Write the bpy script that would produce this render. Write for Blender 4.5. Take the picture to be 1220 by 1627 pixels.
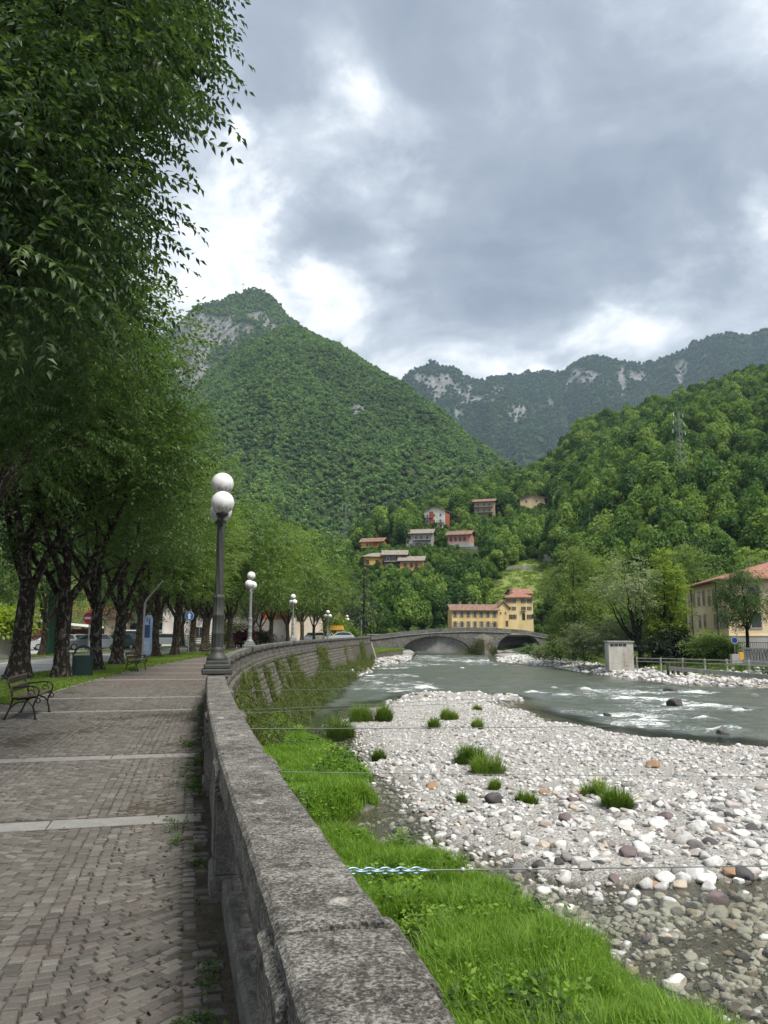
import bpy, math, random
import numpy as np
from math import radians as R_, sin, cos, pi

for o in list(bpy.data.objects):
    bpy.data.objects.remove(o)
SC = bpy.context.scene
C = SC.collection
random.seed(7)
RNG = np.random.default_rng(7)

# ------------------------------------------------------------------ camera
EYE = 1.65
FPX = 1270.0                      # focal length in pixels of the 1220x1627 photograph
PITCH = math.atan(0.1492)
cam_d = bpy.data.cameras.new('camera')
cam_d.sensor_fit = 'VERTICAL'
cam_d.sensor_height = 36.0
cam_d.lens = 36.0 * FPX / 1627.0
cam_d.clip_start = 0.05
cam_d.clip_end = 20000.0
cam = bpy.data.objects.new('camera', cam_d)
C.objects.link(cam)
cam.location = (0, 0, EYE)
cam.rotation_euler = (pi / 2 + PITCH, 0, 0)
SC.camera = cam


def ray(px, py):
    u = -(py - 813.5) / FPX
    return np.array([(px - 610) / FPX, cos(PITCH) - u * sin(PITCH), sin(PITCH) + u * cos(PITCH)])


def un(px, py, z=None, d=None):
    """world point surveyed from the photograph: on the level z, or at the distance d"""
    D = ray(px, py)
    t = (z - EYE) / D[2] if z is not None else d / D[1]
    return D * t + np.array([0, 0, EYE])


def pr(P):
    P = np.asarray(P, float)
    X, Y, Z = P[..., 0], P[..., 1], P[..., 2] - EYE
    dep = Y * cos(PITCH) + Z * sin(PITCH)
    up = -Y * sin(PITCH) + Z * cos(PITCH)
    return 610 + FPX * X / dep, 813.5 - FPX * up / dep


# ------------------------------------------------------------------ node helper
class NT:
    def __init__(s, tree):
        s.t = tree
        s.t.nodes.clear()

    def nd(s, ty, ins=None, **props):
        n = s.t.nodes.new(ty)
        for k, v in props.items():
            setattr(n, k, v)
        for k, v in (ins or {}).items():
            s.put(n.inputs[k], v)
        return n

    def put(s, sock, v):
        if isinstance(v, bpy.types.NodeSocket):
            s.t.links.new(v, sock)
        elif v is not None:
            if sock.type == 'RGBA' and len(v) == 3:
                v = (*v, 1)
            sock.default_value = v

    def math(s, op, a, b=0.0, c=None, clamp=False):
        n = s.nd('ShaderNodeMath', operation=op, use_clamp=clamp)
        s.put(n.inputs[0], a)
        s.put(n.inputs[1], b)
        if c is not None:
            s.put(n.inputs[2], c)
        return n.outputs[0]

    def vmath(s, op, a, b=None, scale=None):
        n = s.nd('ShaderNodeVectorMath', operation=op)
        s.put(n.inputs[0], a)
        if b is not None:
            s.put(n.inputs[1], b)
        if scale is not None:
            s.put(n.inputs['Scale'], scale)
        return n.outputs['Value'] if op in ('DOT_PRODUCT', 'LENGTH') else n.outputs['Vector']

    def noise(s, vec, scale, detail=4.0, rough=0.55, dist=0.0, col=False):
        n = s.nd('ShaderNodeTexNoise', {'Vector': vec, 'Scale': scale, 'Detail': detail, 'Roughness': rough, 'Distortion': dist})
        return n.outputs[1 if col else 0]

    def voro(s, vec, scale, feature='F1', out=0, rand=1.0):
        n = s.nd('ShaderNodeTexVoronoi', {'Vector': vec, 'Scale': scale, 'Randomness': rand}, feature=feature)
        return n.outputs[out]

    def ramp(s, fac, stops, interp='LINEAR'):
        n = s.nd('ShaderNodeValToRGB', {'Fac': fac})
        cr = n.color_ramp
        cr.interpolation = interp
        while len(cr.elements) < len(stops):
            cr.elements.new(0.5)
        for e, (p, c) in zip(cr.elements, stops):
            e.position = p
            e.color = (*c, 1) if not isinstance(c, (int, float)) else (c, c, c, 1)
        return n.outputs[0]

    def mix(s, f, a, b, mode='MIX'):
        n = s.nd('ShaderNodeMix', data_type='RGBA', blend_type=mode)
        s.put(n.inputs[0], f)
        s.put(n.inputs[6], a)
        s.put(n.inputs[7], b)
        return n.outputs[2]

    def mapr(s, v, a, b, c=0.0, d=1.0):
        n = s.nd('ShaderNodeMapRange', {0: v, 1: a, 2: b, 3: c, 4: d})
        return n.outputs[0]


class MT(NT):
    def __init__(s, name):
        s.m = bpy.data.materials.new(name)
        s.m.use_nodes = True
        super().__init__(s.m.node_tree)
        s.out = s.nd('ShaderNodeOutputMaterial')

    def pos(s):
        return s.nd('ShaderNodeNewGeometry').outputs['Position']

    def obj(s):
        return s.nd('ShaderNodeTexCoord').outputs['Object']

    def rnd(s):
        return s.nd('ShaderNodeObjectInfo').outputs['Random']

    def attr(s, name):
        return s.nd('ShaderNodeAttribute', attribute_name=name).outputs['Fac']

    def scaled(s, vec, sc):
        return s.nd('ShaderNodeMapping', {'Vector': vec, 'Scale': sc}).outputs[0]

    def bump(s, h, strength=0.5, dist=0.02, normal=None):
        n = s.nd('ShaderNodeBump', {'Height': h, 'Strength': strength, 'Distance': dist})
        if normal is not None:
            s.put(n.inputs['Normal'], normal)
        return n.outputs[0]

    def pbr(s, base, rough=0.8, normal=None, spec=0.3, metal=0.0, trans=0.0, emit=None, es=0.0, alpha=None):
        n = s.nd('ShaderNodeBsdfPrincipled', {'Base Color': base, 'Roughness': rough, 'Specular IOR Level': spec, 'Metallic': metal, 'Transmission Weight': trans})
        if normal is not None:
            s.put(n.inputs['Normal'], normal)
        if emit is not None:
            s.put(n.inputs['Emission Color'], emit)
            n.inputs['Emission Strength'].default_value = es
        return n.outputs[0]

    def surf(s, sh):
        s.t.links.new(sh, s.out.inputs['Surface'])
        return s.m


# ------------------------------------------------------------------ sky: cloud deck over a Nishita sky
SUN_EL, SUN_AZ = 57.0, 138.0            # azimuth clockwise from the view direction (+Y): light from the right, a little behind
w = bpy.data.worlds.new('World')
SC.world = w
w.use_nodes = True
wn = NT(w.node_tree)
wo = wn.nd('ShaderNodeOutputWorld')
dirv = wn.nd('ShaderNodeTexCoord').outputs['Generated']
dirn = wn.vmath('NORMALIZE', dirv)
sep = wn.nd('ShaderNodeSeparateXYZ', {0: dirn})
wob = wn.vmath('SUBTRACT', wn.noise(dirn, 7.0, 6.0, 0.6, 0.3, col=True), (0.5, 0.5, 0.5))
dirw = wn.vmath('NORMALIZE', wn.vmath('ADD', dirn, wn.vmath('SCALE', wob, scale=0.20)))
zz = wn.math('ADD', wn.math('MAXIMUM', sep.outputs[2], 0.0), 0.30)
pl = wn.nd('ShaderNodeCombineXYZ', {0: wn.math('DIVIDE', sep.outputs[0], zz), 1: wn.math('DIVIDE', sep.outputs[1], zz), 2: 0.0}).outputs[0]
n1 = wn.noise(pl, 2.1, 10.0, 0.57, 0.3)
n2 = wn.noise(wn.vmath('ADD', pl, (7.3, 2.1, 0.4)), 4.6, 8.0, 0.58, 0.5)
thick = wn.math('ADD', wn.math('MULTIPLY_ADD', n1, 1.45, -0.13), wn.math('MULTIPLY_ADD', n2, 0.78, -0.40))
for px, py, rad, amp in [(900, 330, 250, .20), (620, 110, 240, .08), (720, 490, 150, .14), (1000, 450, 120, .12), (1150, 190, 170, .10), (480, 380, 90, .10), (470, 130, 130, .06),
                         (362, 285, 46, -.26), (405, 245, 38, -.14), (505, 215, 55, -.26), (590, 215, 45, -.2), (548, 492, 56, -.28), (640, 385, 40, -.18), (1215, 345, 50, -.34),
                         (720, 575, 100, -.20), (900, 600, 110, -.18), (1080, 560, 110, -.14), (600, 560, 60, -.12), (330, 440, 60, -.16), (330, 380, 70, -.08),
                         (375, 445, 40, -.24), (480, 448, 34, -.26), (345, 222, 20, -.2), (950, 525, 34, -.14), (1030, 545, 30, -.10), (1180, 560, 70, -.12)]:
    D = ray(px, py)
    D = D / np.linalg.norm(D)
    dt = wn.vmath('DOT_PRODUCT', dirw, tuple(float(v) for v in D))
    e = wn.math('EXPONENT', wn.math('MULTIPLY', wn.math('SUBTRACT', dt, 1.0), (FPX / rad) ** 2))
    thick = wn.math('MULTIPLY_ADD', e, amp, thick)
ccol = wn.ramp(thick, [(0.0, (.62, .68, .78)), (0.26, (.80, .84, .90)), (0.37, (.90, .905, .92)), (0.46, (.68, .715, .76)), (0.57, (.45, .495, .555)), (0.76, (.285, .325, .39)), (1.0, (.20, .24, .30))])
SKY_STRENGTH = 0.10
sky = wn.nd('ShaderNodeTexSky', sky_type='NISHITA', sun_disc=False, sun_elevation=R_(SUN_EL), sun_rotation=R_(SUN_AZ))
blue = wn.mix(0.6, sky.outputs[0], (3.4, 4.9, 8.0))
cover = wn.mapr(thick, 0.10, 0.34)
CLOUD_GAIN = 6.3
tot = wn.mix(cover, blue, wn.vmath('SCALE', ccol, scale=CLOUD_GAIN))
bg = wn.nd('ShaderNodeBackground', {'Color': tot, 'Strength': SKY_STRENGTH})
w.node_tree.links.new(bg.outputs[0], wo.inputs['Surface'])

# ------------------------------------------------------------------ sun through thin cloud
sl = bpy.data.lights.new('sun', 'SUN')
sl.energy = 2.5
sl.angle = R_(20)
sl.color = (1.0, 0.95, 0.86)
sun = bpy.data.objects.new('sun', sl)
C.objects.link(sun)
az = R_(SUN_AZ)
sd = np.array([sin(az) * cos(R_(SUN_EL)), cos(az) * cos(R_(SUN_EL)), sin(R_(SUN_EL))])
from mathutils import Vector, Matrix, Euler
sun.rotation_euler = Vector(sd).to_track_quat('Z', 'Y').to_euler()
sun.location = (40, 30, 90)

SC.view_settings.view_transform = 'Standard'
SC.view_settings.look = 'None'
SC.view_settings.exposure = 1.28
SC.view_settings.gamma = 1.0
SC.view_settings.use_curve_mapping = False
cy = SC.cycles
cy.use_denoising = True
cy.max_bounces = 7
cy.diffuse_bounces = 3
cy.glossy_bounces = 3
cy.transmission_bounces = 4
cy.transparent_max_bounces = 8
cy.volume_bounces = 0
cy.caustics_reflective = False
cy.caustics_refractive = False
cy.sample_clamp_indirect = 6.0

# ------------------------------------------------------------------ numpy noise
_PERM = np.random.default_rng(3).permutation(4096)


def _h(ix, iy, iz):
    return _PERM[(_PERM[(_PERM[ix & 4095] + iy) & 4095] + iz) & 4095] / 4095.0


def vn(x, y, z=0.0):
    x, y, z = np.broadcast_arrays(np.asarray(x, float), np.asarray(y, float), np.asarray(z, float))
    ix, iy, iz = np.floor(x).astype(int), np.floor(y).astype(int), np.floor(z).astype(int)
    fx, fy, fz = x - ix, y - iy, z - iz
    fx, fy, fz = [f * f * (3 - 2 * f) for f in (fx, fy, fz)]
    r = 0
    for a in (0, 1):
        for b in (0, 1):
            for c in (0, 1):
                r = r + _h(ix + a, iy + b, iz + c) * (fx if a else 1 - fx) * (fy if b else 1 - fy) * (fz if c else 1 - fz)
    return r * 2 - 1


def fbm(x, y, z=0.0, o=4, g=0.5):
    r, a, f = 0, 1.0, 1.0
    for i in range(o):
        r = r + a * vn(np.asarray(x) * f + i * 17.3, np.asarray(y) * f + i * 5.1, np.asarray(z) * f)
        a *= g
        f *= 2.03
    return r


# ------------------------------------------------------------------ mesh helper
def rotz(a):
    c, s = cos(a), sin(a)
    return np.array([[c, -s, 0, 0], [s, c, 0, 0], [0, 0, 1, 0], [0, 0, 0, 1.0]])


def rotx(a):
    c, s = cos(a), sin(a)
    return np.array([[1, 0, 0, 0], [0, c, -s, 0], [0, s, c, 0], [0, 0, 0, 1.0]])


def roty(a):
    c, s = cos(a), sin(a)
    return np.array([[c, 0, s, 0], [0, 1, 0, 0], [-s, 0, c, 0], [0, 0, 0, 1.0]])


def mv(x, y, z):
    m = np.eye(4)
    m[:3, 3] = (x, y, z)
    return m


class MB:
    def __init__(s):
        s.V, s.F, s.MI, s.T, s.n, s.SM = [], [], [], [], 0, []

    def add(s, v, f, mi=0, tint=0.5, M=None, smooth=False):
        v = np.asarray(v, float).reshape(-1, 3)
        if M is not None:
            v = v @ M[:3, :3].T + M[:3, 3]
        s.V.append(v)
        t = np.empty(len(v))
        t[:] = tint
        s.T.append(t)
        groups = {}
        if isinstance(f, np.ndarray):
            groups[f.shape[1]] = f
        else:
            for q in f:
                groups.setdefault(len(q), []).append(q)
        for k, q in groups.items():
            q = np.asarray(q, int)
            s.F.append(q + s.n)
            s.MI.append(np.full(len(q), mi))
            s.SM.append(np.full(len(q), smooth))
        s.n += len(v)
        return s

    def box(s, c, size, mi=0, M=None, tint=0.5, taper=1.0, bev=0.0):
        x, y, z = np.asarray(size, float) / 2
        cx, cy_, cz = c
        if bev <= 0:
            v = [(-x, -y, -z), (x, -y, -z), (x, y, -z), (-x, y, -z), (-x * taper, -y * taper, z), (x * taper, -y * taper, z), (x * taper, y * taper, z), (-x * taper, y * taper, z)]
            f = [(0, 3, 2, 1), (4, 5, 6, 7), (0, 1, 5, 4), (1, 2, 6, 5), (2, 3, 7, 6), (3, 0, 4, 7)]
        else:
            b = bev
            rings = [(-z, b), (-z + b, 0), (z - b, 0), (z, b)]
            v, f = [], []
            for zz_, i in rings:
                a, d = x - i, y - i
                v += [(-a, -d + b, zz_), (-a + b, -d, zz_), (a - b, -d, zz_), (a, -d + b, zz_), (a, d - b, zz_), (a - b, d, zz_), (-a + b, d, zz_), (-a, d - b, zz_)]
            for r in range(3):
                for i in range(8):
                    j = (i + 1) % 8
                    f.append((r * 8 + i, r * 8 + j, r * 8 + 8 + j, r * 8 + 8 + i))
            f.append(tuple(range(24, 32)))
            f.append(tuple(range(7, -1, -1)))
        v = np.array(v) + np.array(c)
        return s.add(v, f, mi, tint, M)

    def tube(s, pts, rad, n=8, mi=0, M=None, caps=True, tint=0.5, smooth=True, wob=0.0, seed=0):
        pts = np.asarray(pts, float)
        k = len(pts)
        rad = np.broadcast_to(np.asarray(rad, float), (k,))
        T = np.gradient(pts, axis=0) if k > 2 else np.repeat((pts[1:] - pts[:1]), 2, 0)
        T /= np.linalg.norm(T, axis=1)[:, None] + 1e-9
        ref = np.array([0, 0, 1.0]) if abs(T[0][2]) < 0.9 else np.array([1.0, 0, 0])
        V = []
        a = np.linspace(0, 2 * pi, n, endpoint=False)
        u = np.cross(T[0], ref)
        u /= np.linalg.norm(u)
        for i in range(k):
            u = u - T[i] * (u @ T[i])
            u /= np.linalg.norm(u) + 1e-9
            b = np.cross(T[i], u)
            rr = rad[i] * np.ones(n)
            if wob:
                rr = rr * (1 + wob * vn(np.cos(a) * 1.7 + seed, np.sin(a) * 1.7 + i * 0.35, seed))
            V.append(pts[i] + np.outer(np.cos(a) * rr, u) + np.outer(np.sin(a) * rr, b))
        V = np.concatenate(V)
        ii, jj = np.meshgrid(np.arange(k - 1), np.arange(n), indexing='ij')
        j2 = (jj + 1) % n
        F = np.stack([ii * n + jj, ii * n + j2, (ii + 1) * n + j2, (ii + 1) * n + jj], -1).reshape(-1, 4)
        s.add(V, F, mi, tint, M, smooth)
        if caps:
            s.add(V[:n], [tuple(range(n - 1, -1, -1))], mi, tint, M)
            s.add(V[-n:], [tuple(range(n))], mi, tint, M)
        return s

    def lathe(s, prof, n=16, mi=0, M=None, smooth=True, tint=0.5, ridge=0.0, nr=8, twist=0.0):
        prof = np.asarray(prof, float)
        k = len(prof)
        a = np.linspace(0, 2 * pi, n, endpoint=False)
        V = []
        for r, z in prof:
            rr = r * (1 + ridge * np.cos(nr * a + twist * z))
            V.append(np.stack([np.cos(a) * rr, np.sin(a) * rr, np.full(n, z)], -1))
        V = np.concatenate(V)
        ii, jj = np.meshgrid(np.arange(k - 1), np.arange(n), indexing='ij')
        j2 = (jj + 1) % n
        F = np.stack([ii * n + jj, ii * n + j2, (ii + 1) * n + j2, (ii + 1) * n + jj], -1).reshape(-1, 4)
        s.add(V, F, mi, tint, M, smooth)
        s.add(V[:n], [tuple(range(n - 1, -1, -1))], mi, tint, M)
        s.add(V[-n:], [tuple(range(n))], mi, tint, M)
        return s

    def prism(s, poly, y0, y1, mi=0, M=None, tint=0.5):
        """polygon in x,z extruded from y0 to y1"""
        n = len(poly)
        v = [(x, y0, z) for x, z in poly] + [(x, y1, z) for x, z in poly]
        f = [tuple(range(n)), tuple(range(2 * n - 1, n - 1, -1))] + [(i, i + n, (i + 1) % n + n, (i + 1) % n) for i in range(n)]
        return s.add(v, f, mi, tint, M)

    def ball(s, c, r, mi=0, n=12, m=8, M=None, tint=0.5):
        th = np.linspace(0, pi, m + 1)
        th[0], th[-1] = 0.05, pi - 0.05
        prof = [(sin(t), -cos(t)) for t in th]
        r = np.broadcast_to(np.asarray(r, float), (3,))
        L = np.eye(4)
        L[0, 0], L[1, 1], L[2, 2] = r
        L[:3, 3] = c
        return s.lathe(prof, n, mi, L if M is None else M @ L, True, tint)

    def mesh(s, name, mats):
        me = bpy.data.meshes.new(name)
        if not s.V:
            return me
        V = np.concatenate(s.V)
        lv = np.concatenate([f.ravel() for f in s.F])
        cnt = np.concatenate([np.full(len(f), f.shape[1]) for f in s.F])
        st = np.concatenate([[0], np.cumsum(cnt)[:-1]])
        me.vertices.add(len(V))
        me.vertices.foreach_set('co', V.astype(np.float32).ravel())
        me.loops.add(len(lv))
        me.loops.foreach_set('vertex_index', lv.astype(np.int32))
        me.polygons.add(len(cnt))
        me.polygons.foreach_set('loop_start', st.astype(np.int32))
        for m in (mats if isinstance(mats, (list, tuple)) else [mats]):
            me.materials.append(m)
        me.polygons.foreach_set('material_index', np.concatenate(s.MI).astype(np.int32))
        me.polygons.foreach_set('use_smooth', np.concatenate(s.SM))
        a = me.attributes.new('tint', 'FLOAT', 'POINT')
        a.data.foreach_set('value', np.concatenate(s.T).astype(np.float32))
        me.update(calc_edges=True)
        return me


def put(name, me, parent=None, label=None, cat=None, group=None, kind=None, loc=None):
    o = bpy.data.objects.new(name, me)
    C.objects.link(o)
    if parent is not None:
        o.parent = parent
    tag(o, label, cat, group, kind)
    if loc is not None:
        o.location = loc
    return o


def tag(o, label=None, cat=None, group=None, kind=None):
    for k, v in (('label', label), ('category', cat), ('group', group), ('kind', kind)):
        if v:
            o[k] = v
    return o


def obj(name, mb, mats, parent=None, **kw):
    return put(name, mb.mesh(name, mats), parent, **kw)


def thing(name, label, cat, loc=(0, 0, 0), rz=0.0, group=None, sc=1.0):
    o = put(name, None, None, label, cat, group)
    o.empty_display_size = 0.2
    o.location = tuple(float(v) for v in loc)
    o.rotation_euler = (0, 0, rz)
    o.scale = (sc, sc, sc) if isinstance(sc, (int, float)) else sc
    return o


KIDS = {}


def kids(o):
    return list(o.children)


def dup(root, loc, rz=0.0, label=None, group=None, sc=None):
    def cp(o, par):
        c = o.copy()
        C.objects.link(c)
        c.parent = par
        for ch in kids(o):
            cp(ch, c)
        return c
    r = cp(root, None)
    r.location = tuple(float(v) for v in loc)
    r.rotation_euler = (0, 0, rz)
    if label:
        r['label'] = label
    if group:
        r['group'] = group
    if sc is not None:
        r.scale = (sc, sc, sc) if isinstance(sc, (int, float)) else sc
    return r


_sc_n = 0


def scatter(name, P, rot, scl, idx, meshes, label, cat=None, parent=None):
    """one object of kind stuff: instances of the meshes on points"""
    global _sc_n
    _sc_n += 1
    col = bpy.data.collections.new('source_%d' % _sc_n)
    for i, me in enumerate(meshes):
        col.objects.link(bpy.data.objects.new('source_%d_%02d' % (_sc_n, i), me))
    P = np.asarray(P, np.float32)
    me = bpy.data.meshes.new(name)
    me.vertices.add(len(P))
    me.vertices.foreach_set('co', P.ravel())
    scl = np.asarray(scl, np.float32)
    if scl.ndim == 1:
        scl = np.repeat(scl[:, None], 3, 1)
    for nm, ty, val, key in (('rot', 'FLOAT_VECTOR', np.asarray(rot, np.float32).ravel(), 'vector'), ('scl', 'FLOAT_VECTOR', scl.ravel(), 'vector'), ('idx', 'INT', np.asarray(idx, np.int32), 'value')):
        a = me.attributes.new(nm, ty, 'POINT')
        a.data.foreach_set(key, val)
    ng = bpy.data.node_groups.new('scatter_%d' % _sc_n, 'GeometryNodeTree')
    ng.interface.new_socket(name='Geometry', in_out='INPUT', socket_type='NodeSocketGeometry')
    ng.interface.new_socket(name='Geometry', in_out='OUTPUT', socket_type='NodeSocketGeometry')
    gi, go = ng.nodes.new('NodeGroupInput'), ng.nodes.new('NodeGroupOutput')
    ip = ng.nodes.new('GeometryNodeInstanceOnPoints')
    ci = ng.nodes.new('GeometryNodeCollectionInfo')
    ci.inputs['Collection'].default_value = col
    ci.inputs['Separate Children'].default_value = True
    ci.inputs['Reset Children'].default_value = True
    ip.inputs['Pick Instance'].default_value = True
    L = ng.links.new
    L(gi.outputs[0], ip.inputs['Points'])
    L(ci.outputs[0], ip.inputs['Instance'])
    for nm, ty, sock in (('rot', 'FLOAT_VECTOR', 'Rotation'), ('scl', 'FLOAT_VECTOR', 'Scale'), ('idx', 'INT', 'Instance Index')):
        na = ng.nodes.new('GeometryNodeInputNamedAttribute')
        na.data_type = ty
        na.inputs['Name'].default_value = nm
        out = [q for q in na.outputs if q.enabled and q.name == 'Attribute'][0]
        L(out, ip.inputs[sock])
    L(ip.outputs[0], go.inputs[0])
    o = put(name, me, parent, label, cat, None, 'stuff')
    o.modifiers.new('scatter', 'NODES').node_group = ng
    return o


def grid_mesh(name, X, Y, Z, mats, attrs=None, smooth=True):
    """sheet from 2D arrays"""
    a, b = X.shape
    V = np.stack([X, Y, Z], -1).reshape(-1, 3)
    ii, jj = np.meshgrid(np.arange(a - 1), np.arange(b - 1), indexing='ij')
    F = np.stack([ii * b + jj, ii * b + jj + 1, (ii + 1) * b + jj + 1, (ii + 1) * b + jj], -1).reshape(-1, 4)
    p = V[F[len(F) // 2]]
    if np.cross(p[1] - p[0], p[2] - p[0])[2] < 0:
        F = F[:, ::-1]
    m = MB().add(V, F, 0, 0.5, None, smooth)
    me = m.mesh(name, mats)
    for k, v in (attrs or {}).items():
        at = me.attributes.new(k, 'FLOAT', 'POINT')
        at.data.foreach_set('value', np.asarray(v, np.float32).ravel())
    return me


def in_poly(px, py, poly):
    px, py = np.asarray(px, float), np.asarray(py, float)
    r = np.zeros(px.shape, bool)
    n = len(poly)
    for i in range(n):
        x0, y0 = poly[i]
        x1, y1 = poly[(i + 1) % n]
        c = ((y0 > py) != (y1 > py)) & (px < (x1 - x0) * (py - y0) / ((y1 - y0) or 1e-9) + x0)
        r ^= c
    return r


def sdf(px, py, poly):
    """signed distance, positive inside"""
    px, py = np.asarray(px, float), np.asarray(py, float)
    d = np.full(px.shape, 1e9)
    n = len(poly)
    for i in range(n):
        x0, y0 = poly[i]
        x1, y1 = poly[(i + 1) % n]
        dx, dy = x1 - x0, y1 - y0
        t = np.clip(((px - x0) * dx + (py - y0) * dy) / (dx * dx + dy * dy + 1e-9), 0, 1)
        d = np.minimum(d, np.hypot(px - x0 - t * dx, py - y0 - t * dy))
    return np.where(in_poly(px, py, poly), d, -d)


def smooth_step(a, b, x):
    t = np.clip((x - a) / (b - a), 0, 1)
    return t * t * (3 - 2 * t)
# ------------------------------------------------------------------ materials
def m_leaf(name, cols, trans=0.35, rough=0.45, spec=0.25, hue=True, rmix=0.35, wide=None):
    t = MT(name)
    a = t.attr('tint')
    f = t.math('ADD', t.math('MULTIPLY', a, 1 - rmix), t.math('MULTIPLY', t.rnd(), rmix))
    if wide:      # broad tone patches: species differences and cloud shadow put into leaf colour
        f = t.math('ADD', f, t.math('MULTIPLY', t.math('SUBTRACT', t.noise(t.pos(), wide[0], 4, .6), .5), wide[1] * 2))
    n = len(cols)
    c = t.ramp(f, [(0.1 + 0.8 * i / (n - 1), k) for i, k in enumerate(cols)])
    b = t.pbr(c, rough, None, spec)
    tr = t.nd('ShaderNodeBsdfTranslucent', {'Color': t.mix(1.0, c, (1.25, 1.35, 0.55), 'MULTIPLY')}).outputs[0]
    mx = t.nd('ShaderNodeMixShader', {0: trans, 1: b, 2: tr}).outputs[0]
    return t.surf(mx)


def m_plain(name, col, rough=0.6, metal=0.0, spec=0.4, var=0.15, scale=6.0, bump=0.0, bscale=40.0):
    t = MT(name)
    p = t.obj()
    n = t.noise(p, scale, 5, 0.6)
    lo = tuple(c * (1 - var) for c in col)
    hi = tuple(min(1, c * (1 + var)) for c in col)
    c = t.mix(n, lo, hi)
    nb = t.bump(t.noise(p, bscale, 4), bump, 0.02) if bump else None
    return t.surf(t.pbr(c, rough, nb, spec, metal))


def m_stone(name, dark, mid, light, scale=1.0, lich=0.35, bump=0.8, bdist=0.012, stain=0.6, grain=70.0, lo=0.36, spots=False):
    """weathered stone: grain, pale lichen blotches, dark run-off"""
    t = MT(name)
    p = t.pos()
    g = t.noise(p, grain * scale, 6, 0.7)
    b = t.noise(p, 9 * scale, 6, 0.65, 0.6)
    l = t.noise(p, 42 * scale, 6, 0.72, 1.2)
    big = t.noise(p, 1.3 * scale, 4, 0.6)
    c = t.ramp(t.math('ADD', t.math('MULTIPLY', g, 0.70), t.math('MULTIPLY', b, 0.33)), [(lo, dark), (0.52, mid), (1.04 - lo, light)])
    lm = t.ramp(t.math('ADD', t.math('MULTIPLY', l, 0.7), t.math('MULTIPLY', big, 0.35)), [(0.56, 0.0), (0.66, 1.0)])
    c = t.mix(t.math('MULTIPLY', lm, lich), c, tuple(min(0.75, 1.35 * x) for x in light))
    st = t.ramp(t.noise(p, 3.1 * scale, 5, 0.7, 0.8), [(0.42, 0.0), (0.62, 1.0)])
    c = t.mix(t.math('MULTIPLY', st, stain), c, tuple(0.45 * x for x in dark))
    if spots:     # round pale lichens and dark moss cushions
        wp = t.vmath('ADD', p, t.vmath('SCALE', t.noise(p, 14, 4, .7, col=True), scale=.10))
        v1 = t.voro(wp, 3.4)
        c = t.mix(t.math('MULTIPLY', t.ramp(v1, [(.10, 1.0), (.16, 0.0)]), t.mapr(l, .40, .55)), c, (.40, .37, .33))
        v2 = t.voro(t.vmath('ADD', wp, (3.3, 1.7, .4)), 5.3)
        c = t.mix(t.math('MULTIPLY', t.ramp(v2, [(.10, 1.0), (.19, 0.0)]), .75), c, (.045, .045, .030))
    h = t.math('ADD', t.math('MULTIPLY', g, 0.5), t.math('ADD', b, t.math('MULTIPLY', l, 0.5)))
    return t.surf(t.pbr(c, 0.9, t.bump(h, bump, bdist), 0.2))


MAT = {}
MAT['coping'] = m_stone('coping_stone', (.032, .029, .025), (.115, .108, .096), (.32, .31, .28), 1.0, .65, 1.0, .012, .30, 85, .425, True)
MAT['baluster'] = m_stone('balustrade_stone', (.06, .056, .05), (.14, .13, .118), (.235, .22, .195), 1.0, .3, .7, .01, .45)
MAT['wallstone'] = m_stone('wall_stone', (.055, .05, .042), (.14, .13, .108), (.27, .25, .21), .8, .4, 1.0, .03, .5, 30)
MAT['bridge'] = m_stone('bridge_stone', (.07, .067, .060), (.155, .15, .136), (.27, .262, .24), .22, .45, 1.0, .1, .5, 30)
MAT['quay'] = m_stone('quay_plaster', (.16, .155, .145), (.27, .265, .25), (.36, .35, .33), .2, .3, .5, .06, .35, 20)
MAT['band'] = m_stone('band_stone', (.15, .146, .137), (.215, .21, .198), (.28, .275, .262), 1.2, .15, .35, .004, .2)
MAT['concrete'] = m_stone('pale_concrete', (.20, .195, .18), (.34, .335, .315), (.46, .45, .43), .7, .2, .4, .01, .35, 30)


def m_cobble():
    t = MT('porphyry_cobble')
    p = t.pos()
    f = t.math('FRACT', t.math('MULTIPLY', t.attr('tint'), 0.9999))
    r = t.math('ADD', t.math('MULTIPLY', t.rnd(), 0.3), t.math('MULTIPLY', f, 0.7))
    c = t.ramp(r, [(0.05, (.058, .053, .048)), (0.3, (.085, .078, .069)), (0.5, (.106, .092, .082)), (0.72, (.116, .109, .096)), (0.95, (.162, .150, .132))])
    g = t.noise(p, 90, 5, 0.7)
    d = t.noise(p, 1.1, 5, 0.65, 0.5)
    c = t.mix(1.0, c, t.ramp(g, [(0.3, .72), (0.7, 1.22)]), 'MULTIPLY')
    c = t.mix(t.mapr(d, .45, .72, 0, .55), c, (.085, .082, .07))
    h = t.math('ADD', t.noise(p, 40, 5, 0.65), t.math('MULTIPLY', g, .5))
    return t.surf(t.pbr(c, 0.72, t.bump(h, 0.5, 0.006), 0.3))


MAT['cobble'] = m_cobble()


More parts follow.
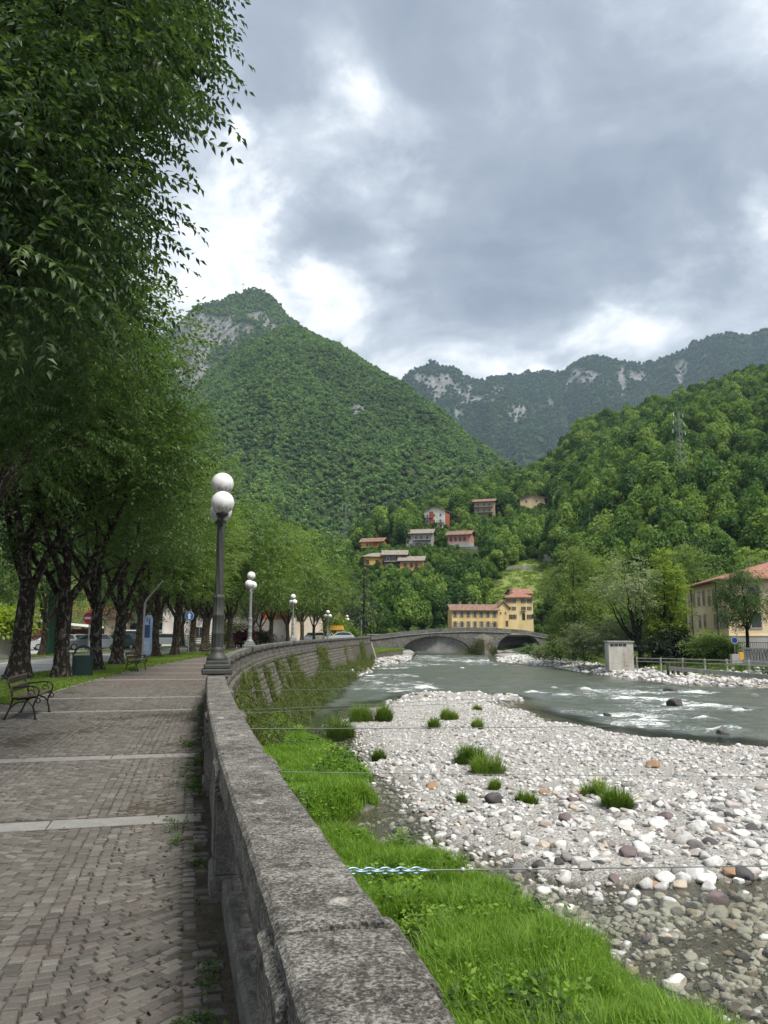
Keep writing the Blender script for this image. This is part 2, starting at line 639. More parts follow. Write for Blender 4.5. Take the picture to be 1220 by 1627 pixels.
def m_path():
    """joint sand under the cobbles; beyond the modelled stones the paving pattern takes over"""
    t = MT('path_paving')
    p = t.pos()
    n = t.noise(p, 7, 6, 0.7)
    c1 = t.ramp(n, [(0.3, (.040, .034, .026)), (0.7, (.095, .082, .062))])
    w1 = t.voro(p, 9.5, 'DISTANCE_TO_EDGE')
    cell = t.nd('ShaderNodeTexVoronoi', {'Vector': p, 'Scale': 9.5}).outputs['Color']
    cr = t.ramp(cell, [(0.1, (.12, .1, .088)), (0.5, (.15, .125, .11)), (0.9, (.19, .17, .148))])
    c2 = t.mix(t.ramp(w1, [(0.0, 0.0), (0.10, 1.0)]), (.045, .038, .03), cr)
    y = t.nd('ShaderNodeSeparateXYZ', {0: p}).outputs[1]
    c = t.mix(t.mapr(y, 23.0, 26.0), c1, c2)
    return t.surf(t.pbr(c, 0.9, t.bump(t.math('ADD', n, t.noise(p, 60, 4)), 0.8, 0.02), 0.15))


MAT['path'] = m_path()


def m_soil(name, cols, scale=3.0, bump=0.8, bd=0.05, fine=40.0):
    t = MT(name)
    p = t.pos()
    a = t.noise(p, scale, 7, 0.65, 0.4)
    b = t.noise(p, fine, 4, 0.7)
    n = len(cols)
    c = t.ramp(t.math('ADD', t.math('MULTIPLY', a, .65), t.math('MULTIPLY', b, .35)), [(0.3 + 0.4 * i / (n - 1), k) for i, k in enumerate(cols)])
    return t.surf(t.pbr(c, 0.95, t.bump(t.math('ADD', a, t.math('MULTIPLY', b, .4)), bump, bd), 0.1))


MAT['turf'] = m_soil('turf_ground', [(.03, .04, .012), (.055, .085, .02), (.085, .13, .03)], 2.2)
MAT['earth'] = m_soil('bare_earth', [(.03, .026, .02), (.07, .06, .045), (.12, .105, .085)], 2.0)
MAT['asphalt'] = m_soil('asphalt', [(.27, .265, .255), (.33, .325, .315), (.39, .385, .37)], .35, .3, .01, 160)
MAT['forestfloor'] = m_soil('forest_floor', [(.016, .026, .010), (.030, .048, .016), (.055, .085, .024)], .10, .6, .6, 1.2)


def m_riverbed():
    t = MT('riverbed_gravel')
    p = t.pos()
    v = t.nd('ShaderNodeTexVoronoi', {'Vector': p, 'Scale': 13.0})
    v2 = t.nd('ShaderNodeTexVoronoi', {'Vector': p, 'Scale': 34.0})
    peb = t.ramp(v.outputs['Color'], [(0.1, (.20, .185, .17)), (0.4, (.34, .33, .31)), (0.7, (.43, .415, .40)), (0.95, (.55, .54, .52))])
    peb2 = t.ramp(v2.outputs['Color'], [(0.1, (.18, .17, .155)), (0.5, (.36, .35, .33)), (0.95, (.5, .49, .47))])
    edge = t.ramp(t.math('MULTIPLY', v.outputs['Distance'], 1.0), [(0.35, 0.0), (0.62, 1.0)])
    c = t.mix(edge, peb, peb2)
    silt = t.ramp(t.noise(p, .9, 6, .7, .5), [(.50, 0.0), (.62, 1.0)])
    c = t.mix(t.math('MULTIPLY', silt, .6), c, t.mix(t.noise(p, 50, 4), (.20, .185, .16), (.36, .34, .30)))
    wet = t.mapr(t.attr('wet'), 0, 1)
    wc = t.mix(t.noise(p, 3.0, 6, .7), (.035, .034, .024), (.15, .135, .10))
    wc = t.mix(0.35, wc, t.mix(1.0, peb, (.45, .43, .36), 'MULTIPLY'))
    c = t.mix(wet, c, wc)
    g = t.attr('green')
    c = t.mix(g, c, t.mix(t.noise(p, 4.0, 5, .7), (.022, .034, .010), (.06, .09, .022)))
    h = t.math('ADD', t.math('MULTIPLY', v.outputs['Distance'], -1.0), t.math('MULTIPLY', v2.outputs['Distance'], -.4))
    return t.surf(t.pbr(c, 0.85, t.bump(h, 1.0, 0.06), 0.25))


MAT['riverbed'] = m_riverbed()


def m_water():
    t = MT('river_water')
    p = t.pos()
    q = t.scaled(p, (1.0, 0.55, 1.0))
    n = t.noise(q, 1.5, 5, 0.6, 0.8)
    n2 = t.noise(q, 6.0, 4, 0.6, 0.5)
    rough_w = t.attr('rapid')
    h = t.math('ADD', t.math('MULTIPLY', n, t.math('MULTIPLY_ADD', rough_w, 1.0, .12)), t.math('MULTIPLY', n2, .42))
    nb = t.bump(h, 0.8, 0.16)
    deep = t.attr('deep')
    murk = t.mix(t.noise(q, .45, 4, .6), (.070, .082, .068), (.125, .140, .120))
    body = t.pbr(murk, 0.2, nb, 0.5)
    fr = t.nd('ShaderNodeFresnel', {'IOR': 1.33, 'Normal': nb}).outputs[0]
    gl = t.nd('ShaderNodeBsdfGlossy', {'Color': (1, 1, 1), 'Roughness': 0.10, 'Normal': nb}).outputs[0]
    tr = t.nd('ShaderNodeBsdfTransparent', {'Color': (.80, .80, .72)}).outputs[0]
    clear = t.nd('ShaderNodeMixShader', {0: fr, 1: tr, 2: gl}).outputs[0]
    wat = t.nd('ShaderNodeMixShader', {0: deep, 1: clear, 2: body}).outputs[0]
    fl = t.nd('ShaderNodeMapping', {'Vector': p, 'Rotation': (0, 0, R_(38)), 'Scale': (.45, 1.25, 1.0)}).outputs[0]
    f1 = t.noise(fl, 6.5, 7, 0.8, 1.2)
    fo_at = t.attr('foam')
    f2 = t.noise(fl, .42, 4, 0.6, .6)
    fm = t.math('ADD', t.math('MULTIPLY', f1, .62), t.math('MULTIPLY', f2, .5))
    fm = t.math('ADD', fm, t.math('MULTIPLY_ADD', rough_w, .28, -.262))
    fm = t.math('ADD', fm, t.math('MULTIPLY', fo_at, .17))
    foam = t.ramp(fm, [(0.60, 0.0), (0.675, 1.0)])
    fo = t.pbr((.78, .80, .80), 0.6, nb, .2)
    return t.surf(t.nd('ShaderNodeMixShader', {0: t.math('MULTIPLY', foam, .92), 1: wat, 2: fo}).outputs[0])


MAT['water'] = m_water()


def m_mountain():
    """forest floor seen between the crowns, bare limestone where the rock mask says so"""
    t = MT('mountain_ground')
    p = t.pos()
    a = t.noise(p, .012, 6, .6)
    b = t.noise(p, .11, 6, .7)
    g = t.ramp(t.math('ADD', t.math('MULTIPLY', a, .5), t.math('MULTIPLY', b, .5)), [(0.35, (.020, .034, .014)), (0.5, (.035, .055, .02)), (0.65, (.06, .09, .03))])
    rk = t.noise(t.scaled(p, (1, 1, .35)), .055, 8, .72, .5)
    rc = t.ramp(rk, [(0.33, (.08, .082, .08)), (0.5, (.17, .17, .168)), (0.66, (.29, .29, .285))])
    m = t.attr('rock')
    c = t.mix(m, g, rc)
    return t.surf(t.pbr(c, 0.95, t.bump(t.math('ADD', b, rk), 1.0, 6.0), .1))


MAT['mountain'] = m_mountain()


def m_hill():
    t = MT('hillside_ground')
    p = t.pos()
    a = t.noise(p, .12, 6, .65)
    b = t.noise(p, 1.1, 5, .7)
    s = t.math('ADD', t.math('MULTIPLY', a, .6), t.math('MULTIPLY', b, .4))
    f = t.ramp(s, [(0.32, (.018, .03, .011)), (0.5, (.032, .052, .016)), (0.66, (.055, .085, .024))])
    md = t.ramp(s, [(0.35, (.10, .14, .035)), (0.5, (.155, .20, .055)), (0.66, (.21, .245, .085))])
    c = t.mix(t.attr('meadow'), f, md)
    return t.surf(t.pbr(c, .95, t.bump(s, 1.0, .6), .1))


MAT['hill'] = m_hill()

AV_COLS = [(.044, .082, .028), (.074, .130, .038), (.112, .18, .050), (.17, .25, .07)]
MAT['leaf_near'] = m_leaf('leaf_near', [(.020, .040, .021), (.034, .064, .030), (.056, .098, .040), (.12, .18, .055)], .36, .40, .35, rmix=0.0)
MAT['leaf_avenue'] = m_leaf('leaf_avenue', AV_COLS, .38, .45, .3)
MAT['leaf_light'] = m_leaf('leaf_light', [(.080, .135, .036), (.115, .18, .046), (.16, .235, .06), (.215, .29, .085)], .45)
MAT['leaf_willow'] = m_leaf('leaf_willow', [(.12, .15, .085), (.17, .205, .12), (.22, .26, .155), (.28, .32, .20)], .42)
MAT['leaf_plane'] = m_leaf('leaf_plane', [(.095, .145, .042), (.145, .205, .06), (.19, .255, .075), (.24, .31, .095)], .45)
MAT['leaf_yellow'] = m_leaf('leaf_yellow', [(.13, .19, .028), (.19, .26, .04), (.25, .32, .055), (.31, .37, .085)], .48)
MAT['leaf_dark'] = m_leaf('leaf_dark', [(.010, .018, .010), (.017, .030, .015), (.026, .044, .020), (.04, .062, .026)], .15)
MAT['leaf_red'] = m_leaf('leaf_red', [(.03, .008, .012), (.05, .012, .018), (.08, .02, .028), (.1, .03, .03)], .25)
MAT['leaf_hill'] = m_leaf('leaf_hill', [(.032, .076, .022), (.058, .122, .031), (.096, .172, .040), (.155, .238, .054), (.225, .31, .075)], .42, .6, .15, rmix=0.68)
MAT['leaf_mount'] = m_leaf('leaf_mount', [(.058, .118, .046), (.098, .180, .064), (.148, .245, .080), (.215, .31, .10)], .3, .8, .1, rmix=0.5, wide=(.006, .45))
MAT['leaf_ridge'] = m_leaf('leaf_ridge', [(.026, .064, .034), (.040, .088, .042), (.058, .112, .050), (.082, .145, .062)], .15, .8, .1, rmix=0.5, wide=(.004, .4))
MAT['grass'] = m_leaf('grass_blade', [(.085, .175, .019), (.14, .255, .029), (.20, .335, .043), (.28, .40, .085)], .45, .5, .25, rmix=0.5)
MAT['grass_dry'] = m_leaf('grass_verge', [(.075, .135, .022), (.12, .195, .032), (.17, .255, .045), (.23, .29, .08)], .4, .5, .25, rmix=0.5)
MAT['ivy'] = m_leaf('ivy_leaf', [(.055, .072, .026), (.085, .108, .036), (.12, .15, .045), (.17, .20, .06)], .38, .5, .2)
MAT['weed'] = m_leaf('weed_leaf', [(.03, .06, .015), (.05, .095, .022), (.08, .14, .03), (.11, .18, .045)], .3)


def m_bark(name, dark, light, amt=.5):
    t = MT(name)
    p = t.pos()
    a = t.noise(t.scaled(p, (1, 1, .6)), 8.0, 6, .65, .6)
    b = t.noise(t.scaled(p, (1, 1, .3)), 22, 5, .7)
    m = t.ramp(a, [(amt, 0.0), (amt + .05, 1.0)])
    d = t.mix(b, tuple(.5 * x for x in dark), tuple(1.5 * x for x in dark))
    l = t.mix(b, tuple(.65 * x for x in light), tuple(1.2 * x for x in light))
    return t.surf(t.pbr(t.mix(m, d, l), .95, t.bump(t.math('ADD', t.math('MULTIPLY', m, .5), b), .9, .03), .1))


MAT['bark'] = m_bark('lichened_bark', (.028, .023, .018), (.15, .138, .115), .525)
MAT['bark_brown'] = m_bark('brown_bark', (.045, .034, .024), (.12, .10, .075), .50)
MAT['bark_dark'] = m_bark('dark_bark', (.016, .014, .012), (.06, .055, .048), .6)


def m_boulder():
    t = MT('river_stone')
    p = t.obj()
    r = t.rnd()
    c = t.ramp(r, [(0.0, (.18, .175, .17)), (0.10, (.33, .32, .30)), (0.25, (.53, .525, .51)), (0.45, (.64, .635, .62)), (0.62, (.46, .455, .45)), (0.80, (.58, .555, .53)), (0.88, (.38, .34, .315)), (0.92, (.52, .44, .35)), (0.95, (.22, .20, .20)), (1.0, (.15, .145, .145))])
    n = t.noise(p, 3.5, 6, .7, .4)
    g = t.noise(p, 30, 4, .7)
    c = t.mix(1.0, c, t.ramp(t.math('ADD', t.math('MULTIPLY', n, .6), t.math('MULTIPLY', g, .4)), [(0.3, .72), (0.65, 1.15)]), 'MULTIPLY')
    return t.surf(t.pbr(c, .85, t.bump(t.math('ADD', n, t.math('MULTIPLY', g, .3)), .5, .08), .25))


MAT['boulder'] = m_boulder()
MAT['boulder_orange'] = m_plain('orange_stone', (.31, .20, .125), .85, 0, .2, .35, 5, .5, 20)
MAT['boulder_dark'] = m_plain('dark_stone', (.075, .07, .072), .75, 0, .3, .3, 5, .5, 20)
MAT['boulder_pale'] = m_plain('pale_stone', (.60, .59, .56), .85, 0, .2, .18, 5, .5, 20)
MAT['boulder_purple'] = m_plain('purple_stone', (.15, .115, .12), .8, 0, .3, .3, 5, .5, 20)
MAT['iron'] = m_plain('painted_iron', (.055, .058, .052), .55, .35, .4, .35, 9, .3, 60)
MAT['iron_grey'] = m_plain('grey_iron', (.20, .215, .205), .55, .2, .4, .2, 6)
MAT['bench_wood'] = m_plain('bench_wood', (.105, .085, .062), .75, 0, .25, .3, 9, .4, 50)
MAT['bench_iron'] = m_plain('bench_iron', (.022, .020, .018), .5, .4, .4, .3, 20)


def m_globe():
    t = MT('opal_globe')
    p = t.obj()
    z = t.nd('ShaderNodeSeparateXYZ', {0: p}).outputs[2]
    d = t.noise(t.scaled(p, (1, 1, .4)), 16, 5, .7)
    m = t.math('MULTIPLY', t.ramp(d, [(.47, 0.0), (.6, 1.0)]), t.mapr(z, .02, -.17))
    c = t.mix(m, (.70, .69, .70), (.22, .17, .13))
    b = t.pbr(c, .35, None, .4)
    return t.surf(b)


MAT['globe'] = m_globe()

# ------------------------------------------------------------------ parapet line: inner top edge of the river wall
_WY = np.array([-6, -4, 0, 1.78, 2.84, 3.85, 5.83, 7.7, 11.1, 14.9, 22.7, 38.5, 57.5, 80, 104, 130.0])
_WX = np.array([1.60, 1.15, .27, -.15, -.41, -.68, -1.17, -1.62, -2.4, -3.22, -4.72, -6.75, -7.7, -6.95, -4.95, -2.5])


def spline(xs, ys):
    n = len(xs)
    h = np.diff(xs)
    A = np.zeros((n, n))
    b = np.zeros(n)
    A[0, 0] = A[-1, -1] = 1
    for i in range(1, n - 1):
        A[i, i - 1], A[i, i], A[i, i + 1] = h[i - 1], 2 * (h[i - 1] + h[i]), h[i]
        b[i] = 3 * ((ys[i + 1] - ys[i]) / h[i] - (ys[i] - ys[i - 1]) / h[i - 1])
    c = np.linalg.solve(A, b)

    def f(x):
        x = np.asarray(x, float)
        i = np.clip(np.searchsorted(xs, x) - 1, 0, n - 2)
        d = (c[i + 1] - c[i]) / (3 * h[i])
        bb = (ys[i + 1] - ys[i]) / h[i] - h[i] * (2 * c[i] + c[i + 1]) / 3
        t = x - xs[i]
        return ys[i] + bb * t + c[i] * t * t + d * t ** 3
    return f


wall_x = spline(_WY, _WX)
_yy = np.arange(-6, 130.01, 0.02)
_xx = wall_x(_yy)
# light smoothing of measurement wobble beyond the first metres
_k = np.ones(151) / 151
_sm = np.convolve(np.pad(_xx, 75, mode='reflect', reflect_type='odd'), _k, 'valid')
_xx = _sm
_ss = np.concatenate([[0], np.cumsum(np.hypot(np.diff(_xx), np.diff(_yy)))])
_ss -= np.interp(0.0, _yy, _ss)
S_END = float(_ss[-1])


def S_of_y(y):
    return np.interp(y, _yy, _ss)


def W(s, t=0.0):
    """point at arc length s along the parapet, t metres towards the promenade (left); straight on beyond both ends"""
    s = np.asarray(s, float)
    t = np.asarray(t, float)
    sc = np.clip(s, _ss[1], _ss[-2])
    x, y = np.interp(sc, _ss, _xx), np.interp(sc, _ss, _yy)
    e = 0.15
    x1, y1 = np.interp(sc + e, _ss, _xx), np.interp(sc + e, _ss, _yy)
    x0, y0 = np.interp(sc - e, _ss, _xx), np.interp(sc - e, _ss, _yy)
    tx, ty = x1 - x0, y1 - y0
    l = np.hypot(tx, ty)
    tx, ty = tx / l, ty / l
    return x + tx * (s - sc) - ty * t, y + ty * (s - sc) + tx * t


def W_ang(s):
    x0, y0 = W(s - .2)
    x1, y1 = W(s + .2)
    return math.atan2(y1 - y0, x1 - x0)


def strip(name, s0, s1, ds, t0, t1, z, mat, kind='structure', label=None, cat=None, nt=2):
    s = np.arange(s0, s1 + ds * .5, ds)
    f0 = t0 if callable(t0) else (lambda q: np.full(q.shape, t0))
    f1 = t1 if callable(t1) else (lambda q: np.full(q.shape, t1))
    k = np.linspace(0, 1, nt)
    S, K = np.meshgrid(s, k, indexing='ij')
    T = f0(S) * (1 - K) + f1(S) * K
    X, Y = W(S, T)
    return put(name, grid_mesh(name, X, Y, np.full(X.shape, float(z)), mat), None, label, cat, None, kind)


# ------------------------------------------------------------------ the promenade side
PATH_W = 4.3
ys = np.concatenate([np.arange(-40, -6, 4), np.arange(-6, 130.1, 1.0), np.array([131, 135, 140, 150, 160, 170, 178, 190, 215, 260, 320])])
_xe = np.array([float(wall_x(min(max(y, -6), 130))) - .25 if y <= 130 else float(np.interp(y, [130, 131, 150, 178, 190, 320], [-2.8, -3.2, -2.5, -3.5, -6, -6])) for y in ys])
k = np.array([0, .02, .06, .15, .4, 1.0])
XX = _xe[:, None] * (1 - k) + -520.0 * k
YY = np.repeat(ys[:, None], len(k), 1)
put('left_bank_ground', grid_mesh('left_bank_ground', XX, YY, np.full(XX.shape, -0.16), MAT['earth']), None, 'level ground of the promenade side of the river', 'ground', None, 'structure')
path = strip('path', S_of_y(-5), S_of_y(129), 1.0, -.10, lambda s: PATH_W + .1 + 2.6 * smooth_step(17.2, 18.2, s) * (1 - smooth_step(19.3, 20.2, s)), -0.013, MAT['path'], label='cobbled promenade path along the river wall', cat='path', nt=4)
strip('verge_ground', S_of_y(-5), 160, 1.0, PATH_W + .05, 7.6, -0.036, MAT['turf'], label='grass verge strip between path and road', cat='verge')
strip('road', S_of_y(-5), 230, 2.0, 7.55, 14.4, -0.115, MAT['asphalt'], label='grey asphalt road beside the avenue trees', cat='road')
strip('kerb', S_of_y(-5), 150, 2.0, 7.50, 7.68, -0.02, MAT['concrete'], label='pale kerb edging the verge', cat='kerb')
strip('parking_lot', 52, 150, 2.0, 17.6, 70, -0.11, MAT['asphalt'], label='asphalt car park beyond the road', cat='car park')
strip('far_verge_ground', 0, 200, 2.0, 14.4, 17.6, -0.10, MAT['turf'], label='narrow grass strip beyond the road', cat='verge')
mb = MB()
for a in np.arange(0, 150, 2.0):
    x0, y0 = W(a, 14.45)
    x1, y1 = W(a + 1.98, 14.45)
    mb.box(((x0 + x1) / 2, (y0 + y1) / 2, -.06), (2.0, .15, .16), 0, None)
    ang = math.atan2(y1 - y0, x1 - x0)
    v = mb.V[-1]
    c0 = np.array([(x0 + x1) / 2, (y0 + y1) / 2, 0])
    mb.V[-1] = ((v - c0) @ rotz(ang)[:3, :3].T) + c0
obj('far_kerb', mb, MAT['concrete'], kind='structure', label='raised kerb on the far side of the road', cat='kerb')
mb = MB()
for s0 in np.arange(30, 150, 5.5):                      # centre dashes and a stop line on the road
    x, y = W(np.array([s0, s0 + 3.0]), 11.0)
    x2, y2 = W(np.array([s0, s0 + 3.0]), 10.88)
    mb.add([(x[0], y[0], -.109), (x2[0], y2[0], -.109), (x2[1], y2[1], -.109), (x[1], y[1], -.109)], [(0, 1, 2, 3)])
for s0 in (39.0, 46.0, 57.0):
    x, y = W(np.array([s0, s0 + .35]), 7.8)
    x2, y2 = W(np.array([s0, s0 + .35]), 14.2)
    mb.add([(x[0], y[0], -.108), (x2[0], y2[0], -.108), (x2[1], y2[1], -.108), (x[1], y[1], -.108)], [(0, 1, 2, 3)])
MAT['roadpaint'] = m_plain('road_paint', (.62, .62, .60), .8, 0, .2, .2, 2)
obj('road_markings', mb, MAT['roadpaint'], kind='structure', label='white lines painted on the road', cat='road marking')

# ------------------------------------------------------------------ river: bed, banks and water
WL = -3.14
BAR = [(.4, 55.5), (-1.0, 50.5), (-2.4, 45), (-2.6, 41), (-1.6, 38), (-.6, 31), (.2, 27), (.75, 24), (1.1, 20.5), (1.9, 17.7), (2.9, 15.9), (4.6, 15.3), (8, 15.9), (12, 15.3), (22, 14), (24, 25), (21, 31), (15.8, 34), (12.5, 37.2), (9.4, 42), (7.9, 50), (7.2, 58), (3.2, 57)]
GRASS_A = [(-.3, 22.6), (-.3, 24), (-.8, 27.5), (-1.8, 31.5), (-2.8, 34.5), (-3.8, 37.5), (-5.6, 40), (-8, 39), (-6, 26), (-4.2, 19.6), (-2.4, 20.4), (-1.1, 21.6)]
GRASS_B = [(-1.9, 17.6), (-.7, 17.7), (.3, 17.3), (1.1, 16.5), (1.9, 15.1), (2.5, 13.7), (3.0, 12.3), (3.4, 11.1), (3.65, 10.0), (3.9, 8), (4.3, 3), (4.3, -8), (-2, -8), (-4.5, 16)]
SHORE = [(3, 215), (24.5, 190), (22.0, 150), (19.5, 130), (24.0, 111), (25.2, 95), (25.6, 86), (28.1, 75), (33, 70.5), (45, 62), (60, 52), (90, 40), (400, 40), (400, 215)]


def bed_height(X, Y):
    sb = sdf(X, Y, BAR)
    sa = sdf(X, Y, GRASS_A)
    sg = sdf(X, Y, GRASS_B)
    sr = sdf(X, Y, SHORE)
    n = fbm(X * .35, Y * .35, 2.0, 4)
    n2 = fbm(X * 1.4, Y * 1.4, 5.0, 3)
    mainch = smooth_step(28, 42, Y) * smooth_step(-1.0, -5.0, sb)
    base = -3.30 - .65 * mainch + .05 * n + .035 * n2
    near = smooth_step(16.5, 13.5, Y) * smooth_step(2.0, 4.0, X)
    base = base + .085 * near
    h = base + smooth_step(-1.0, 1.3, sb + .5 * n) * (-2.97 - base + .07 * n + .045 * n2)
    pt = smooth_step(56, 60, Y) * smooth_step(70, 62, Y) * smooth_step(-2, 2, X) * smooth_step(13, 9, X)
    h = h + pt * (.30 + .42 * n)
    for s_, z_ in ((sa, -2.80), (sg, -2.78)):
        k_ = smooth_step(-.28, .45, s_ + .2 * n2 + .15 * n)
        h = h + k_ * (z_ + .08 * n - h)
    # strip of rubble along the wall foot near the bridge
    left = np.interp(Y, [-20, 130, 131, 178, 240], [-50, -50, 1.5, 5.5, 5.5])
    toe = smooth_step(1.8, 0, X - np.interp(Y, [60, 95, 117, 131, 150, 178], [-12, -5.0, .2, 3.0, 4.5, 6.2])) * smooth_step(84, 100, Y)
    h = np.maximum(h, -3.9 + toe * (.95 + .3 * n))
    # overgrown rubble along the wall foot
    wf = np.interp(Y, _yy, _xx)
    off = X - wf
    wid = np.interp(Y, [25, 34, 42, 70, 100, 118], [0, .7, 1.6, 2.4, 2.0, .8])
    kf = smooth_step(1.0, -.3, (off - .9 - wid * (1 + .25 * n)) / 2.2) * np.clip(wid, 0, 1) * (Y < 124)
    h = np.maximum(h, -3.9 + kf * (1.30 + .12 * n))
    # right bank: gravel shore, then higher ground
    k_ = sr + 1.0 * n
    bank = -3.4 + .55 * smooth_step(-.8, 1.6, k_) + 1.05 * smooth_step(3.5, 9.0, k_) + .9 * smooth_step(9, 22, k_)
    h = np.maximum(h, np.where(sr > -2.5, bank + .06 * n2, -9))
    return h, sb, sa, sg, sr


gx = np.concatenate([np.arange(-9, 20, .28), np.arange(20, 46, .8), np.arange(46, 130, 5.0), [200, 300, 400]])
gy = np.concatenate([np.arange(-10, 8, 1.0), np.arange(8, 62, .28), np.arange(62, 140, .9), np.arange(140, 236, 2.0)])
GX, GY = np.meshgrid(gx, gy, indexing='ij')
GZ, sb_, sa_, sg_, sr_ = bed_height(GX, GY)
wet = smooth_step(WL + .10, WL - .02, GZ)
footg = smooth_step(.2, -.3, GX - np.interp(GY, _yy, _xx) - 2.8 - np.interp(GY, [25, 34, 42, 70, 100, 118], [0, .7, 1.6, 2.4, 2.0, .8])) * (GY > 30) * (GY < 120)
green = np.maximum(footg, np.maximum(np.maximum(smooth_step(-.1, .3, sa_), smooth_step(-.1, .3, sg_)), smooth_step(3.0, 5.0, sr_ + 1.5 * fbm(GX * .3, GY * .3, 9.0))))
put('riverbed', grid_mesh('riverbed', GX, GY, GZ, MAT['riverbed'], {'wet': wet, 'green': green}), None, 'gravel bed and low banks of the river', 'riverbed', None, 'structure')
_bi = [0]


def bed_z(x, y):
    return bed_height(np.asarray(x, float), np.asarray(y, float))[0]


wx = np.concatenate([np.arange(-9, 22, .3), np.arange(22, 52, 1.0), np.arange(52, 120, 6.0)])
wy = np.concatenate([np.arange(4, 80, .3), np.arange(80, 140, .6), np.arange(140, 214, 2.0)])
WXg, WYg = np.meshgrid(wx, wy, indexing='ij')
bz, sb2, *_ = bed_height(WXg, WYg)
depth = np.clip(WL - bz, 0, 2)
deep = smooth_step(.16, .5, depth)
rap = smooth_step(.10, .45, depth) * (0.45 + .55 * smooth_step(-.15, .5, fbm(WXg * .11 + 4, WYg * .07, 3.0, 3)))
rap = np.clip(rap + .35 * smooth_step(95, 120, WYg) * smooth_step(.2, .5, depth) * smooth_step(168, 150, WYg), 0, 1)
ROCKS = [(1150, 1160, .5), (1066, 1098, .75), (932, 1096, .75), (1075, 1118, .7), (985, 1108, .4), (1010, 1122, .35), (1112, 1106, .45), (880, 1092, .5), (1180, 1128, .5), (840, 1100, .4), (1120, 1140, .35), (965, 1135, .35), (1030, 1142, .3), (1200, 1105, .5), (700, 1078, .6), (735, 1062, .7), (670, 1092, .5)]
fl_d = np.array([.78, -.62])
foam = np.zeros(WXg.shape)
for px, py, r_ in ROCKS:
    c_ = un(px, py, z=WL)
    dx, dy = WXg - c_[0], WYg - c_[1]
    al, ac = dx * fl_d[0] + dy * fl_d[1], -dx * fl_d[1] + dy * fl_d[0]
    foam = np.maximum(foam, np.exp(-(ac / (r_ * .9 + .12 * np.clip(al, 0, 9))) ** 2) * np.where(al > -r_, np.exp(-np.clip(al, 0, 99) / (r_ * 4)), np.exp(-((al + r_) / (.35 * r_)) ** 2)))
wave = np.clip(rap + foam * .7, 0, 1.3)
WZ = WL + wave * (.12 * fbm(WXg * .9 + WYg * .4, WYg * .65, 1.0, 3) + .075 * fbm(WXg * 2.2, WYg * 1.9, 4.0, 2)) + foam * .07
put('river', grid_mesh('river', WXg, WYg, WZ, MAT['water'], {'deep': deep, 'rapid': rap, 'foam': foam}), None, 'grey-green river water with white rapids', 'river', None, 'structure')

# ------------------------------------------------------------------ hills and mountains, sheets in (bearing, distance)


def crest_fn(pts, lift=0.0):
    """pts: (px, py, distance) along the skyline -> functions of px giving distance and height"""
    p = np.array(pts, float)
    z = np.array([un(a, b, d=c)[2] for a, b, c in pts]) - lift
    return (lambda q: np.interp(q, p[:, 0], p[:, 2])), (lambda q: np.interp(q, p[:, 0], z))


RH_D, RH_Z = crest_fn([(-900, 960, 330), (300, 950, 330), (480, 925, 360), (520, 870, 380), (560, 828, 390), (600, 800, 400), (640, 785, 415), (700, 766, 440), (740, 756, 450), (800, 750, 480), (870, 722, 520), (905, 690, 530), (930, 660, 545), (965, 648, 545),
                       (1000, 640, 545), (1070, 620, 560), (1150, 597, 580), (1220, 576, 600), (1400, 530, 640), (1800, 490, 680), (2600, 520, 700)], 13.5)
RH_FOOT = lambda q: np.interp(q, [-900, 300, 560, 700, 860, 940, 1060, 1300, 1800, 2600], [200, 200, 205, 222, 222, 190, 150, 135, 120, 110])


def hill_z(q, Y):
    """right-hand hillside above the bridge; q is the bearing as a photo column"""
    f, d, zc = RH_FOOT(q), RH_D(q), RH_Z(q)
    t = (Y - f) / (d - f)
    X = (q - 610) / FPX * Y
    z0 = np.interp(q, [860, 1000], [.6, -.6])
    up = z0 + (zc - z0) * np.clip(t, 0, 1) ** 0.92
    n = fbm(X * .018, Y * .018, 8.0, 4)
    up = up + n * 5.0 * np.clip(t * 3, 0, 1) * np.clip((1.02 - t) * 5, 0, 1) - 30 * np.clip(t - 1, 0, 9) - .8 * np.clip(-t, 0, 1)
    return up


def polar(qs, fr):
    Q, T = np.meshgrid(qs, fr, indexing='ij')
    return Q, T


MEADOW_PX = [(752, 962), (775, 940), (800, 915), (822, 893), (850, 888), (885, 893), (905, 925), (905, 960), (860, 965), (800, 965)]
q = np.concatenate([np.arange(-900, 300, 60), np.arange(300, 1300, 8), np.arange(1300, 2601, 60)])
fr = np.concatenate([np.linspace(-.12, 0, 4), np.linspace(.015, 1.0, 70), np.linspace(1.03, 1.6, 8)])
Q, T = polar(q, fr)
Yh = RH_FOOT(Q) + T * (RH_D(Q) - RH_FOOT(Q))
Xh = (Q - 610) / FPX * Yh
Zh = hill_z(Q, Yh)
ppx, ppy = pr(np.stack([Xh, Yh, Zh], -1))
MEADOW = []


def is_meadow(q, Y):
    z = hill_z(q, Y)
    a, b = pr(np.stack([(q - 610) / FPX * Y, Y, z], -1))
    return in_poly(a, b, MEADOW_PX)


mead = in_poly(ppx, ppy, MEADOW_PX).astype(float)
put('hillside', grid_mesh('hillside', Xh, Yh, Zh, MAT['hill'], {'meadow': mead}), None, 'wooded hillside rising behind the stone bridge', 'hillside', None, 'structure')


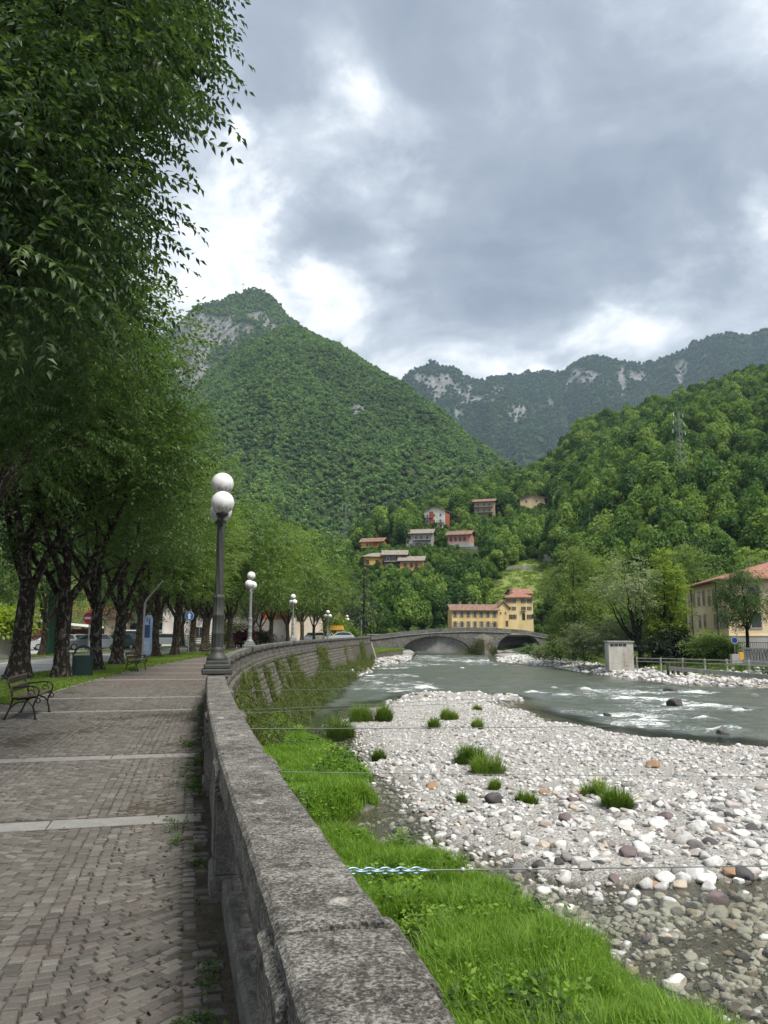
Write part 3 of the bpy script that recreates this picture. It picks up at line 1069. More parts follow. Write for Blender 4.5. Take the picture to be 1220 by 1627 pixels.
def hill_hit(px, py, d0=None):
    """distance at which the sight line through (px, py) meets the hillside"""
    Y = np.linspace(d0 or float(RH_FOOT(px)), float(RH_D(px)) * 1.02, 500)
    D = ray(px, py)
    z = EYE + D[2] / D[1] * Y
    qx = 610 + FPX * D[0] / D[1]
    hz = hill_z(np.full(Y.shape, qx), Y)
    i = np.nonzero(hz >= z)[0]
    Yv = Y[i[0]] if len(i) else Y[-1]
    return np.array([D[0] / D[1] * Yv, Yv, float(hill_z(np.array(qx), np.array(Yv)))])


SP_D, SP_Z = crest_fn([(-1500, 640, 1300), (-300, 640, 1450), (100, 660, 1500), (250, 650, 1500), (300, 612, 1480), (340, 572, 1450), (380, 543, 1430), (420, 524, 1400), (450, 516, 1390), (480, 521, 1380), (500, 532, 1360), (520, 541, 1340), (540, 548, 1320), (560, 559, 1300), (590, 577, 1270),
                       (620, 594, 1230), (650, 610, 1190), (690, 642, 1130), (730, 674, 1060), (770, 707, 990), (800, 731, 930), (820, 744, 890), (860, 777, 830), (900, 805, 790), (1000, 850, 740), (1300, 900, 700), (2000, 930, 700)], 5.0)
SP_FOOT = lambda q: np.interp(q, [-1500, 300, 800, 2000], [420, 440, 560, 620])
PK_D, PK_Z = crest_fn([(-2000, 480, 2300), (-600, 440, 2300), (0, 520, 2250), (150, 560, 2250), (230, 540, 2200), (270, 512, 2200), (290, 487, 2200), (310, 481, 2190), (335, 478, 2180), (350, 470, 2170), (370, 466, 2160), (385, 459, 2150), (400, 457, 2150), (412, 461, 2140), (425, 473, 2130), (440, 491, 2120), (455, 505, 2110), (468, 516, 2100), (490, 530, 2080), (540, 580, 2000), (700, 720, 1800), (900, 850, 1700), (1400, 900, 1700)], 5.0)
PK_FOOT = lambda q: np.interp(q, [-2000, 1400], [1250, 1250])
FR_D, FR_Z = crest_fn([(-1500, 600, 3400), (300, 640, 3400), (540, 660, 3400), (600, 625, 3400), (640, 601, 3400), (655, 588, 3400), (672, 581, 3400), (690, 577, 3380), (710, 582, 3360), (725, 585, 3350), (738, 592, 3350), (750, 600, 3380), (770, 603, 3420), (800, 598, 3450), (830, 596, 3450), (855, 591, 3450), (875, 587, 3450), (890, 590, 3450), (905, 592, 3430),
                       (918, 583, 3420), (930, 573, 3400), (945, 566, 3400), (960, 562, 3400), (975, 566, 3400), (990, 572, 3400), (1010, 575, 3400), (1040, 577, 3400), (1060, 571, 3380), (1075, 567, 3360), (1100, 560, 3350), (1112, 552, 3340), (1125, 541, 3340), (1145, 537, 3330), (1160, 532, 3320), (1180, 527, 3300), (1200, 530, 3300), (1225, 534, 3300), (1300, 500, 3250), (1500, 520, 3200), (2200, 560, 3200)], 4.0)
FR_FOOT = lambda q: np.interp(q, [-1500, 2200], [1900, 1900])


def mount_z(q, Y, FOOT, D_, Z_, amp, k, seed, pw):
    f, d, zc = FOOT(q), D_(q), Z_(q)
    t = (Y - f) / (d - f)
    X = (q - 610) / FPX * Y
    tt = np.clip(t, 0, 1)
    up = 5 + (zc - 5) * tt ** pw
    r = 1 - 2 * np.abs(fbm(X * k, Y * k * .35, seed, 4, .55))
    r2 = fbm(X * k * 3.1, Y * k * 2.0, seed + 3, 4)
    env = np.clip(t * 4, 0, 1) * np.clip((1.0 - t) * 3.5, 0, 1)
    up = up + amp * (r * .8 + r2 * .5) * env + amp * .10 * fbm(X * k * 9, Y * k * 9, seed, 3) * np.clip(t * 4, 0, 1) - np.clip(t - 1, 0, 9) * zc * .9
    return up


SPUR = (SP_FOOT, SP_D, SP_Z, 46.0, .0042, 11.0, 1.12)
PEAK = (PK_FOOT, PK_D, PK_Z, 70.0, .0034, 23.0, 1.25)
FAR = (FR_FOOT, FR_D, FR_Z, 95.0, .0026, 31.0, 1.15)


def rock_mask(px, py, X, Y, Z, spots):
    m = np.zeros(px.shape)
    for a, b, ra, rb, s in spots:
        m = np.maximum(m, s * np.exp(-((px - a) / ra) ** 2 - ((py - b) / rb) ** 2))
    n = .7 * fbm(X * .030, Z * .007, Y * .012, 4, .6) + .4 * fbm(X * .05, Z * .03, Y * .03, 3)
    return smooth_step(.42, .62, m + .45 * n * (m > .03))


ROCK_SPUR = [(565, 650, 16, 9, .75), (530, 727, 26, 10, .75), (655, 745, 20, 12, .6), (590, 742, 16, 8, .6), (470, 690, 14, 22, .5), (330, 640, 9, 40, .5), (640, 740, 20, 10, .5)]
ROCK_PEAK = [(408, 504, 22, 10, 1.2), (345, 527, 38, 28, 1.1), (300, 560, 30, 55, 1.2), (310, 505, 34, 16, .85), (385, 525, 26, 14, .75), (322, 590, 14, 34, .95), (430, 520, 20, 14, .6)]
ROCK_FAR = [(700, 612, 46, 26, .75), (665, 600, 18, 16, .6), (760, 640, 40, 16, .72), (740, 625, 26, 24, .6), (820, 655, 14, 14, 1.0), (790, 622, 20, 10, .6), (930, 600, 30, 15, .95), (900, 615, 10, 12, .5), (985, 612, 12, 26, .8), (1020, 600, 22, 16, .7), (1082, 590, 18, 24, .75), (860, 640, 30, 10, .5), (730, 660, 16, 20, .6)]
_MT = {}
for nm, prm, spots, nq, nt_, lab in (('mountain', SPUR, ROCK_SPUR, 5, 130, 'forested mountain spur filling the valley behind the village'), ('mountain_peak', PEAK, ROCK_PEAK, 5, 90, 'pointed mountain summit with bare grey cliffs'), ('far_ridge', FAR, ROCK_FAR, 4, 90, 'distant blue-green ridge with pale limestone cliffs')):
    lo, hi = (-1500, 2000) if nm != 'mountain_peak' else (-2000, 1400)
    q = np.concatenate([np.arange(lo, 200, 50), np.arange(200, 1260, nq), np.arange(1260, hi + 1, 50)])
    fr = np.concatenate([np.linspace(-.1, 0, 3), np.linspace(.01, 1.0, nt_), np.linspace(1.03, 1.5, 6)])
    Q, T = polar(q, fr)
    Ym = prm[0](Q) + T * (prm[1](Q) - prm[0](Q))
    Xm = (Q - 610) / FPX * Ym
    Zm = mount_z(Q, Ym, *prm)
    a, b = pr(np.stack([Xm, Ym, Zm], -1))
    rk = rock_mask(a, b, Xm, Ym, Zm, spots)
    put(nm, grid_mesh(nm, Xm, Ym, Zm, MAT['mountain'], {'rock': rk}), None, lab, 'mountain', None, 'structure')
    _MT[nm] = (Q, Xm, Ym, Zm, rk)
# valley floor carried out to the horizon
mb = MB()
mb.add([(-6800, -600, -6), (6800, -600, -6), (6800, 6000, -6), (-6800, 6000, -6)], [(0, 1, 2, 3)])
obj('valley_ground', mb, MAT['forestfloor'], kind='structure', label='valley floor reaching to the mountains', cat='ground')

# ------------------------------------------------------------------ air
mb = MB()
mb.box((0, 2700, 710), (14000, 6900, 1434))
t = MT('valley_air')
vol = t.nd('ShaderNodeVolumePrincipled')
vol.inputs['Color'].default_value = (.62, .80, 1.0, 1)
vol.inputs['Density'].default_value = 0.00008
vol.inputs['Anisotropy'].default_value = 0.2
t.t.links.new(vol.outputs[0], t.out.inputs['Volume'])
obj('haze', mb, t.m, kind='stuff', label='thin bluish valley haze in front of the mountains', cat='haze')
# ------------------------------------------------------------------ trees
def twig_template(nl, L, leaf, fold=True, seed=0, droop=.45):
    """a twig along +x whose leaves hang to both sides; returns verts, faces, leaf id"""
    r = np.random.default_rng(seed)
    V, F, ID = [], [], []
    n = 0
    for i in range(nl):
        t = (i + .6) / nl
        p = np.array([L * t, 0, -droop * L * t * t])
        sgn = 1 if i % 2 else -1
        d = np.array([.55 + r.normal(0, .25), sgn * (.75 + r.normal(0, .2)), -.55 + r.normal(0, .35)])
        if i == nl - 1:
            d = np.array([1, 0, -.8])
        d /= np.linalg.norm(d)
        up = np.array([r.normal(0, .35), r.normal(0, .35), 1.0])
        s = np.cross(d, up)
        s /= np.linalg.norm(s)
        nn = np.cross(s, d)
        l = leaf * r.uniform(.7, 1.2)
        wd = l * .20
        if fold:
            q = [p, p + d * l * .42 + s * wd + nn * wd * .45, p + d * l - nn * l * .12, p + d * l * .42 - s * wd + nn * wd * .45, p + d * l * .45]
            V += q
            F += [(n, n + 4, n + 1), (n + 1, n + 4, n + 2), (n, n + 3, n + 4), (n + 3, n + 2, n + 4)]
            ID += [i] * 5
            n += 5
        else:
            q = [p, p + d * l * .45 + s * wd * 1.25, p + d * l, p + d * l * .45 - s * wd * 1.25]
            V += q
            F += [(n, n + 1, n + 2, n + 3)]
            ID += [i] * 4
            n += 4
    if fold:      # the twig itself
        k = 4
        for i in range(k + 1):
            t = i / k
            p = np.array([L * t, 0, -droop * L * t * t])
            for a in (0, 1):
                ang = 2.0 * a
                V.append(p + np.array([0, .0035 * (1 - .7 * t) * (1 if a else -1), .002 * a]))
                ID.append(0)
        for i in range(k):
            F += [(n + 2 * i, n + 2 * i + 1, n + 2 * i + 3), (n + 2 * i, n + 2 * i + 3, n + 2 * i + 2)]
    return np.array(V), np.array(F), np.array(ID)


def place_twigs(mb, tmpl, P, az, el, roll, sc, tint, rng):
    V, F, ID = tmpl
    k = len(P)
    ca, sa, ce, se = np.cos(az), np.sin(az), np.cos(el), np.sin(el)
    cr, sr = np.cos(roll), np.sin(roll)
    R = np.empty((k, 3, 3))
    X = np.stack([ca * ce, sa * ce, se], -1)
    Yv = np.stack([-sa, ca, np.zeros(k)], -1)
    Z = np.cross(X, Yv)
    Y2 = Yv * cr[:, None] + Z * sr[:, None]
    Z2 = -Yv * sr[:, None] + Z * cr[:, None]
    R[:, :, 0], R[:, :, 1], R[:, :, 2] = X, Y2, Z2
    VV = np.einsum('kij,vj->kvi', R, V) * sc[:, None, None] + P[:, None, :]
    lt = rng.random((k, ID.max() + 1))[:, ID]
    TT = np.clip(.62 * tint[:, None] + .38 * lt, 0, 1)
    FF = (F[None] + (np.arange(k) * len(V))[:, None, None]).reshape(-1, F.shape[1])
    mb.add(VV.reshape(-1, 3), FF, 0, TT.ravel(), None, False)


def crown_mesh(name, mat, clumps, ntw, tmpl, seed, elev=(.15, .5), inner=.25, flat=1.0):
    """clumps: (x, y, z, r). twigs grow outwards all over the clumps"""
    rng = np.random.default_rng(seed)
    cl = np.array(clumps, float)
    wgt = cl[:, 3] ** 2
    ix = rng.choice(len(cl), ntw, p=wgt / wgt.sum())
    d = rng.normal(size=(ntw, 3))
    d /= np.linalg.norm(d, axis=1)[:, None]
    d[:, 2] *= np.where(d[:, 2] < 0, .75, 1.0)
    rr = cl[ix, 3] * (1 - inner * rng.random(ntw) ** 1.5)
    P = cl[ix, :3] + d * rr[:, None] * np.array([1, 1, flat])
    az = np.arctan2(d[:, 1], d[:, 0]) + rng.normal(0, .6, ntw)
    el = elev[0] + elev[1] * d[:, 2] + rng.normal(0, .25, ntw)
    ctint = rng.random(len(cl))
    tint = np.clip(.5 * ctint[ix] + .5 * rng.random(ntw), 0, 1)
    mb = MB()
    place_twigs(mb, tmpl, P, az, el, rng.normal(0, .35, ntw), rng.uniform(.75, 1.25, ntw), tint, rng)
    return mb.mesh(name, mat)


def limb(p0, p1, r0, r1, n=7, sag=.0, seed=0, wig=.06):
    p0, p1 = np.array(p0, float), np.array(p1, float)
    t = np.linspace(0, 1, n)
    P = p0 + (p1 - p0) * t[:, None]
    L = np.linalg.norm(p1 - p0)
    P[:, 2] += sag * L * np.sin(pi * t)
    e = np.sin(pi * t)[:, None]
    P += e * wig * L * np.stack([vn(t * 3, seed, 1), vn(t * 3, seed, 2), .4 * vn(t * 3, seed, 3)], -1)
    return P, r0 + (r1 - r0) * t


def trunk_mesh(name, mat, tr, th, targets, seed, lean=(0, 0), flare=1.6, nsub=3, sub_r=1.6):
    """trunk of radius tr and fork height th, limbs to every target"""
    rng = np.random.default_rng(seed)
    mb = MB()
    zs = np.array([-.15, .0, .18, .5, 1.0, 1.7, th * .8, th, th + .25])
    zs = zs[(zs < th * .78) | (zs >= th * .8)]
    k = np.clip(1 - zs / .9, 0, 1) ** 2
    rad = tr * (1 + (flare - 1) * k)
    rad[-1] *= .75
    P = np.stack([lean[0] * zs / th + .05 * np.sin(zs * 1.3 + seed), lean[1] * zs / th + .05 * np.cos(zs * 1.1 + seed), zs], -1)
    mb.tube(P, rad, 14, wob=.16, seed=seed * 1.7)
    top = P[-2]
    nt = len(targets)
    for i, T in enumerate(targets):
        T = np.array(T, float)
        r0 = tr * (.60 if nt > 2 else .7) * rng.uniform(.8, 1.05)
        mid = top + (T - top) * .45
        mid[:2] = top[:2] + (T[:2] - top[:2]) * .62
        Pm, Rm = limb(top - np.array([0, 0, .25]), mid, r0, r0 * .6, 6, .02, seed + i)
        mb.tube(Pm, Rm, 9, wob=.12, seed=seed + i)
        Pn, Rn = limb(Pm[-1], T, r0 * .6, .035, 7, .03, seed + i + 9)
        mb.tube(Pn, Rn, 7)
        for j in range(nsub):
            k_ = rng.integers(2, 6)
            src = Pn[k_] if j % 2 else Pm[min(k_, 5)]
            rs = (Rn[k_] if j % 2 else Rm[min(k_, 5)]) * .55
            a = rng.uniform(0, 2 * pi)
            e = src + np.array([cos(a) * sub_r, sin(a) * sub_r, rng.uniform(.3, 1.0) * sub_r])
            Ps, Rs = limb(src, e, rs, .02, 6, .05, seed + i * 7 + j)
            mb.tube(Ps, Rs, 6)
    return mb.mesh(name, mat)


def ellipsoid_clumps(n, c, R, rr, seed, shell=.72, lowcut=-.75):
    rng = np.random.default_rng(seed)
    out = []
    while len(out) < n:
        d = rng.normal(size=3)
        d /= np.linalg.norm(d)
        if d[2] < lowcut:
            continue
        k = shell + (1 - shell) * rng.random() if rng.random() < .8 else rng.uniform(.2, shell)
        k *= 1 + .14 * float(vn(d[0] * 2 + seed, d[1] * 2, d[2] * 2))
        p = np.array(c) + d * k * np.array(R)
        out.append((*p, rng.uniform(*rr)))
    return out


TW_NEAR = twig_template(17, .74, .118, True, 1, .40)
TW_MID = twig_template(11, .85, .17, False, 2, .30)
TW_FAR = twig_template(7, 1.0, .30, False, 3, .25)

AVENUE_GROUP = 'old avenue trees between path and road'
BARKS = [MAT['bark'], MAT['bark_brown']]
# three avenue crowns, shared by the row
av = []
for v in range(3):
    cl = ellipsoid_clumps(38, (0, 0, 8.6), (3.8, 3.8, 4.6), (.9, 1.55), 20 + v, .78, -.80)
    cr = crown_mesh('avenue_crown', MAT['leaf_avenue'], cl, 3300, TW_MID, 40 + v)
    tg = [(2.2, .6, 8.2), (-1.9, 1.4, 8.6), (.2, -2.2, 8.0), (-.4, .6, 11.2)] + ([(1.2, 2.5, 7.6)] if v else [])
    av.append((cr, trunk_mesh('avenue_trunk', MAT['bark'], .245, 2.7, tg, 60 + v, flare=1.9)))
av_fars = []
for v in range(3):
    cl = ellipsoid_clumps(17, (0, 0, 8.4), (4.2, 4.2, 4.4), (1.3, 2.1), 31 + v, .8, -.75)
    av_fars.append(crown_mesh('avenue_crown_far', MAT['leaf_avenue'], cl, 1700, TW_FAR, 47 + v, inner=.12))
av_far = av_fars[0]


def tree(name, label, loc, crown, trunk, rz=0., sc=1.0, group=None, leafmat=None, barkmat=None):
    t = thing(name, label, 'tree', loc, rz, group, sc)
    b = put('trunk', trunk, t)
    c = put('crown', crown, t)
    for o, m in ((b, barkmat), (c, leafmat)):
        if m is not None:
            o.material_slots[0].link = 'OBJECT'
            o.material_slots[0].material = m
    return t


AV = [(32, 1081, 1.18, 0, 'avenue tree with a thick lichened trunk behind the nearest bench', 0),
      (97, 1078, 1.05, 1, 'avenue tree with a flared trunk directly beside the dark green litter bin', 0),
      (151, 1067, .95, 2, 'slim avenue tree with the no entry sign before its trunk', 0),
      (187, 1058, 1.0, 0, 'forked avenue tree on the grass just behind the second bench', 0),
      (221, 1048, .95, 1, 'pale avenue trunk standing between the second bench and the blue poster pillar', 1),
      (247, 1045, .92, 2, 'brown avenue trunk immediately beyond the blue poster pillar', 1),
      (279, 1043, .98, 0, 'broad brown avenue trunk in front of the white car', 1),
      (305, 1037, .95, 1, 'straight avenue trunk beside the blue arrow sign', 1),
      (329, 1033, .95, 2, 'avenue tree next to the third bench', 1)]
for i, (px, py, s, v, lab, bk) in enumerate(AV):
    p = un(px, py, z=0)
    lm = MAT['leaf_light'] if i in (5, 6, 7) else None
    tree('avenue_tree', lab, (p[0], p[1], -.03), av[v][0], av[v][1], i * 1.9, s, AVENUE_GROUP, lm, BARKS[bk])
yy = 71.0
ordn = ['first', 'second', 'third', 'fourth', 'fifth', 'sixth', 'seventh', 'eighth', 'ninth', 'tenth']
k = 0
for i in range(9):
    s = float(S_of_y(yy))
    x, y = W(s, 8.4 - .22 * i)
    tree('avenue_tree', ordn[i] + ' tree of the avenue beyond the third bench, dark fork above the parapet', (x, y, -.03), av_fars[i % 3], av[i % 3][1], i * 2.3, (.96, 1.12, .88, 1.06, .92, 1.1, .86, 1.02, .9)[i], AVENUE_GROUP, MAT['leaf_light'] if i in (1, 3, 6) else None, BARKS[1])
    yy += 8.2
# a second row across the road
for i, (s0, t0) in enumerate([(58, 16.3), (74, 16.6), (90, 16.4), (106, 16.2), (122, 15.5), (134, 14.5)]):
    x, y = W(s0, t0)
    tree('roadside_tree', ordn[i] + ' tree counted along the far side of the road', (x, y, -.1), av_far, av[(i + 1) % 3][1], i * 1.3, .9, 'trees along the far side of the road', None, BARKS[1])

def trim(cl, org, edge):
    """keep a crown inside its surveyed right-hand outline"""
    e = np.array(edge, float)
    out = []
    for x, y, z, r in cl:
        P = np.array([x, y, z]) + org
        a, b = pr(P)
        rp = (r + .45) * FPX / P[1]
        if float(a) + rp < np.interp(float(b), e[:, 0], e[:, 1]) + 12:
            out.append((x, y, z, r))
    return out


# the two near trees whose boughs hang into the picture; trunks stand beside the frame
cl = []
rng = np.random.default_rng(5)
EDGE_A = [(385, 35, 8.4, .55), (370, 85, 8.2, .5), (330, 45, 8.6, .8), (325, 120, 8.4, .55), (270, 70, 8.8, .9), (275, 150, 8.6, .7), (262, 210, 8.6, .6), (278, 262, 8.8, .5), (292, 310, 8.9, .42), (262, 330, 8.9, .55), (268, 400, 9.4, .5), (225, 440, 9.4, .7), (220, 360, 9.0, .8), (210, 270, 8.6, .9), (200, 170, 8.6, 1.0), (215, 70, 8.8, 1.1), (215, -30, 9, 1.2), (330, -40, 8.8, .9),
          (140, 120, 8.3, 1.0), (150, 230, 8.3, .9), (140, 330, 8.2, .9), (155, 420, 8.4, .8), (80, 90, 8.3, 1.0), (75, 220, 7.9, .8), (60, 330, 7.7, .75), (85, 430, 7.9, .7), (10, 150, 7.8, .9), (5, 280, 7.5, .7), (10, 400, 7.5, .7), (130, 20, 8.6, 1.2), (40, -10, 8.4, 1.2), (-60, 200, 8, 1.0), (-60, 340, 7.8, .9), (150, 500, 9.2, .6), (40, 500, 8.2, .6), (100, 530, 9.0, .5)]
NA = np.array([-8.4, 10.2, -.05])
for px, py, d, r in EDGE_A:
    cl.append((*(un(px, py, d=d) - NA), r))
for px, py, d, r in EDGE_A:
    if r > .6:
        cl.append((*(un(px - 25, py - 15, d=d + 1.6) - NA), r * 1.05))
cl += ellipsoid_clumps(46, (-.6, .9, 10.4), (5.2, 5.0, 5.2), (.9, 1.5), 71, .6, -.35)
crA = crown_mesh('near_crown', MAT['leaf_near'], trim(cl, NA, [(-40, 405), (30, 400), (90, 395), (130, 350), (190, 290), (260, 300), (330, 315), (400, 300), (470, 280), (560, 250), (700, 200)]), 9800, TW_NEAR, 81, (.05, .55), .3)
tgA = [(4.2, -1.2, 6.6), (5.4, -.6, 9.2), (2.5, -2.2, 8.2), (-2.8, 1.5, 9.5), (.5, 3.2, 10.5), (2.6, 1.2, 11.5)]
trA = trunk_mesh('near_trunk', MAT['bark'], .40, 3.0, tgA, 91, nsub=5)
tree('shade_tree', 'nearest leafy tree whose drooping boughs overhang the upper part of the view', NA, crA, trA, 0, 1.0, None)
NB = np.array([-11.4, 19.5, -.05])
cl = []
for px, py, d, r in [(262, 470, 17.5, .7), (285, 520, 18, .5), (255, 540, 17.5, .7), (225, 560, 17, .8), (245, 610, 17.5, .6), (200, 620, 16.5, .8), (170, 560, 16, .9), (130, 600, 16, .9), (80, 570, 15.5, .9), (40, 620, 15.5, .9), (100, 670, 15.5, .75), (160, 680, 16, .75), (30, 690, 15.5, .6), (215, 480, 17, 1.0), (150, 500, 16.5, 1.0), (215, 690, 17, .5), (60, 740, 15.5, .5), (-20, 650, 15.5, .9), (270, 420, 18, .8), (265, 580, 18.5, .5)]:
    cl.append((*(un(px, py, d=d) - NB), r))
cl += ellipsoid_clumps(52, (0, 0, 9.6), (5.2, 5.2, 5.4), (.9, 1.5), 72, .7, -.62)
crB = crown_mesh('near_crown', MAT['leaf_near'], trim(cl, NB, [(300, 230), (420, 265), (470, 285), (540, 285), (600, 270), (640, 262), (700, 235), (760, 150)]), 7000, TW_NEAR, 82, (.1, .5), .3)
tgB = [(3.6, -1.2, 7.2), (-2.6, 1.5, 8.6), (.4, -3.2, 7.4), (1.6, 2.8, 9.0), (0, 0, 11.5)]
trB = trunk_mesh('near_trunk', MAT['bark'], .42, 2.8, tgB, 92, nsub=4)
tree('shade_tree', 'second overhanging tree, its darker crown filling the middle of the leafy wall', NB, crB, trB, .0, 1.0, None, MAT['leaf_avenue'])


# ------------------------------------------------------------------ forest on the slopes
def blob_mesh(name, mat, seed, ncl=16, nleaf=900, ls=.55, squash=1.0):
    """broadleaf crown at a distance: leaf clumps over an uneven dome, radius about 1"""
    rng = np.random.default_rng(seed)
    cl = ellipsoid_clumps(ncl, (0, 0, 1.05), (.62, .62, .78 * squash), (.30, .46), seed, .8, -.6)
    cl = np.array(cl)
    ix = rng.choice(len(cl), nleaf, p=cl[:, 3] ** 2 / (cl[:, 3] ** 2).sum())
    d = rng.normal(size=(nleaf, 3))
    d /= np.linalg.norm(d, axis=1)[:, None]
    P = cl[ix, :3] + d * (cl[ix, 3] * rng.uniform(.8, 1.05, nleaf))[:, None]
    nrm = d + rng.normal(0, .45, (nleaf, 3))
    nrm /= np.linalg.norm(nrm, axis=1)[:, None]
    u = np.cross(nrm, rng.normal(size=(nleaf, 3)))
    u /= np.linalg.norm(u, axis=1)[:, None]
    v = np.cross(nrm, u)
    s = ls * .17 * rng.uniform(.6, 1.3, nleaf)[:, None]
    V = np.stack([P - u * s * 1.3, P + v * s * .8, P + u * s * 1.3, P - v * s * .8], 1).reshape(-1, 3)
    F = np.arange(nleaf * 4).reshape(-1, 4)
    ct = rng.random(len(cl))
    t = np.repeat(.55 * ct[ix] + .45 * rng.random(nleaf), 4)
    mb = MB().add(V, F, 0, t)
    return mb.mesh(name, mat)


def solid_blob(name, mat, seed, sub=9):
    """far crown: a bumpy closed dome"""
    n, m = 18, sub + 2
    th = np.linspace(.02, pi - .02, m)
    a = np.linspace(0, 2 * pi, n, endpoint=False)
    T, A = np.meshgrid(th, a, indexing='ij')
    x, y, z = np.sin(T) * np.cos(A), np.sin(T) * np.sin(A), np.cos(T)
    r = 1 + .42 * vn(x * 2.0 + seed * 9, y * 2.0, z * 2.0) + .30 * vn(x * 4.6 + seed, y * 4.6, z * 4.6)
    V = np.stack([x * r, y * r, .75 + z * r * .95], -1).reshape(-1, 3)
    ii, jj = np.meshgrid(np.arange(m - 1), np.arange(n), indexing='ij')
    j2 = (jj + 1) % n
    F = np.stack([ii * n + jj, (ii + 1) * n + jj, (ii + 1) * n + j2, ii * n + j2], -1).reshape(-1, 4)
    rng = np.random.default_rng(seed)
    mb = MB().add(V, F, 0, np.clip(.5 + .5 * vn(V[:, 0] * 3, V[:, 1] * 3, V[:, 2] * 3), 0, 1), None, True)
    return mb.mesh(name, mat)


HB = [blob_mesh('hill_crown', MAT['leaf_hill'], 100 + i, 15 + i, 1500, .50, 1.0 + .15 * (i % 3)) for i in range(6)]
MBL = [blob_mesh('mountain_crown', MAT['leaf_mount'], 200 + i, 8, 230, 1.25) for i in range(5)]
RDG = [blob_mesh('ridge_crown', MAT['leaf_ridge'], 220 + i, 8, 200, 1.35) for i in range(4)]
mb = MB().tube([(0, 0, -.3), (.02, 0, .3), (0, .03, .9)], [.075, .06, .03], 6)
HT = mb.mesh('hill_trunk', MAT['bark_brown'])

# house sites, kept clear of trees: photo box of each house and its distance
SITES = {}


def site(key, px, py):
    SITES[key] = hill_hit(px, py)
    return SITES[key]


CLEAR = []      # (px0, px1, py0, py1, distance)


def clear(px0, px1, py0, py1, d):
    CLEAR.append((px0, px1, py0, py1, d))


HOUSE_PX = {'red': (697, 838, 676, 716, 802, 834), 'grey': (668, 872, 644, 692, 836, 868), 'pink': (733, 868, 710, 756, 836, 866), 'orange': (594, 872, 570, 618, 846, 866), 'yellow': (598, 903, 572, 620, 873, 898), 'darkgrey': (628, 905, 612, 652, 872, 898), 'salmon': (655, 908, 640, 680, 879, 898),
            'brown': (772, 818, 753, 793, 790, 815), 'beige': (848, 806, 824, 870, 784, 800), 'lowerwall': (745, 880, 722, 760, 866, 876)}
for k_, v_ in HOUSE_PX.items():
    P = site(k_, v_[0], v_[1])
    clear(v_[2], v_[3], v_[4], v_[5], P[1] - 4)
clear(712, 866, 925, 1000, 215)

rng = np.random.default_rng(77)
N = 9000
q = rng.uniform(440, 1330, N)
t = rng.uniform(-.02, 1.02, N)
Yt = RH_FOOT(q) + t * (RH_D(q) - RH_FOOT(q))
# even cover over the ground: thin by true area and reject crowding on a coarse grid
Xt = (q - 610) / FPX * Yt
Zt = hill_z(q, Yt)
keep = rng.random(N) < np.clip((Yt * (RH_D(q) - RH_FOOT(q))) / (430 * 330.0), .15, 1.0)
a, b = pr(np.stack([Xt, Yt, Zt], -1))
keep &= ~in_poly(a, b, MEADOW_PX)
keep &= ~((q < 690) & (t > .90) & (rng.random(N) < .8))
keep &= ~(in_poly(a, b - 20.0, MEADOW_PX) & (Yt < 330)) & ~(in_poly(a, b - 10.0, MEADOW_PX) & (Yt < 330))
size = np.clip(rng.normal(3.5, .85, N), 1.8, 6.0)
h = size * 2.9
edge = smooth_step(0.0, .1, np.abs(q - 800) / 800)
for (x0, x1, y0, y1, d) in CLEAR:
    rp = size / Yt * FPX
    top = b - h * FPX / Yt
    hit = (a + rp > x0) & (a - rp < x1) & (b > y0) & (top < y1) & (Yt < d + 3)
    # low bushes remain in front of the houses
    ok = hit & (b > y1 + 2) & (b - y1 > 6)
    size = np.where(ok, np.minimum(size, np.maximum(.9, (b - y1) * .8 / FPX * Yt / 3.0)), size)
    hit = hit & ~ok
    keep &= ~hit
    foot = (np.abs(a - (x0 + x1) / 2) < (x1 - x0) / 2 + 3) & (np.abs(Yt - d - 5) < 9)
    keep &= ~foot
cells = {}
for i in np.argsort(rng.random(N)):
    if not keep[i]:
        continue
    c = (int(Xt[i] / 3.6), int(Yt[i] / 3.6))
    if c in cells:
        keep[i] = False
    cells[c] = 1
idx = np.nonzero(keep)[0]
ax, ay = pr(np.stack([Xt, Yt, Zt + size], -1))
inv = (ax > 540) & (ax < 1235) & (ay < 1015)
show = np.where(inv, size / Yt, 0)[idx]
order = idx[np.argsort(-show)]
IND, REST = order[:290], order[290:]
proto = None
HILL_GROUP = 'broadleaf trees of the wood on the hillside'
for n_, i in enumerate(IND):
    s = float(size[i])
    loc = (Xt[i], Yt[i], Zt[i] - .3)
    t = thing('hillside_tree', 'round green broadleaf tree in the dense wood covering the hillside', 'tree', loc, float(rng.uniform(0, 6.28)), HILL_GROUP, (s, s, s * float(rng.uniform(.9, 1.35))))
    put('trunk', HT, t)
    put('crown', HB[n_ % 6], t)
nr = len(REST)
s = size[REST]
scatter('hillside_wood', np.stack([Xt[REST], Yt[REST], Zt[REST] - .3], -1), np.stack([np.zeros(nr), np.zeros(nr), rng.uniform(0, 6.28, nr)], -1),
        np.stack([s, s, s * rng.uniform(.9, 1.35, nr)], -1), rng.integers(0, 6, nr), HB, 'mass of green trees covering the rest of the hillside', 'wood')
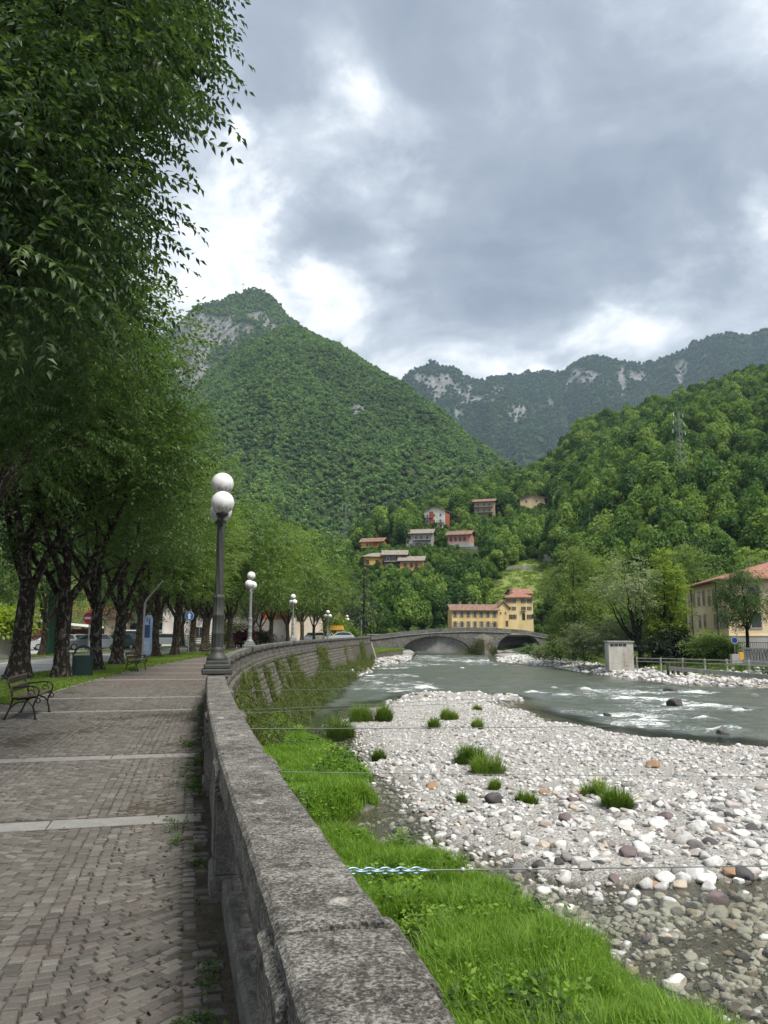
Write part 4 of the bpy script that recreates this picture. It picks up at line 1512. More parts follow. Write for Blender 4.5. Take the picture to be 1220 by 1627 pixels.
# undergrowth
N = 7000
q = rng.uniform(480, 1300, N)
t = rng.uniform(-.03, 1.0, N)
Yu = RH_FOOT(q) + t * (RH_D(q) - RH_FOOT(q))
Xu = (q - 610) / FPX * Yu
Zu = hill_z(q, Yu)
a, b = pr(np.stack([Xu, Yu, Zu], -1))
kp = ~in_poly(a, b, MEADOW_PX)
for (x0, x1, y0, y1, d) in CLEAR:
    kp &= ~((a > x0 - 3) & (a < x1 + 3) & (b < y1 + 5) & (b > y0 - 6) & (Yu < d + 12))
Xu, Yu, Zu = Xu[kp], Yu[kp], Zu[kp]
nr = len(Xu)
su = rng.uniform(.7, 1.5, nr)
scatter('undergrowth', np.stack([Xu, Yu, Zu - .3], -1), np.stack([np.zeros(nr), np.zeros(nr), rng.uniform(0, 6.28, nr)], -1), su, rng.integers(0, 6, nr), HB, 'green bushes and undergrowth between the hillside trees', 'undergrowth')

# trees of the big slopes
for nm, spacing, rad, lab, qlo, qhi in (('mountain', 4.6, 3.0, 'continuous forest covering the near mountain spur', 240, 960), ('mountain_peak', 7.0, 4.4, 'forest on the slopes under the pointed summit', 200, 640), ('far_ridge', 11.5, 7.2, 'dark forest on the distant ridge', 590, 1260)):
    Q, X, Yv, Z, rk = _MT[nm]
    P00 = np.stack([X, Yv, Z], -1)
    A, B, Cc, Dd = P00[:-1, :-1], P00[1:, :-1], P00[1:, 1:], P00[:-1, 1:]
    area = .5 * np.linalg.norm(np.cross(Cc - A, Dd - B), axis=-1)
    qm = .5 * (Q[:-1, :-1] + Q[1:, 1:])
    area = area * ((qm > qlo) & (qm < qhi))
    fr_ok = np.zeros_like(area)
    fr_ok[:, 3:-4] = 1
    area = area * fr_ok * (1 - .9 * np.clip(rk[:-1, :-1] * 1.2, 0, 1))
    n = int(area.sum() / spacing ** 2)
    n = min(n, 70000)
    pk = rng.choice(area.size, n, p=(area / area.sum()).ravel())
    i, j = np.unravel_index(pk, area.shape)
    u, v = rng.random(n)[:, None], rng.random(n)[:, None]
    P = (A[i, j] * (1 - u) + B[i, j] * u) * (1 - v) + (Dd[i, j] * (1 - u) + Cc[i, j] * u) * v
    s = rad * rng.uniform(.65, 1.25, n)
    scatter(nm.replace('mountain_peak', 'summit').replace('far_', 'ridge_').replace('ridge_ridge', 'ridge') + '_forest', P - np.array([0, 0, rad * .25]), np.stack([rng.normal(0, .15, n), rng.normal(0, .15, n), rng.uniform(0, 6.28, n)], -1), s, rng.integers(0, 4, n), RDG if nm == 'far_ridge' else MBL, lab, 'forest')
    print(nm, n)
print('hill trees', len(idx))

# ------------------------------------------------------------------ trees of the right bank and the dark conifers
def bush(name, label, loc, R, H, mat, seed, ntw=700, cat='bush', tmpl=None, group=None):
    t = thing(name, label, cat, loc, 0, group)
    cl = ellipsoid_clumps(max(8, int(R * 7)), (0, 0, H * .48), (R * .75, R * .75, H * .42), (R * .22, R * .36), seed, .75, -.8)
    put('foliage', crown_mesh('bush_foliage', mat, cl, ntw, tmpl or TW_FAR, seed + 1), t)
    mb = MB()
    for i in range(4):
        a = i * 1.6 + seed
        mb.tube(*limb((0, 0, -.1), (R * .4 * cos(a), R * .4 * sin(a), H * .6), .06, .02, 5, 0, seed + i), n=6)
    put('stem', mb.mesh('bush_stem', MAT['bark_brown']), t)
    return t


def ptree(label, px, py, d, top, R, mat, bark, seed, ntw, tmpl=TW_FAR, tr=.3, th=2.2, low=.12, clrr=(.8, 1.3), nc=46, name='bank_tree', shell=.72, lean=(0, 0), elev=(.15, .5)):
    """a tree standing where its foot is seen, its height read off the photograph"""
    P = un(px, py, d=d)
    H = un(px, top, d=d)[2] - P[2]
    zl = H * low
    cl = ellipsoid_clumps(nc, (lean[0], lean[1], (H + zl) / 2), (R * .82, R * .82, (H - zl) / 2 * .88), clrr, seed, shell, -.95)
    cr = crown_mesh('bank_crown', mat, cl, ntw, tmpl, seed + 1, elev)
    rg = np.random.default_rng(seed)
    tg = [(lean[0] + R * .5 * cos(a), lean[1] + R * .5 * sin(a), H * rg.uniform(.55, .85)) for a in np.arange(5) * 1.3 + seed] + [(lean[0], lean[1], H * .9)]
    tk = trunk_mesh('bank_trunk', bark, tr, th, tg, seed + 2, nsub=3, sub_r=R * .35, lean=(lean[0] * .25, lean[1] * .25))
    return tree(name, label, (P[0], P[1], P[2]), cr, tk, 0, 1.0)


ptree('big round plane tree on the right bank just beside the bridge end', 912, 1046, 112, 862, 5.0, MAT['leaf_plane'], MAT['bark_brown'], 301, 2600, low=.05, nc=60)
ptree('tall green tree behind the willow on the right bank', 955, 1042, 120, 872, 4.6, MAT['leaf_plane'], MAT['bark_brown'], 305, 1800, low=.1)
ptree('grey-green willow with dark open limbs above the white shed', 1022, 1058, 97, 886, 4.3, MAT['leaf_willow'], MAT['bark_dark'], 311, 900, TW_FAR, .34, 2.6, .42, (.5, .85), 34, 'willow_tree', .78, (-1.7, 0))
ptree('yellow-green airy tree between the white shed and the yellow house', 1060, 1052, 98, 872, 3.6, MAT['leaf_yellow'], MAT['bark_dark'], 321, 1500, TW_FAR, .22, 2.4, .10, (.45, .8), 44)
ptree('birch-like drooping tree in front of the large yellow house', 1188, 1032, 84, 895, 2.9, MAT['leaf_avenue'], MAT['bark_dark'], 331, 2300, TW_MID, .16, 2.0, .2, (.45, .75), 40, 'birch_tree', .7, (0, 0), (-.35, .4))
ptree('light green tree rising behind the roof of the large yellow house', 1112, 985, 132, 862, 4.5, MAT['leaf_light'], MAT['bark_brown'], 337, 1100)
ptree('dark bare-branched tree behind the yellow house ridge', 1110, 980, 150, 850, 5.5, MAT['leaf_dark'], MAT['bark_dark'], 341, 700, shell=.85)
ptree('bushy tree beside the end of the yellow house and the birch', 1215, 985, 128, 880, 5.0, MAT['leaf_light'], MAT['bark_brown'], 345, 1100)
for px, py, d, R, H, mat, lab in [(930, 1050, 104, 3.0, 5.2, 'leaf_willow', 'rounded grey-green shrub at the foot of the plane tree'), (975, 1050, 100, 3.0, 5.0, 'leaf_willow', 'grey-green shrub left of the white shed'), (890, 1048, 110, 2.0, 3.4, 'leaf_plane', 'green shrub at the bridge side of the plane tree'),
                                 (1040, 1052, 95, 1.6, 2.6, 'leaf_dark', 'dark shrub right of the white shed'), (1075, 1048, 96, 2.2, 3.6, 'leaf_dark', 'dark shrub below the yellow-green tree'), (1125, 1041, 90, 2.3, 2.3, 'leaf_light', 'bright green hedge bush before the grey house plinth'), (1152, 1043, 88, 1.6, 1.7, 'leaf_plane', 'low bush at the end of the hedge below the house'),
                                 (865, 1046, 124, 1.5, 1.8, 'leaf_willow', 'small grey shrub on the gravel by the bridge end'), (845, 1040, 135, 1.2, 1.5, 'weed', 'small green shrub growing under the second arch')]:
    P = un(px, py, d=d)
    bush('bank_shrub', lab, P, R, H, MAT[mat], int(px), int(230 * R))


def conifer(label, px, py, d, top, R, seed, mat):
    P = un(px, py, d=d)
    H = un(px, top, d=d)[2] - P[2]
    rng = np.random.default_rng(seed)
    t = thing('spruce_tree', label, 'tree', P, 0, 'dark spruces at the end of the promenade')
    mb = MB().tube([(0, 0, -.2), (0, 0, H * .5), (0, 0, H * .97)], [.28, .17, .03], 8)
    put('trunk', mb.mesh('spruce_trunk', MAT['bark_dark']), t)
    n = 1500
    zf = rng.random(n) ** .8
    rr = R * (1 - zf * .95) * (.5 + .5 * rng.random(n)) * (1 + .25 * np.sin(zf * 46))
    az = rng.uniform(0, 2 * pi, n)
    P2 = np.stack([np.cos(az) * rr * .75, np.sin(az) * rr * .75, H * (.08 + .9 * zf)], -1)
    mb = MB()
    place_twigs(mb, TW_FAR, P2, az + rng.normal(0, .3, n), rng.normal(-.35, .15, n), rng.normal(0, .3, n), np.clip(rr * .45, .35, 1.1), rng.random(n), rng)
    put('crown', mb.mesh('spruce_crown', mat), t)


conifer('tall dark spruce at the end of the promenade by the bridge', 578, 1004, 150, 884, 3.4, 401, MAT['leaf_dark'])
conifer('second dark spruce slightly left of the tallest spruce', 560, 1006, 158, 903, 3.2, 402, MAT['leaf_dark'])
conifer('shorter dark spruce between the avenue and the tallest spruce', 545, 1006, 165, 918, 3.0, 403, MAT['leaf_dark'])
for px, py, d, R, H, mat, lab in [(535, 1010, 126, 2.4, 4.4, 'leaf_yellow', 'yellow-green bush at the far end of the promenade'), (556, 1010, 140, 2.0, 3.2, 'leaf_light', 'light green bush beside the last street lamps'), (516, 1010, 150, 3.0, 6.0, 'leaf_dark', 'dark shrub mass beyond the parked car')]:
    bush('promenade_shrub', lab, np.array([*un(px, py, d=d)[:2], -.1]), R, H, MAT[mat], int(px), int(220 * R))
# trees and hedges around the car park
for i, (px, d, R, H, mat, lab) in enumerate([(150, 118, 6.5, 13, 'leaf_dark', 'dark cedar behind the parked cars'), (200, 122, 6.5, 12, 'leaf_dark', 'second dark cedar behind the car park'), (262, 128, 6, 13, 'leaf_dark', 'dark cedar behind the white parked car'), (310, 125, 5, 11, 'leaf_dark', 'dark tree left of the white house'),
                                             (12, 75, 5.0, 9.5, 'leaf_light', 'light green tree behind the plank fence'), (62, 92, 5.0, 9, 'leaf_plane', 'green tree behind the tall green poles'), (-25, 85, 6.0, 12, 'leaf_plane', 'green tree rising over the plank fence corner'), (100, 110, 5, 10, 'leaf_plane', 'green tree left of the orange house')]):
    P = un(px, 1000, d=d)
    cl = ellipsoid_clumps(26, (0, 0, H * .55), (R * .8, R * .8, H * .42), (R * .2, R * .32), 500 + i, .75, -.9)
    tree('car_park_tree', lab, (P[0], P[1], -.12), crown_mesh('park_crown', MAT[mat], cl, 900, TW_FAR, 520 + i), trunk_mesh('park_trunk', MAT['bark_dark'], .25, 2.0, [(1, .5, H * .6), (-1, -.4, H * .65), (0, .6, H * .75)], 540 + i), 0)
# ------------------------------------------------------------------ river wall and balustrade
TOP = 0.85


def wstations(s0, s1, n, t):
    s = np.linspace(s0, s1, n)
    x, y = W(s, t)
    return x, y


def curved_block(mb, s0, s1, t0, t1, z0, z1, n=2, chamfer=.02, seed=0, rough=0.0, end=.004, nt=2, mi=0):
    """block following the parapet line, with worn upper arrises; t0 < t1"""
    s = np.linspace(s0 + end, s1 - end, n + 1)
    prof = [(t0, z0), (t0, z1 - chamfer), (t0 + chamfer, z1)]
    for j in range(1, nt):
        prof.append((t0 + chamfer + (t1 - t0 - 2 * chamfer) * j / nt, z1))
    prof += [(t1 - chamfer, z1), (t1, z1 - chamfer), (t1, z0)]
    k = len(prof)
    V = []
    for i, si in enumerate(s):
        for j, (t_, z_) in enumerate(prof):
            x, y = W(si, t_)
            dz = dt = 0.0
            if rough:
                dz = rough * float(fbm(x * 9, y * 9, seed, 3)) if z_ > z0 else 0
                dt = rough * .55 * float(fbm(x * 7 + 3, y * 7, seed + z_ * 9, 3))
                if z_ >= z1 - chamfer and (i in (0, n)):
                    dz -= rough * 1.1
            x, y = W(si, t_ + dt)
            V.append((x, y, z_ + dz))
    F = []
    for i in range(n):
        for j in range(k - 1):
            F.append((i * k + j, (i + 1) * k + j, (i + 1) * k + j + 1, i * k + j + 1))
        F.append((i * k + k - 1, (i + 1) * k + k - 1, (i + 1) * k, i * k))
    mb.add(V, F, mi, .5)
    mb.add(V[:k], [tuple(range(k))], mi)
    mb.add(V[-k:], [tuple(range(k - 1, -1, -1))], mi)
    return mb


bal = thing('balustrade', 'weathered stone balustrade curving along the river wall', 'balustrade')
BAY = 3.3
PIER0 = float(S_of_y(2.28))
CO_T0, CO_T1 = -.305, .012            # river side, path side
s = PIER0 - 2 * BAY
i = 0
PIERS = []
balus = []
while s < S_END - 1.0:
    near = s < 14
    pw = .40
    big = abs(s - (PIER0 + 4 * BAY)) < .1
    PIERS.append(s)
    # pier: shaft, base, cap
    mb = MB()
    r = .004 if near else 0.0
    curved_block(mb, s - pw / 2, s + pw / 2, -.305, .02, .14, .70, 3 if near else 1, .006, i, r, .0)
    curved_block(mb, s - pw / 2 - .03, s + pw / 2 + .03, -.335, .05, -.02, .14, 3 if near else 1, .02, i, r, .0)
    curved_block(mb, s - pw / 2 + .06, s + pw / 2 - .06, -.2, .036, .22, .62, 2 if near else 1, .006, i, r, .0)
    obj('pier', mb, MAT['baluster'], bal)
    mb = MB()
    curved_block(mb, s - pw / 2 - .05, s + pw / 2 + .05, -.375, .040, .62, TOP - .055, 12 if near else 2, .022, i + 3, .007 if near else 0, .004, 7 if near else 2)
    obj('pier_cap', mb, MAT['coping'], bal)
    e = s + BAY
    a0, a1 = s + .02, min(e, S_END) + .02
    if a1 > a0 + .3:
        for (b0, b1) in ((a0, a1),):
            mb = MB()
            curved_block(mb, b0, b1, CO_T0, CO_T1, .685, TOP, 70 if b0 < 8 else (20 if near else 6), .016, i, .0055 if near else 0.0, .016, 9 if near else 2)
            obj('coping_stone', mb, MAT['coping'], bal)
        mb = MB()
        curved_block(mb, s + pw / 2, e - pw / 2, -.285, -.045, .60, .685, 6 if near else 2, .008, i, .003 if near else 0, .002)
        obj('upper_rail', mb, MAT['baluster'], bal)
        mb = MB()
        curved_block(mb, s + pw / 2 + .03, e - pw / 2 - .03, -.30, -.02, -.02, .13, 6 if near else 2, .02, i, .004 if near else 0, .002)
        obj('base_rail', mb, MAT['baluster'], bal)
        nb = 9
        for j in range(nb):
            sj = s + pw / 2 + .06 + (BAY - pw - .12) * (j + .5) / nb
            if sj < S_END - .3:
                balus.append(sj)
    s = e
    i += 1
BP = [(.075, 0), (.078, .03), (.05, .045), (.045, .07), (.06, .10), (.083, .16), (.085, .20), (.066, .27), (.047, .34), (.042, .37), (.062, .395), (.062, .415), (.05, .425), (.078, .44), (.078, .47)]


def baluster_mesh(n, prof):
    mb = MB().lathe(prof, n)
    mb.box((0, 0, .015), (.17, .17, .03))
    mb.box((0, 0, .458), (.17, .17, .027))
    return mb.mesh('baluster', MAT['baluster'])


bm_hi, bm_lo = baluster_mesh(12, BP), baluster_mesh(6, BP[::2] + BP[-1:])
for j, sj in enumerate(balus[:300]):
    x, y = W(sj, -.165)
    o = put('baluster', bm_hi if j < 40 else bm_lo, bal, loc=(x, y, .13))
    o.rotation_euler = (0, 0, W_ang(sj))
mb = MB()
for sj in balus[300:]:
    x, y = W(sj, -.165)
    mb.lathe(BP[::2] + BP[-1:], 6, 0, mv(float(x), float(y), .13) @ rotz(W_ang(sj)))
if mb.V:
    obj('balusters', mb, MAT['baluster'], bal, kind='stuff')

# retaining wall below
wall = thing('river_wall', 'tall rough stone retaining wall under the balustrade with hanging plants', 'wall')
mb = MB()
ss = np.arange(float(S_of_y(-5)), S_END + .4, .5)
zl = np.linspace(-3.9, -.05, 9)


def batter(z, sb=0.0):
    return -.32 - np.interp(sb, [0, 18, 45, 90, 130], [.55, .65, 1.15, 1.25, 1.1]) * (np.clip(-.05 - z, 0, 5) / 3.4)


S2, Z2 = np.meshgrid(ss, zl, indexing='ij')
X2, Y2 = W(S2, batter(Z2, S2))
V = np.stack([X2, Y2, Z2], -1).reshape(-1, 3)
ii, jj = np.meshgrid(np.arange(len(ss) - 1), np.arange(len(zl) - 1), indexing='ij')
b_ = len(zl)
F = np.stack([ii * b_ + jj, ii * b_ + jj + 1, (ii + 1) * b_ + jj + 1, (ii + 1) * b_ + jj], -1).reshape(-1, 4)[:, ::-1]
mb.add(V, F)
MAT['mortar'] = m_soil('wall_mortar', [(.045, .04, .03), (.085, .078, .06), (.12, .11, .09)], 4.0)
obj('wall_core', mb, MAT['mortar'], wall)
mb = MB()
curved_block(mb, float(S_of_y(-5)), S_END + .35, -.46, -.30, -.24, -.03, 160, .02, 3, .012, 0)
obj('string_course', mb, MAT['wallstone'], wall)
mb = MB()
x0, y0 = W(S_END + .4, .05)
x1, y1 = W(S_END + .4, -.36)
x2, y2 = W(S_END + .4, -1.56)
xb0, yb0 = W(S_END + 1.5, .05)
xb1, yb1 = W(S_END + 1.5, -.36)
xb2, yb2 = W(S_END + 1.5, -1.56)
mb.add([(x0, y0, -3.9), (x2, y2, -3.9), (x1, y1, -.05), (x0, y0, -.05), (xb0, yb0, -3.9), (xb2, yb2, -3.9), (xb1, yb1, -.05), (xb0, yb0, -.05)], [(0, 1, 2, 3), (7, 6, 5, 4), (1, 5, 6, 2), (2, 6, 7, 3), (0, 3, 7, 4)])
obj('end_quoin', mb, MAT['concrete'], wall)
# rough stones of the wall face
rg = np.random.default_rng(12)
stone_face = []
z = -3.7
row = 0
while z < -.26:
    hh = rg.uniform(.20, .34)
    if z + hh > -.25:
        hh = -.25 - z + .001
    sx = 4.0 + rg.uniform(0, .4)
    while sx < min(S_END, 106.0):
        ww = rg.uniform(.26, .62) * (1 + sx * .006)
        stone_face.append((sx, sx + ww, z, z + hh))
        sx += ww
    z += hh
    row += 1
V, F, Tn = [], [], []
sf = np.array(stone_face)
n = len(sf)
g = .022
cs, cz = (sf[:, 0] + sf[:, 1]) / 2, (sf[:, 2] + sf[:, 3]) / 2
hw, hh = (sf[:, 1] - sf[:, 0]) / 2 - g, (sf[:, 3] - sf[:, 2]) / 2 - g
prd = rg.uniform(.02, .085, n)
pts = []
for k_, (a, b, pz) in enumerate([(-1, -1, 0), (1, -1, 0), (1, 1, 0), (-1, 1, 0), (-.78, -.7, 1), (.78, -.7, 1), (.78, .7, 1), (-.78, .7, 1)]):
    ja, jb = rg.uniform(.82, 1.06, n), rg.uniform(.82, 1.06, n)
    si, zi = cs + hw * a * ja, cz + hh * b * jb
    x, y = W(si, batter(zi, si) + .02 - prd * pz - .02 * (pz == 0) * 0)
    pts.append(np.stack([x, y, zi], -1))
V = np.stack(pts, 1).reshape(-1, 3)
f0 = np.array([(4, 5, 6, 7), (0, 1, 5, 4), (1, 2, 6, 5), (2, 3, 7, 6), (3, 0, 4, 7)])
F = (f0[None] + (np.arange(n) * 8)[:, None, None]).reshape(-1, 4)
nsel = 300
ordr = np.argsort(np.abs(cs - 27) + np.abs(cz + 1.6) * 2)
sel = np.zeros(n, bool)
sel[ordr[:nsel]] = True
for k_ in np.nonzero(sel)[0]:
    m_ = MB().add(V[k_ * 8:k_ * 8 + 8], f0, 0, float(rg.random()))
    obj('stone', m_, MAT['wallstone'], wall)
rest = ~sel
Vr = V.reshape(n, 8, 3)[rest].reshape(-1, 3)
Fr = (f0[None] + (np.arange(rest.sum()) * 8)[:, None, None]).reshape(-1, 4)
obj('stones', MB().add(Vr, Fr, 0, np.repeat(rg.random(rest.sum()), 8)), MAT['wallstone'], wall, kind='stuff')

# ivy and weeds hanging on the wall
def ivy_mesh(seed):
    rng = np.random.default_rng(seed)
    n = 46
    P = rng.normal(0, .16, (n, 3)) * np.array([1, .45, 1.3])
    mb = MB()
    place_twigs(mb, twig_template(4, .16, .085, False, seed), P, rng.uniform(0, 6.28, n), rng.normal(-.4, .4, n), rng.normal(0, .5, n), rng.uniform(.7, 1.3, n), rng.random(n), rng)
    return mb.mesh('ivy_tuft', MAT['ivy'])


IV = [ivy_mesh(700 + i) for i in range(4)]
IP, IR, IS = [], [], []
for _ in range(26000):
    sx = rg.uniform(6, S_END)
    zz_ = rg.uniform(-3.35, -.15)
    low = np.clip((-1.1 - zz_) / 1.8, 0, 1)
    dens = .5 * float(np.clip(-.98 + fbm(sx * .16, zz_ * .30, 4.0, 4) * 1.9 + low * .9 + .5 * (sx > 62) - .35 * (24 < sx < 52), 0, 1))
    if 7.5 < sx < 19:
        dens = max(dens, .30)
    hang = abs((sx % 7.3) - 3) < .22 and 14 < sx < 62 and zz_ > -2.3
    if hang:
        dens = max(dens, .7)
    if rg.random() > dens * .62:
        continue
    x, y = W(sx, batter(zz_, sx) - .10)
    IP.append((x, y, zz_))
    IR.append((0, 0, W_ang(sx) + rg.normal(0, .3)))
    IS.append(rg.uniform(.6, 1.15) * (1 + sx * .004))
for _ in range(2800):
    yy_ = rg.uniform(30, 116)
    wd_ = float(np.interp(yy_, [25, 34, 42, 70, 100, 118], [0, .7, 1.6, 2.4, 2.0, .8]))
    x = float(np.interp(yy_, _yy, _xx)) + .8 + rg.random() * (wd_ + .7)
    z_ = float(bed_z(x, yy_))
    if z_ < WL or rg.random() < .35 + .5 * float(fbm(x * .5, yy_ * .2, 3.0, 2)):
        continue
    IP.append((x, yy_, z_ + .08))
    IR.append((0, 0, rg.uniform(0, 6.28)))
    IS.append(rg.uniform(.7, 1.4))
scatter('wall_creeper', IP, IR, IS, rg.integers(0, 4, len(IP)), IV, 'creeping green plants growing over the river wall', 'creeper')
print('ivy', len(IP), 'stones', n)

# ------------------------------------------------------------------ cobbles of the promenade
BANDS_Y = [7.55, 11.25, 17.6, 21.0, 28.6, 33.0, 37.6, 42.5, 48]
BANDS_S = [float(S_of_y(y)) for y in BANDS_Y]
BW = .30


def cob_variant(seed):
    r = np.random.default_rng(seed)
    j = lambda s_: r.normal(0, s_, 2)
    base = np.array([(-.5, -.5), (.5, -.5), (.5, .5), (-.5, .5)]) + r.normal(0, .04, (4, 2))
    c = base.mean(0)
    rings = [(1.0, -.6), (1.0, -.02 + .0), (.93, .10), (.72, .16)]
    V = []
    for k_, z_ in rings:
        for p in base:
            q_ = c + (p - c) * k_
            V.append((q_[0], q_[1], z_ + r.normal(0, .015) * (z_ > 0)))
    F = []
    for rr in range(3):
        for i_ in range(4):
            F.append((rr * 4 + i_, rr * 4 + (i_ + 1) % 4, rr * 4 + 4 + (i_ + 1) % 4, rr * 4 + 4 + i_))
    F.append((12, 13, 14, 15))
    return np.array(V), np.array(F)


CV = [cob_variant(800 + i) for i in range(8)]
cob = []
ARC_W, STEP = 1.45, .078
rg = np.random.default_rng(21)
ncol = 4
for col in range(-1, 4):
    tc = .22 + ARC_W * col + ARC_W / 2
    s = 1.0
    while s < 26.0:
        nn = int(round(ARC_W / .087))
        for j in range(nn):
            dt = (j + .5 + rg.normal(0, .05)) / nn * ARC_W - ARC_W / 2
            f = dt / (ARC_W / 2)
            # segment arch: rows sag towards the camera at the middle of each course
            ds = .36 * (f * f)
            ang = math.atan(.36 * 2 * f / (ARC_W / 2))
            ss_ = s + ds + rg.normal(0, .005)
            t_ = tc + dt
            if t_ < .235 or t_ > PATH_W - .02 + (2.5 * (17.4 < ss_ < 20.0)):
                continue
            if any(abs(ss_ - b) < BW / 2 + .055 for b in BANDS_S):
                continue
            ca_ = cos(ang)
            cob.append((ss_, t_, ang, rg.uniform(.078, .089) / ca_ * .98, rg.uniform(.066, .077) * ca_))
        s += STEP
# straight edging rows beside the wall, uneven and with gaps
for tr_, k_ in ((.175, 0), (.09, 1)):
    s = 1.0
    while s < 26:
        L_ = rg.uniform(.09, .16) if k_ else rg.uniform(.085, .11)
        if rg.random() > (.45 if k_ else .12) and not any(abs(s + L_ / 2 - b) < BW / 2 + .06 for b in BANDS_S):
            cob.append((s + L_ / 2, tr_ + rg.normal(0, .006), pi / 2 + rg.normal(0, .06), rg.uniform(.06, .085), L_ * .9))
        s += L_ + .012
cob = np.array(cob)
cx, cyv = W(cob[:, 0], cob[:, 1])
e0, e1 = W(cob[:, 0] + .1, cob[:, 1])
base_ang = np.arctan2(e1 - cyv, e0 - cx) - pi / 2
hz = -.016 + .010 * fbm(cx * .9, cyv * .9, 1.0, 3) + rg.normal(0, .0028, len(cob))
ppx, ppy = pr(np.stack([cx, cyv, hz], -1))
vis = (ppx > -60) & (ppx < 400) & (ppy < 1720)
dist = np.where(vis, np.hypot(cx, cyv), 1e6)
order = np.argsort(dist)
big = order[:300]
cmesh = [MB().add(v, f, 0, (k_ * .37) % 1).mesh('cobble', MAT['cobble']) for k_, (v, f) in enumerate(CV)]
for j in big:
    o = put('cobble', cmesh[int(rg.integers(0, 8))], path, loc=(cx[j], cyv[j], hz[j]))
    o.rotation_euler = (rg.normal(0, .02), rg.normal(0, .02), base_ang[j] - cob[j, 2])
    o.scale = (cob[j, 3], cob[j, 4], .085)
mb = MB()
rest = [j for j in order[300:] if dist[j] < 1e5 or cob[j, 0] > 1]
vi = rg.integers(0, 8, len(rest))
for v_ in range(8):
    ids = np.array([j for j, q_ in zip(rest, vi) if q_ == v_])
    Vv, Ff = CV[v_]
    k_ = len(ids)
    if not k_:
        continue
    a = base_ang[ids] - cob[ids, 2]
    P = Vv[None] * np.stack([cob[ids, 3], cob[ids, 4], np.full(k_, .085)], -1)[:, None]
    tlt = rg.normal(0, .02, (k_, 2))
    z_ = P[..., 2] + P[..., 0] * tlt[:, :1] + P[..., 1] * tlt[:, 1:]
    x_ = P[..., 0] * np.cos(a)[:, None] - P[..., 1] * np.sin(a)[:, None] + cx[ids][:, None]
    y_ = P[..., 0] * np.sin(a)[:, None] + P[..., 1] * np.cos(a)[:, None] + cyv[ids][:, None]
    mb.add(np.stack([x_, y_, z_ + hz[ids][:, None]], -1).reshape(-1, 3), (Ff[None] + (np.arange(k_) * len(Vv))[:, None, None]).reshape(-1, 4), 0, np.repeat(rg.random(k_), len(Vv)))
obj('cobbles', mb, MAT['cobble'], path, kind='stuff')
print('cobbles', len(cob))
for bi, b in enumerate(BANDS_S):
    t_ = .06
    k_ = 0
    w_end = PATH_W + (2.4 if 17.5 < b < 19.9 else 0)
    while t_ < w_end - .1:
        L_ = min(w_end - t_, float(rg.uniform(1.0, 1.35)))
        mb = MB()
        x, y = W(np.array([b - BW / 2, b + BW / 2, b + BW / 2, b - BW / 2]), np.array([t_ + .006, t_ + .006, t_ + L_ - .006, t_ + L_ - .006]))
        zt = -.004 + float(rg.normal(0, .002))
        c_ = np.array([x.mean(), y.mean()])
        V = [(x[q_], y[q_], -.06) for q_ in range(4)] + [(x[q_], y[q_], zt - .006) for q_ in range(4)] + [(c_[0] + (x[q_] - c_[0]) * .985, c_[1] + (y[q_] - c_[1]) * .985, zt) for q_ in range(4)]
        mb.add(V, [(0, 1, 5, 4), (1, 2, 6, 5), (2, 3, 7, 6), (3, 0, 4, 7), (4, 5, 9, 8), (5, 6, 10, 9), (6, 7, 11, 10), (7, 4, 8, 11), (8, 9, 10, 11)])
        obj('stone_slab', mb, MAT['band'], path)
        t_ += L_
        k_ += 1
# stone edging between path and verge
mb = MB()
for a in np.arange(1, 60, 1.0):
    if 17.3 < a < 20.0:
        continue
    curved_block(mb, a, a + 1, PATH_W - .02, PATH_W + .08, -.1, .012, 1, .008, 0, 0, .004)
obj('path_edging', mb, MAT['band'], path, kind='stuff')

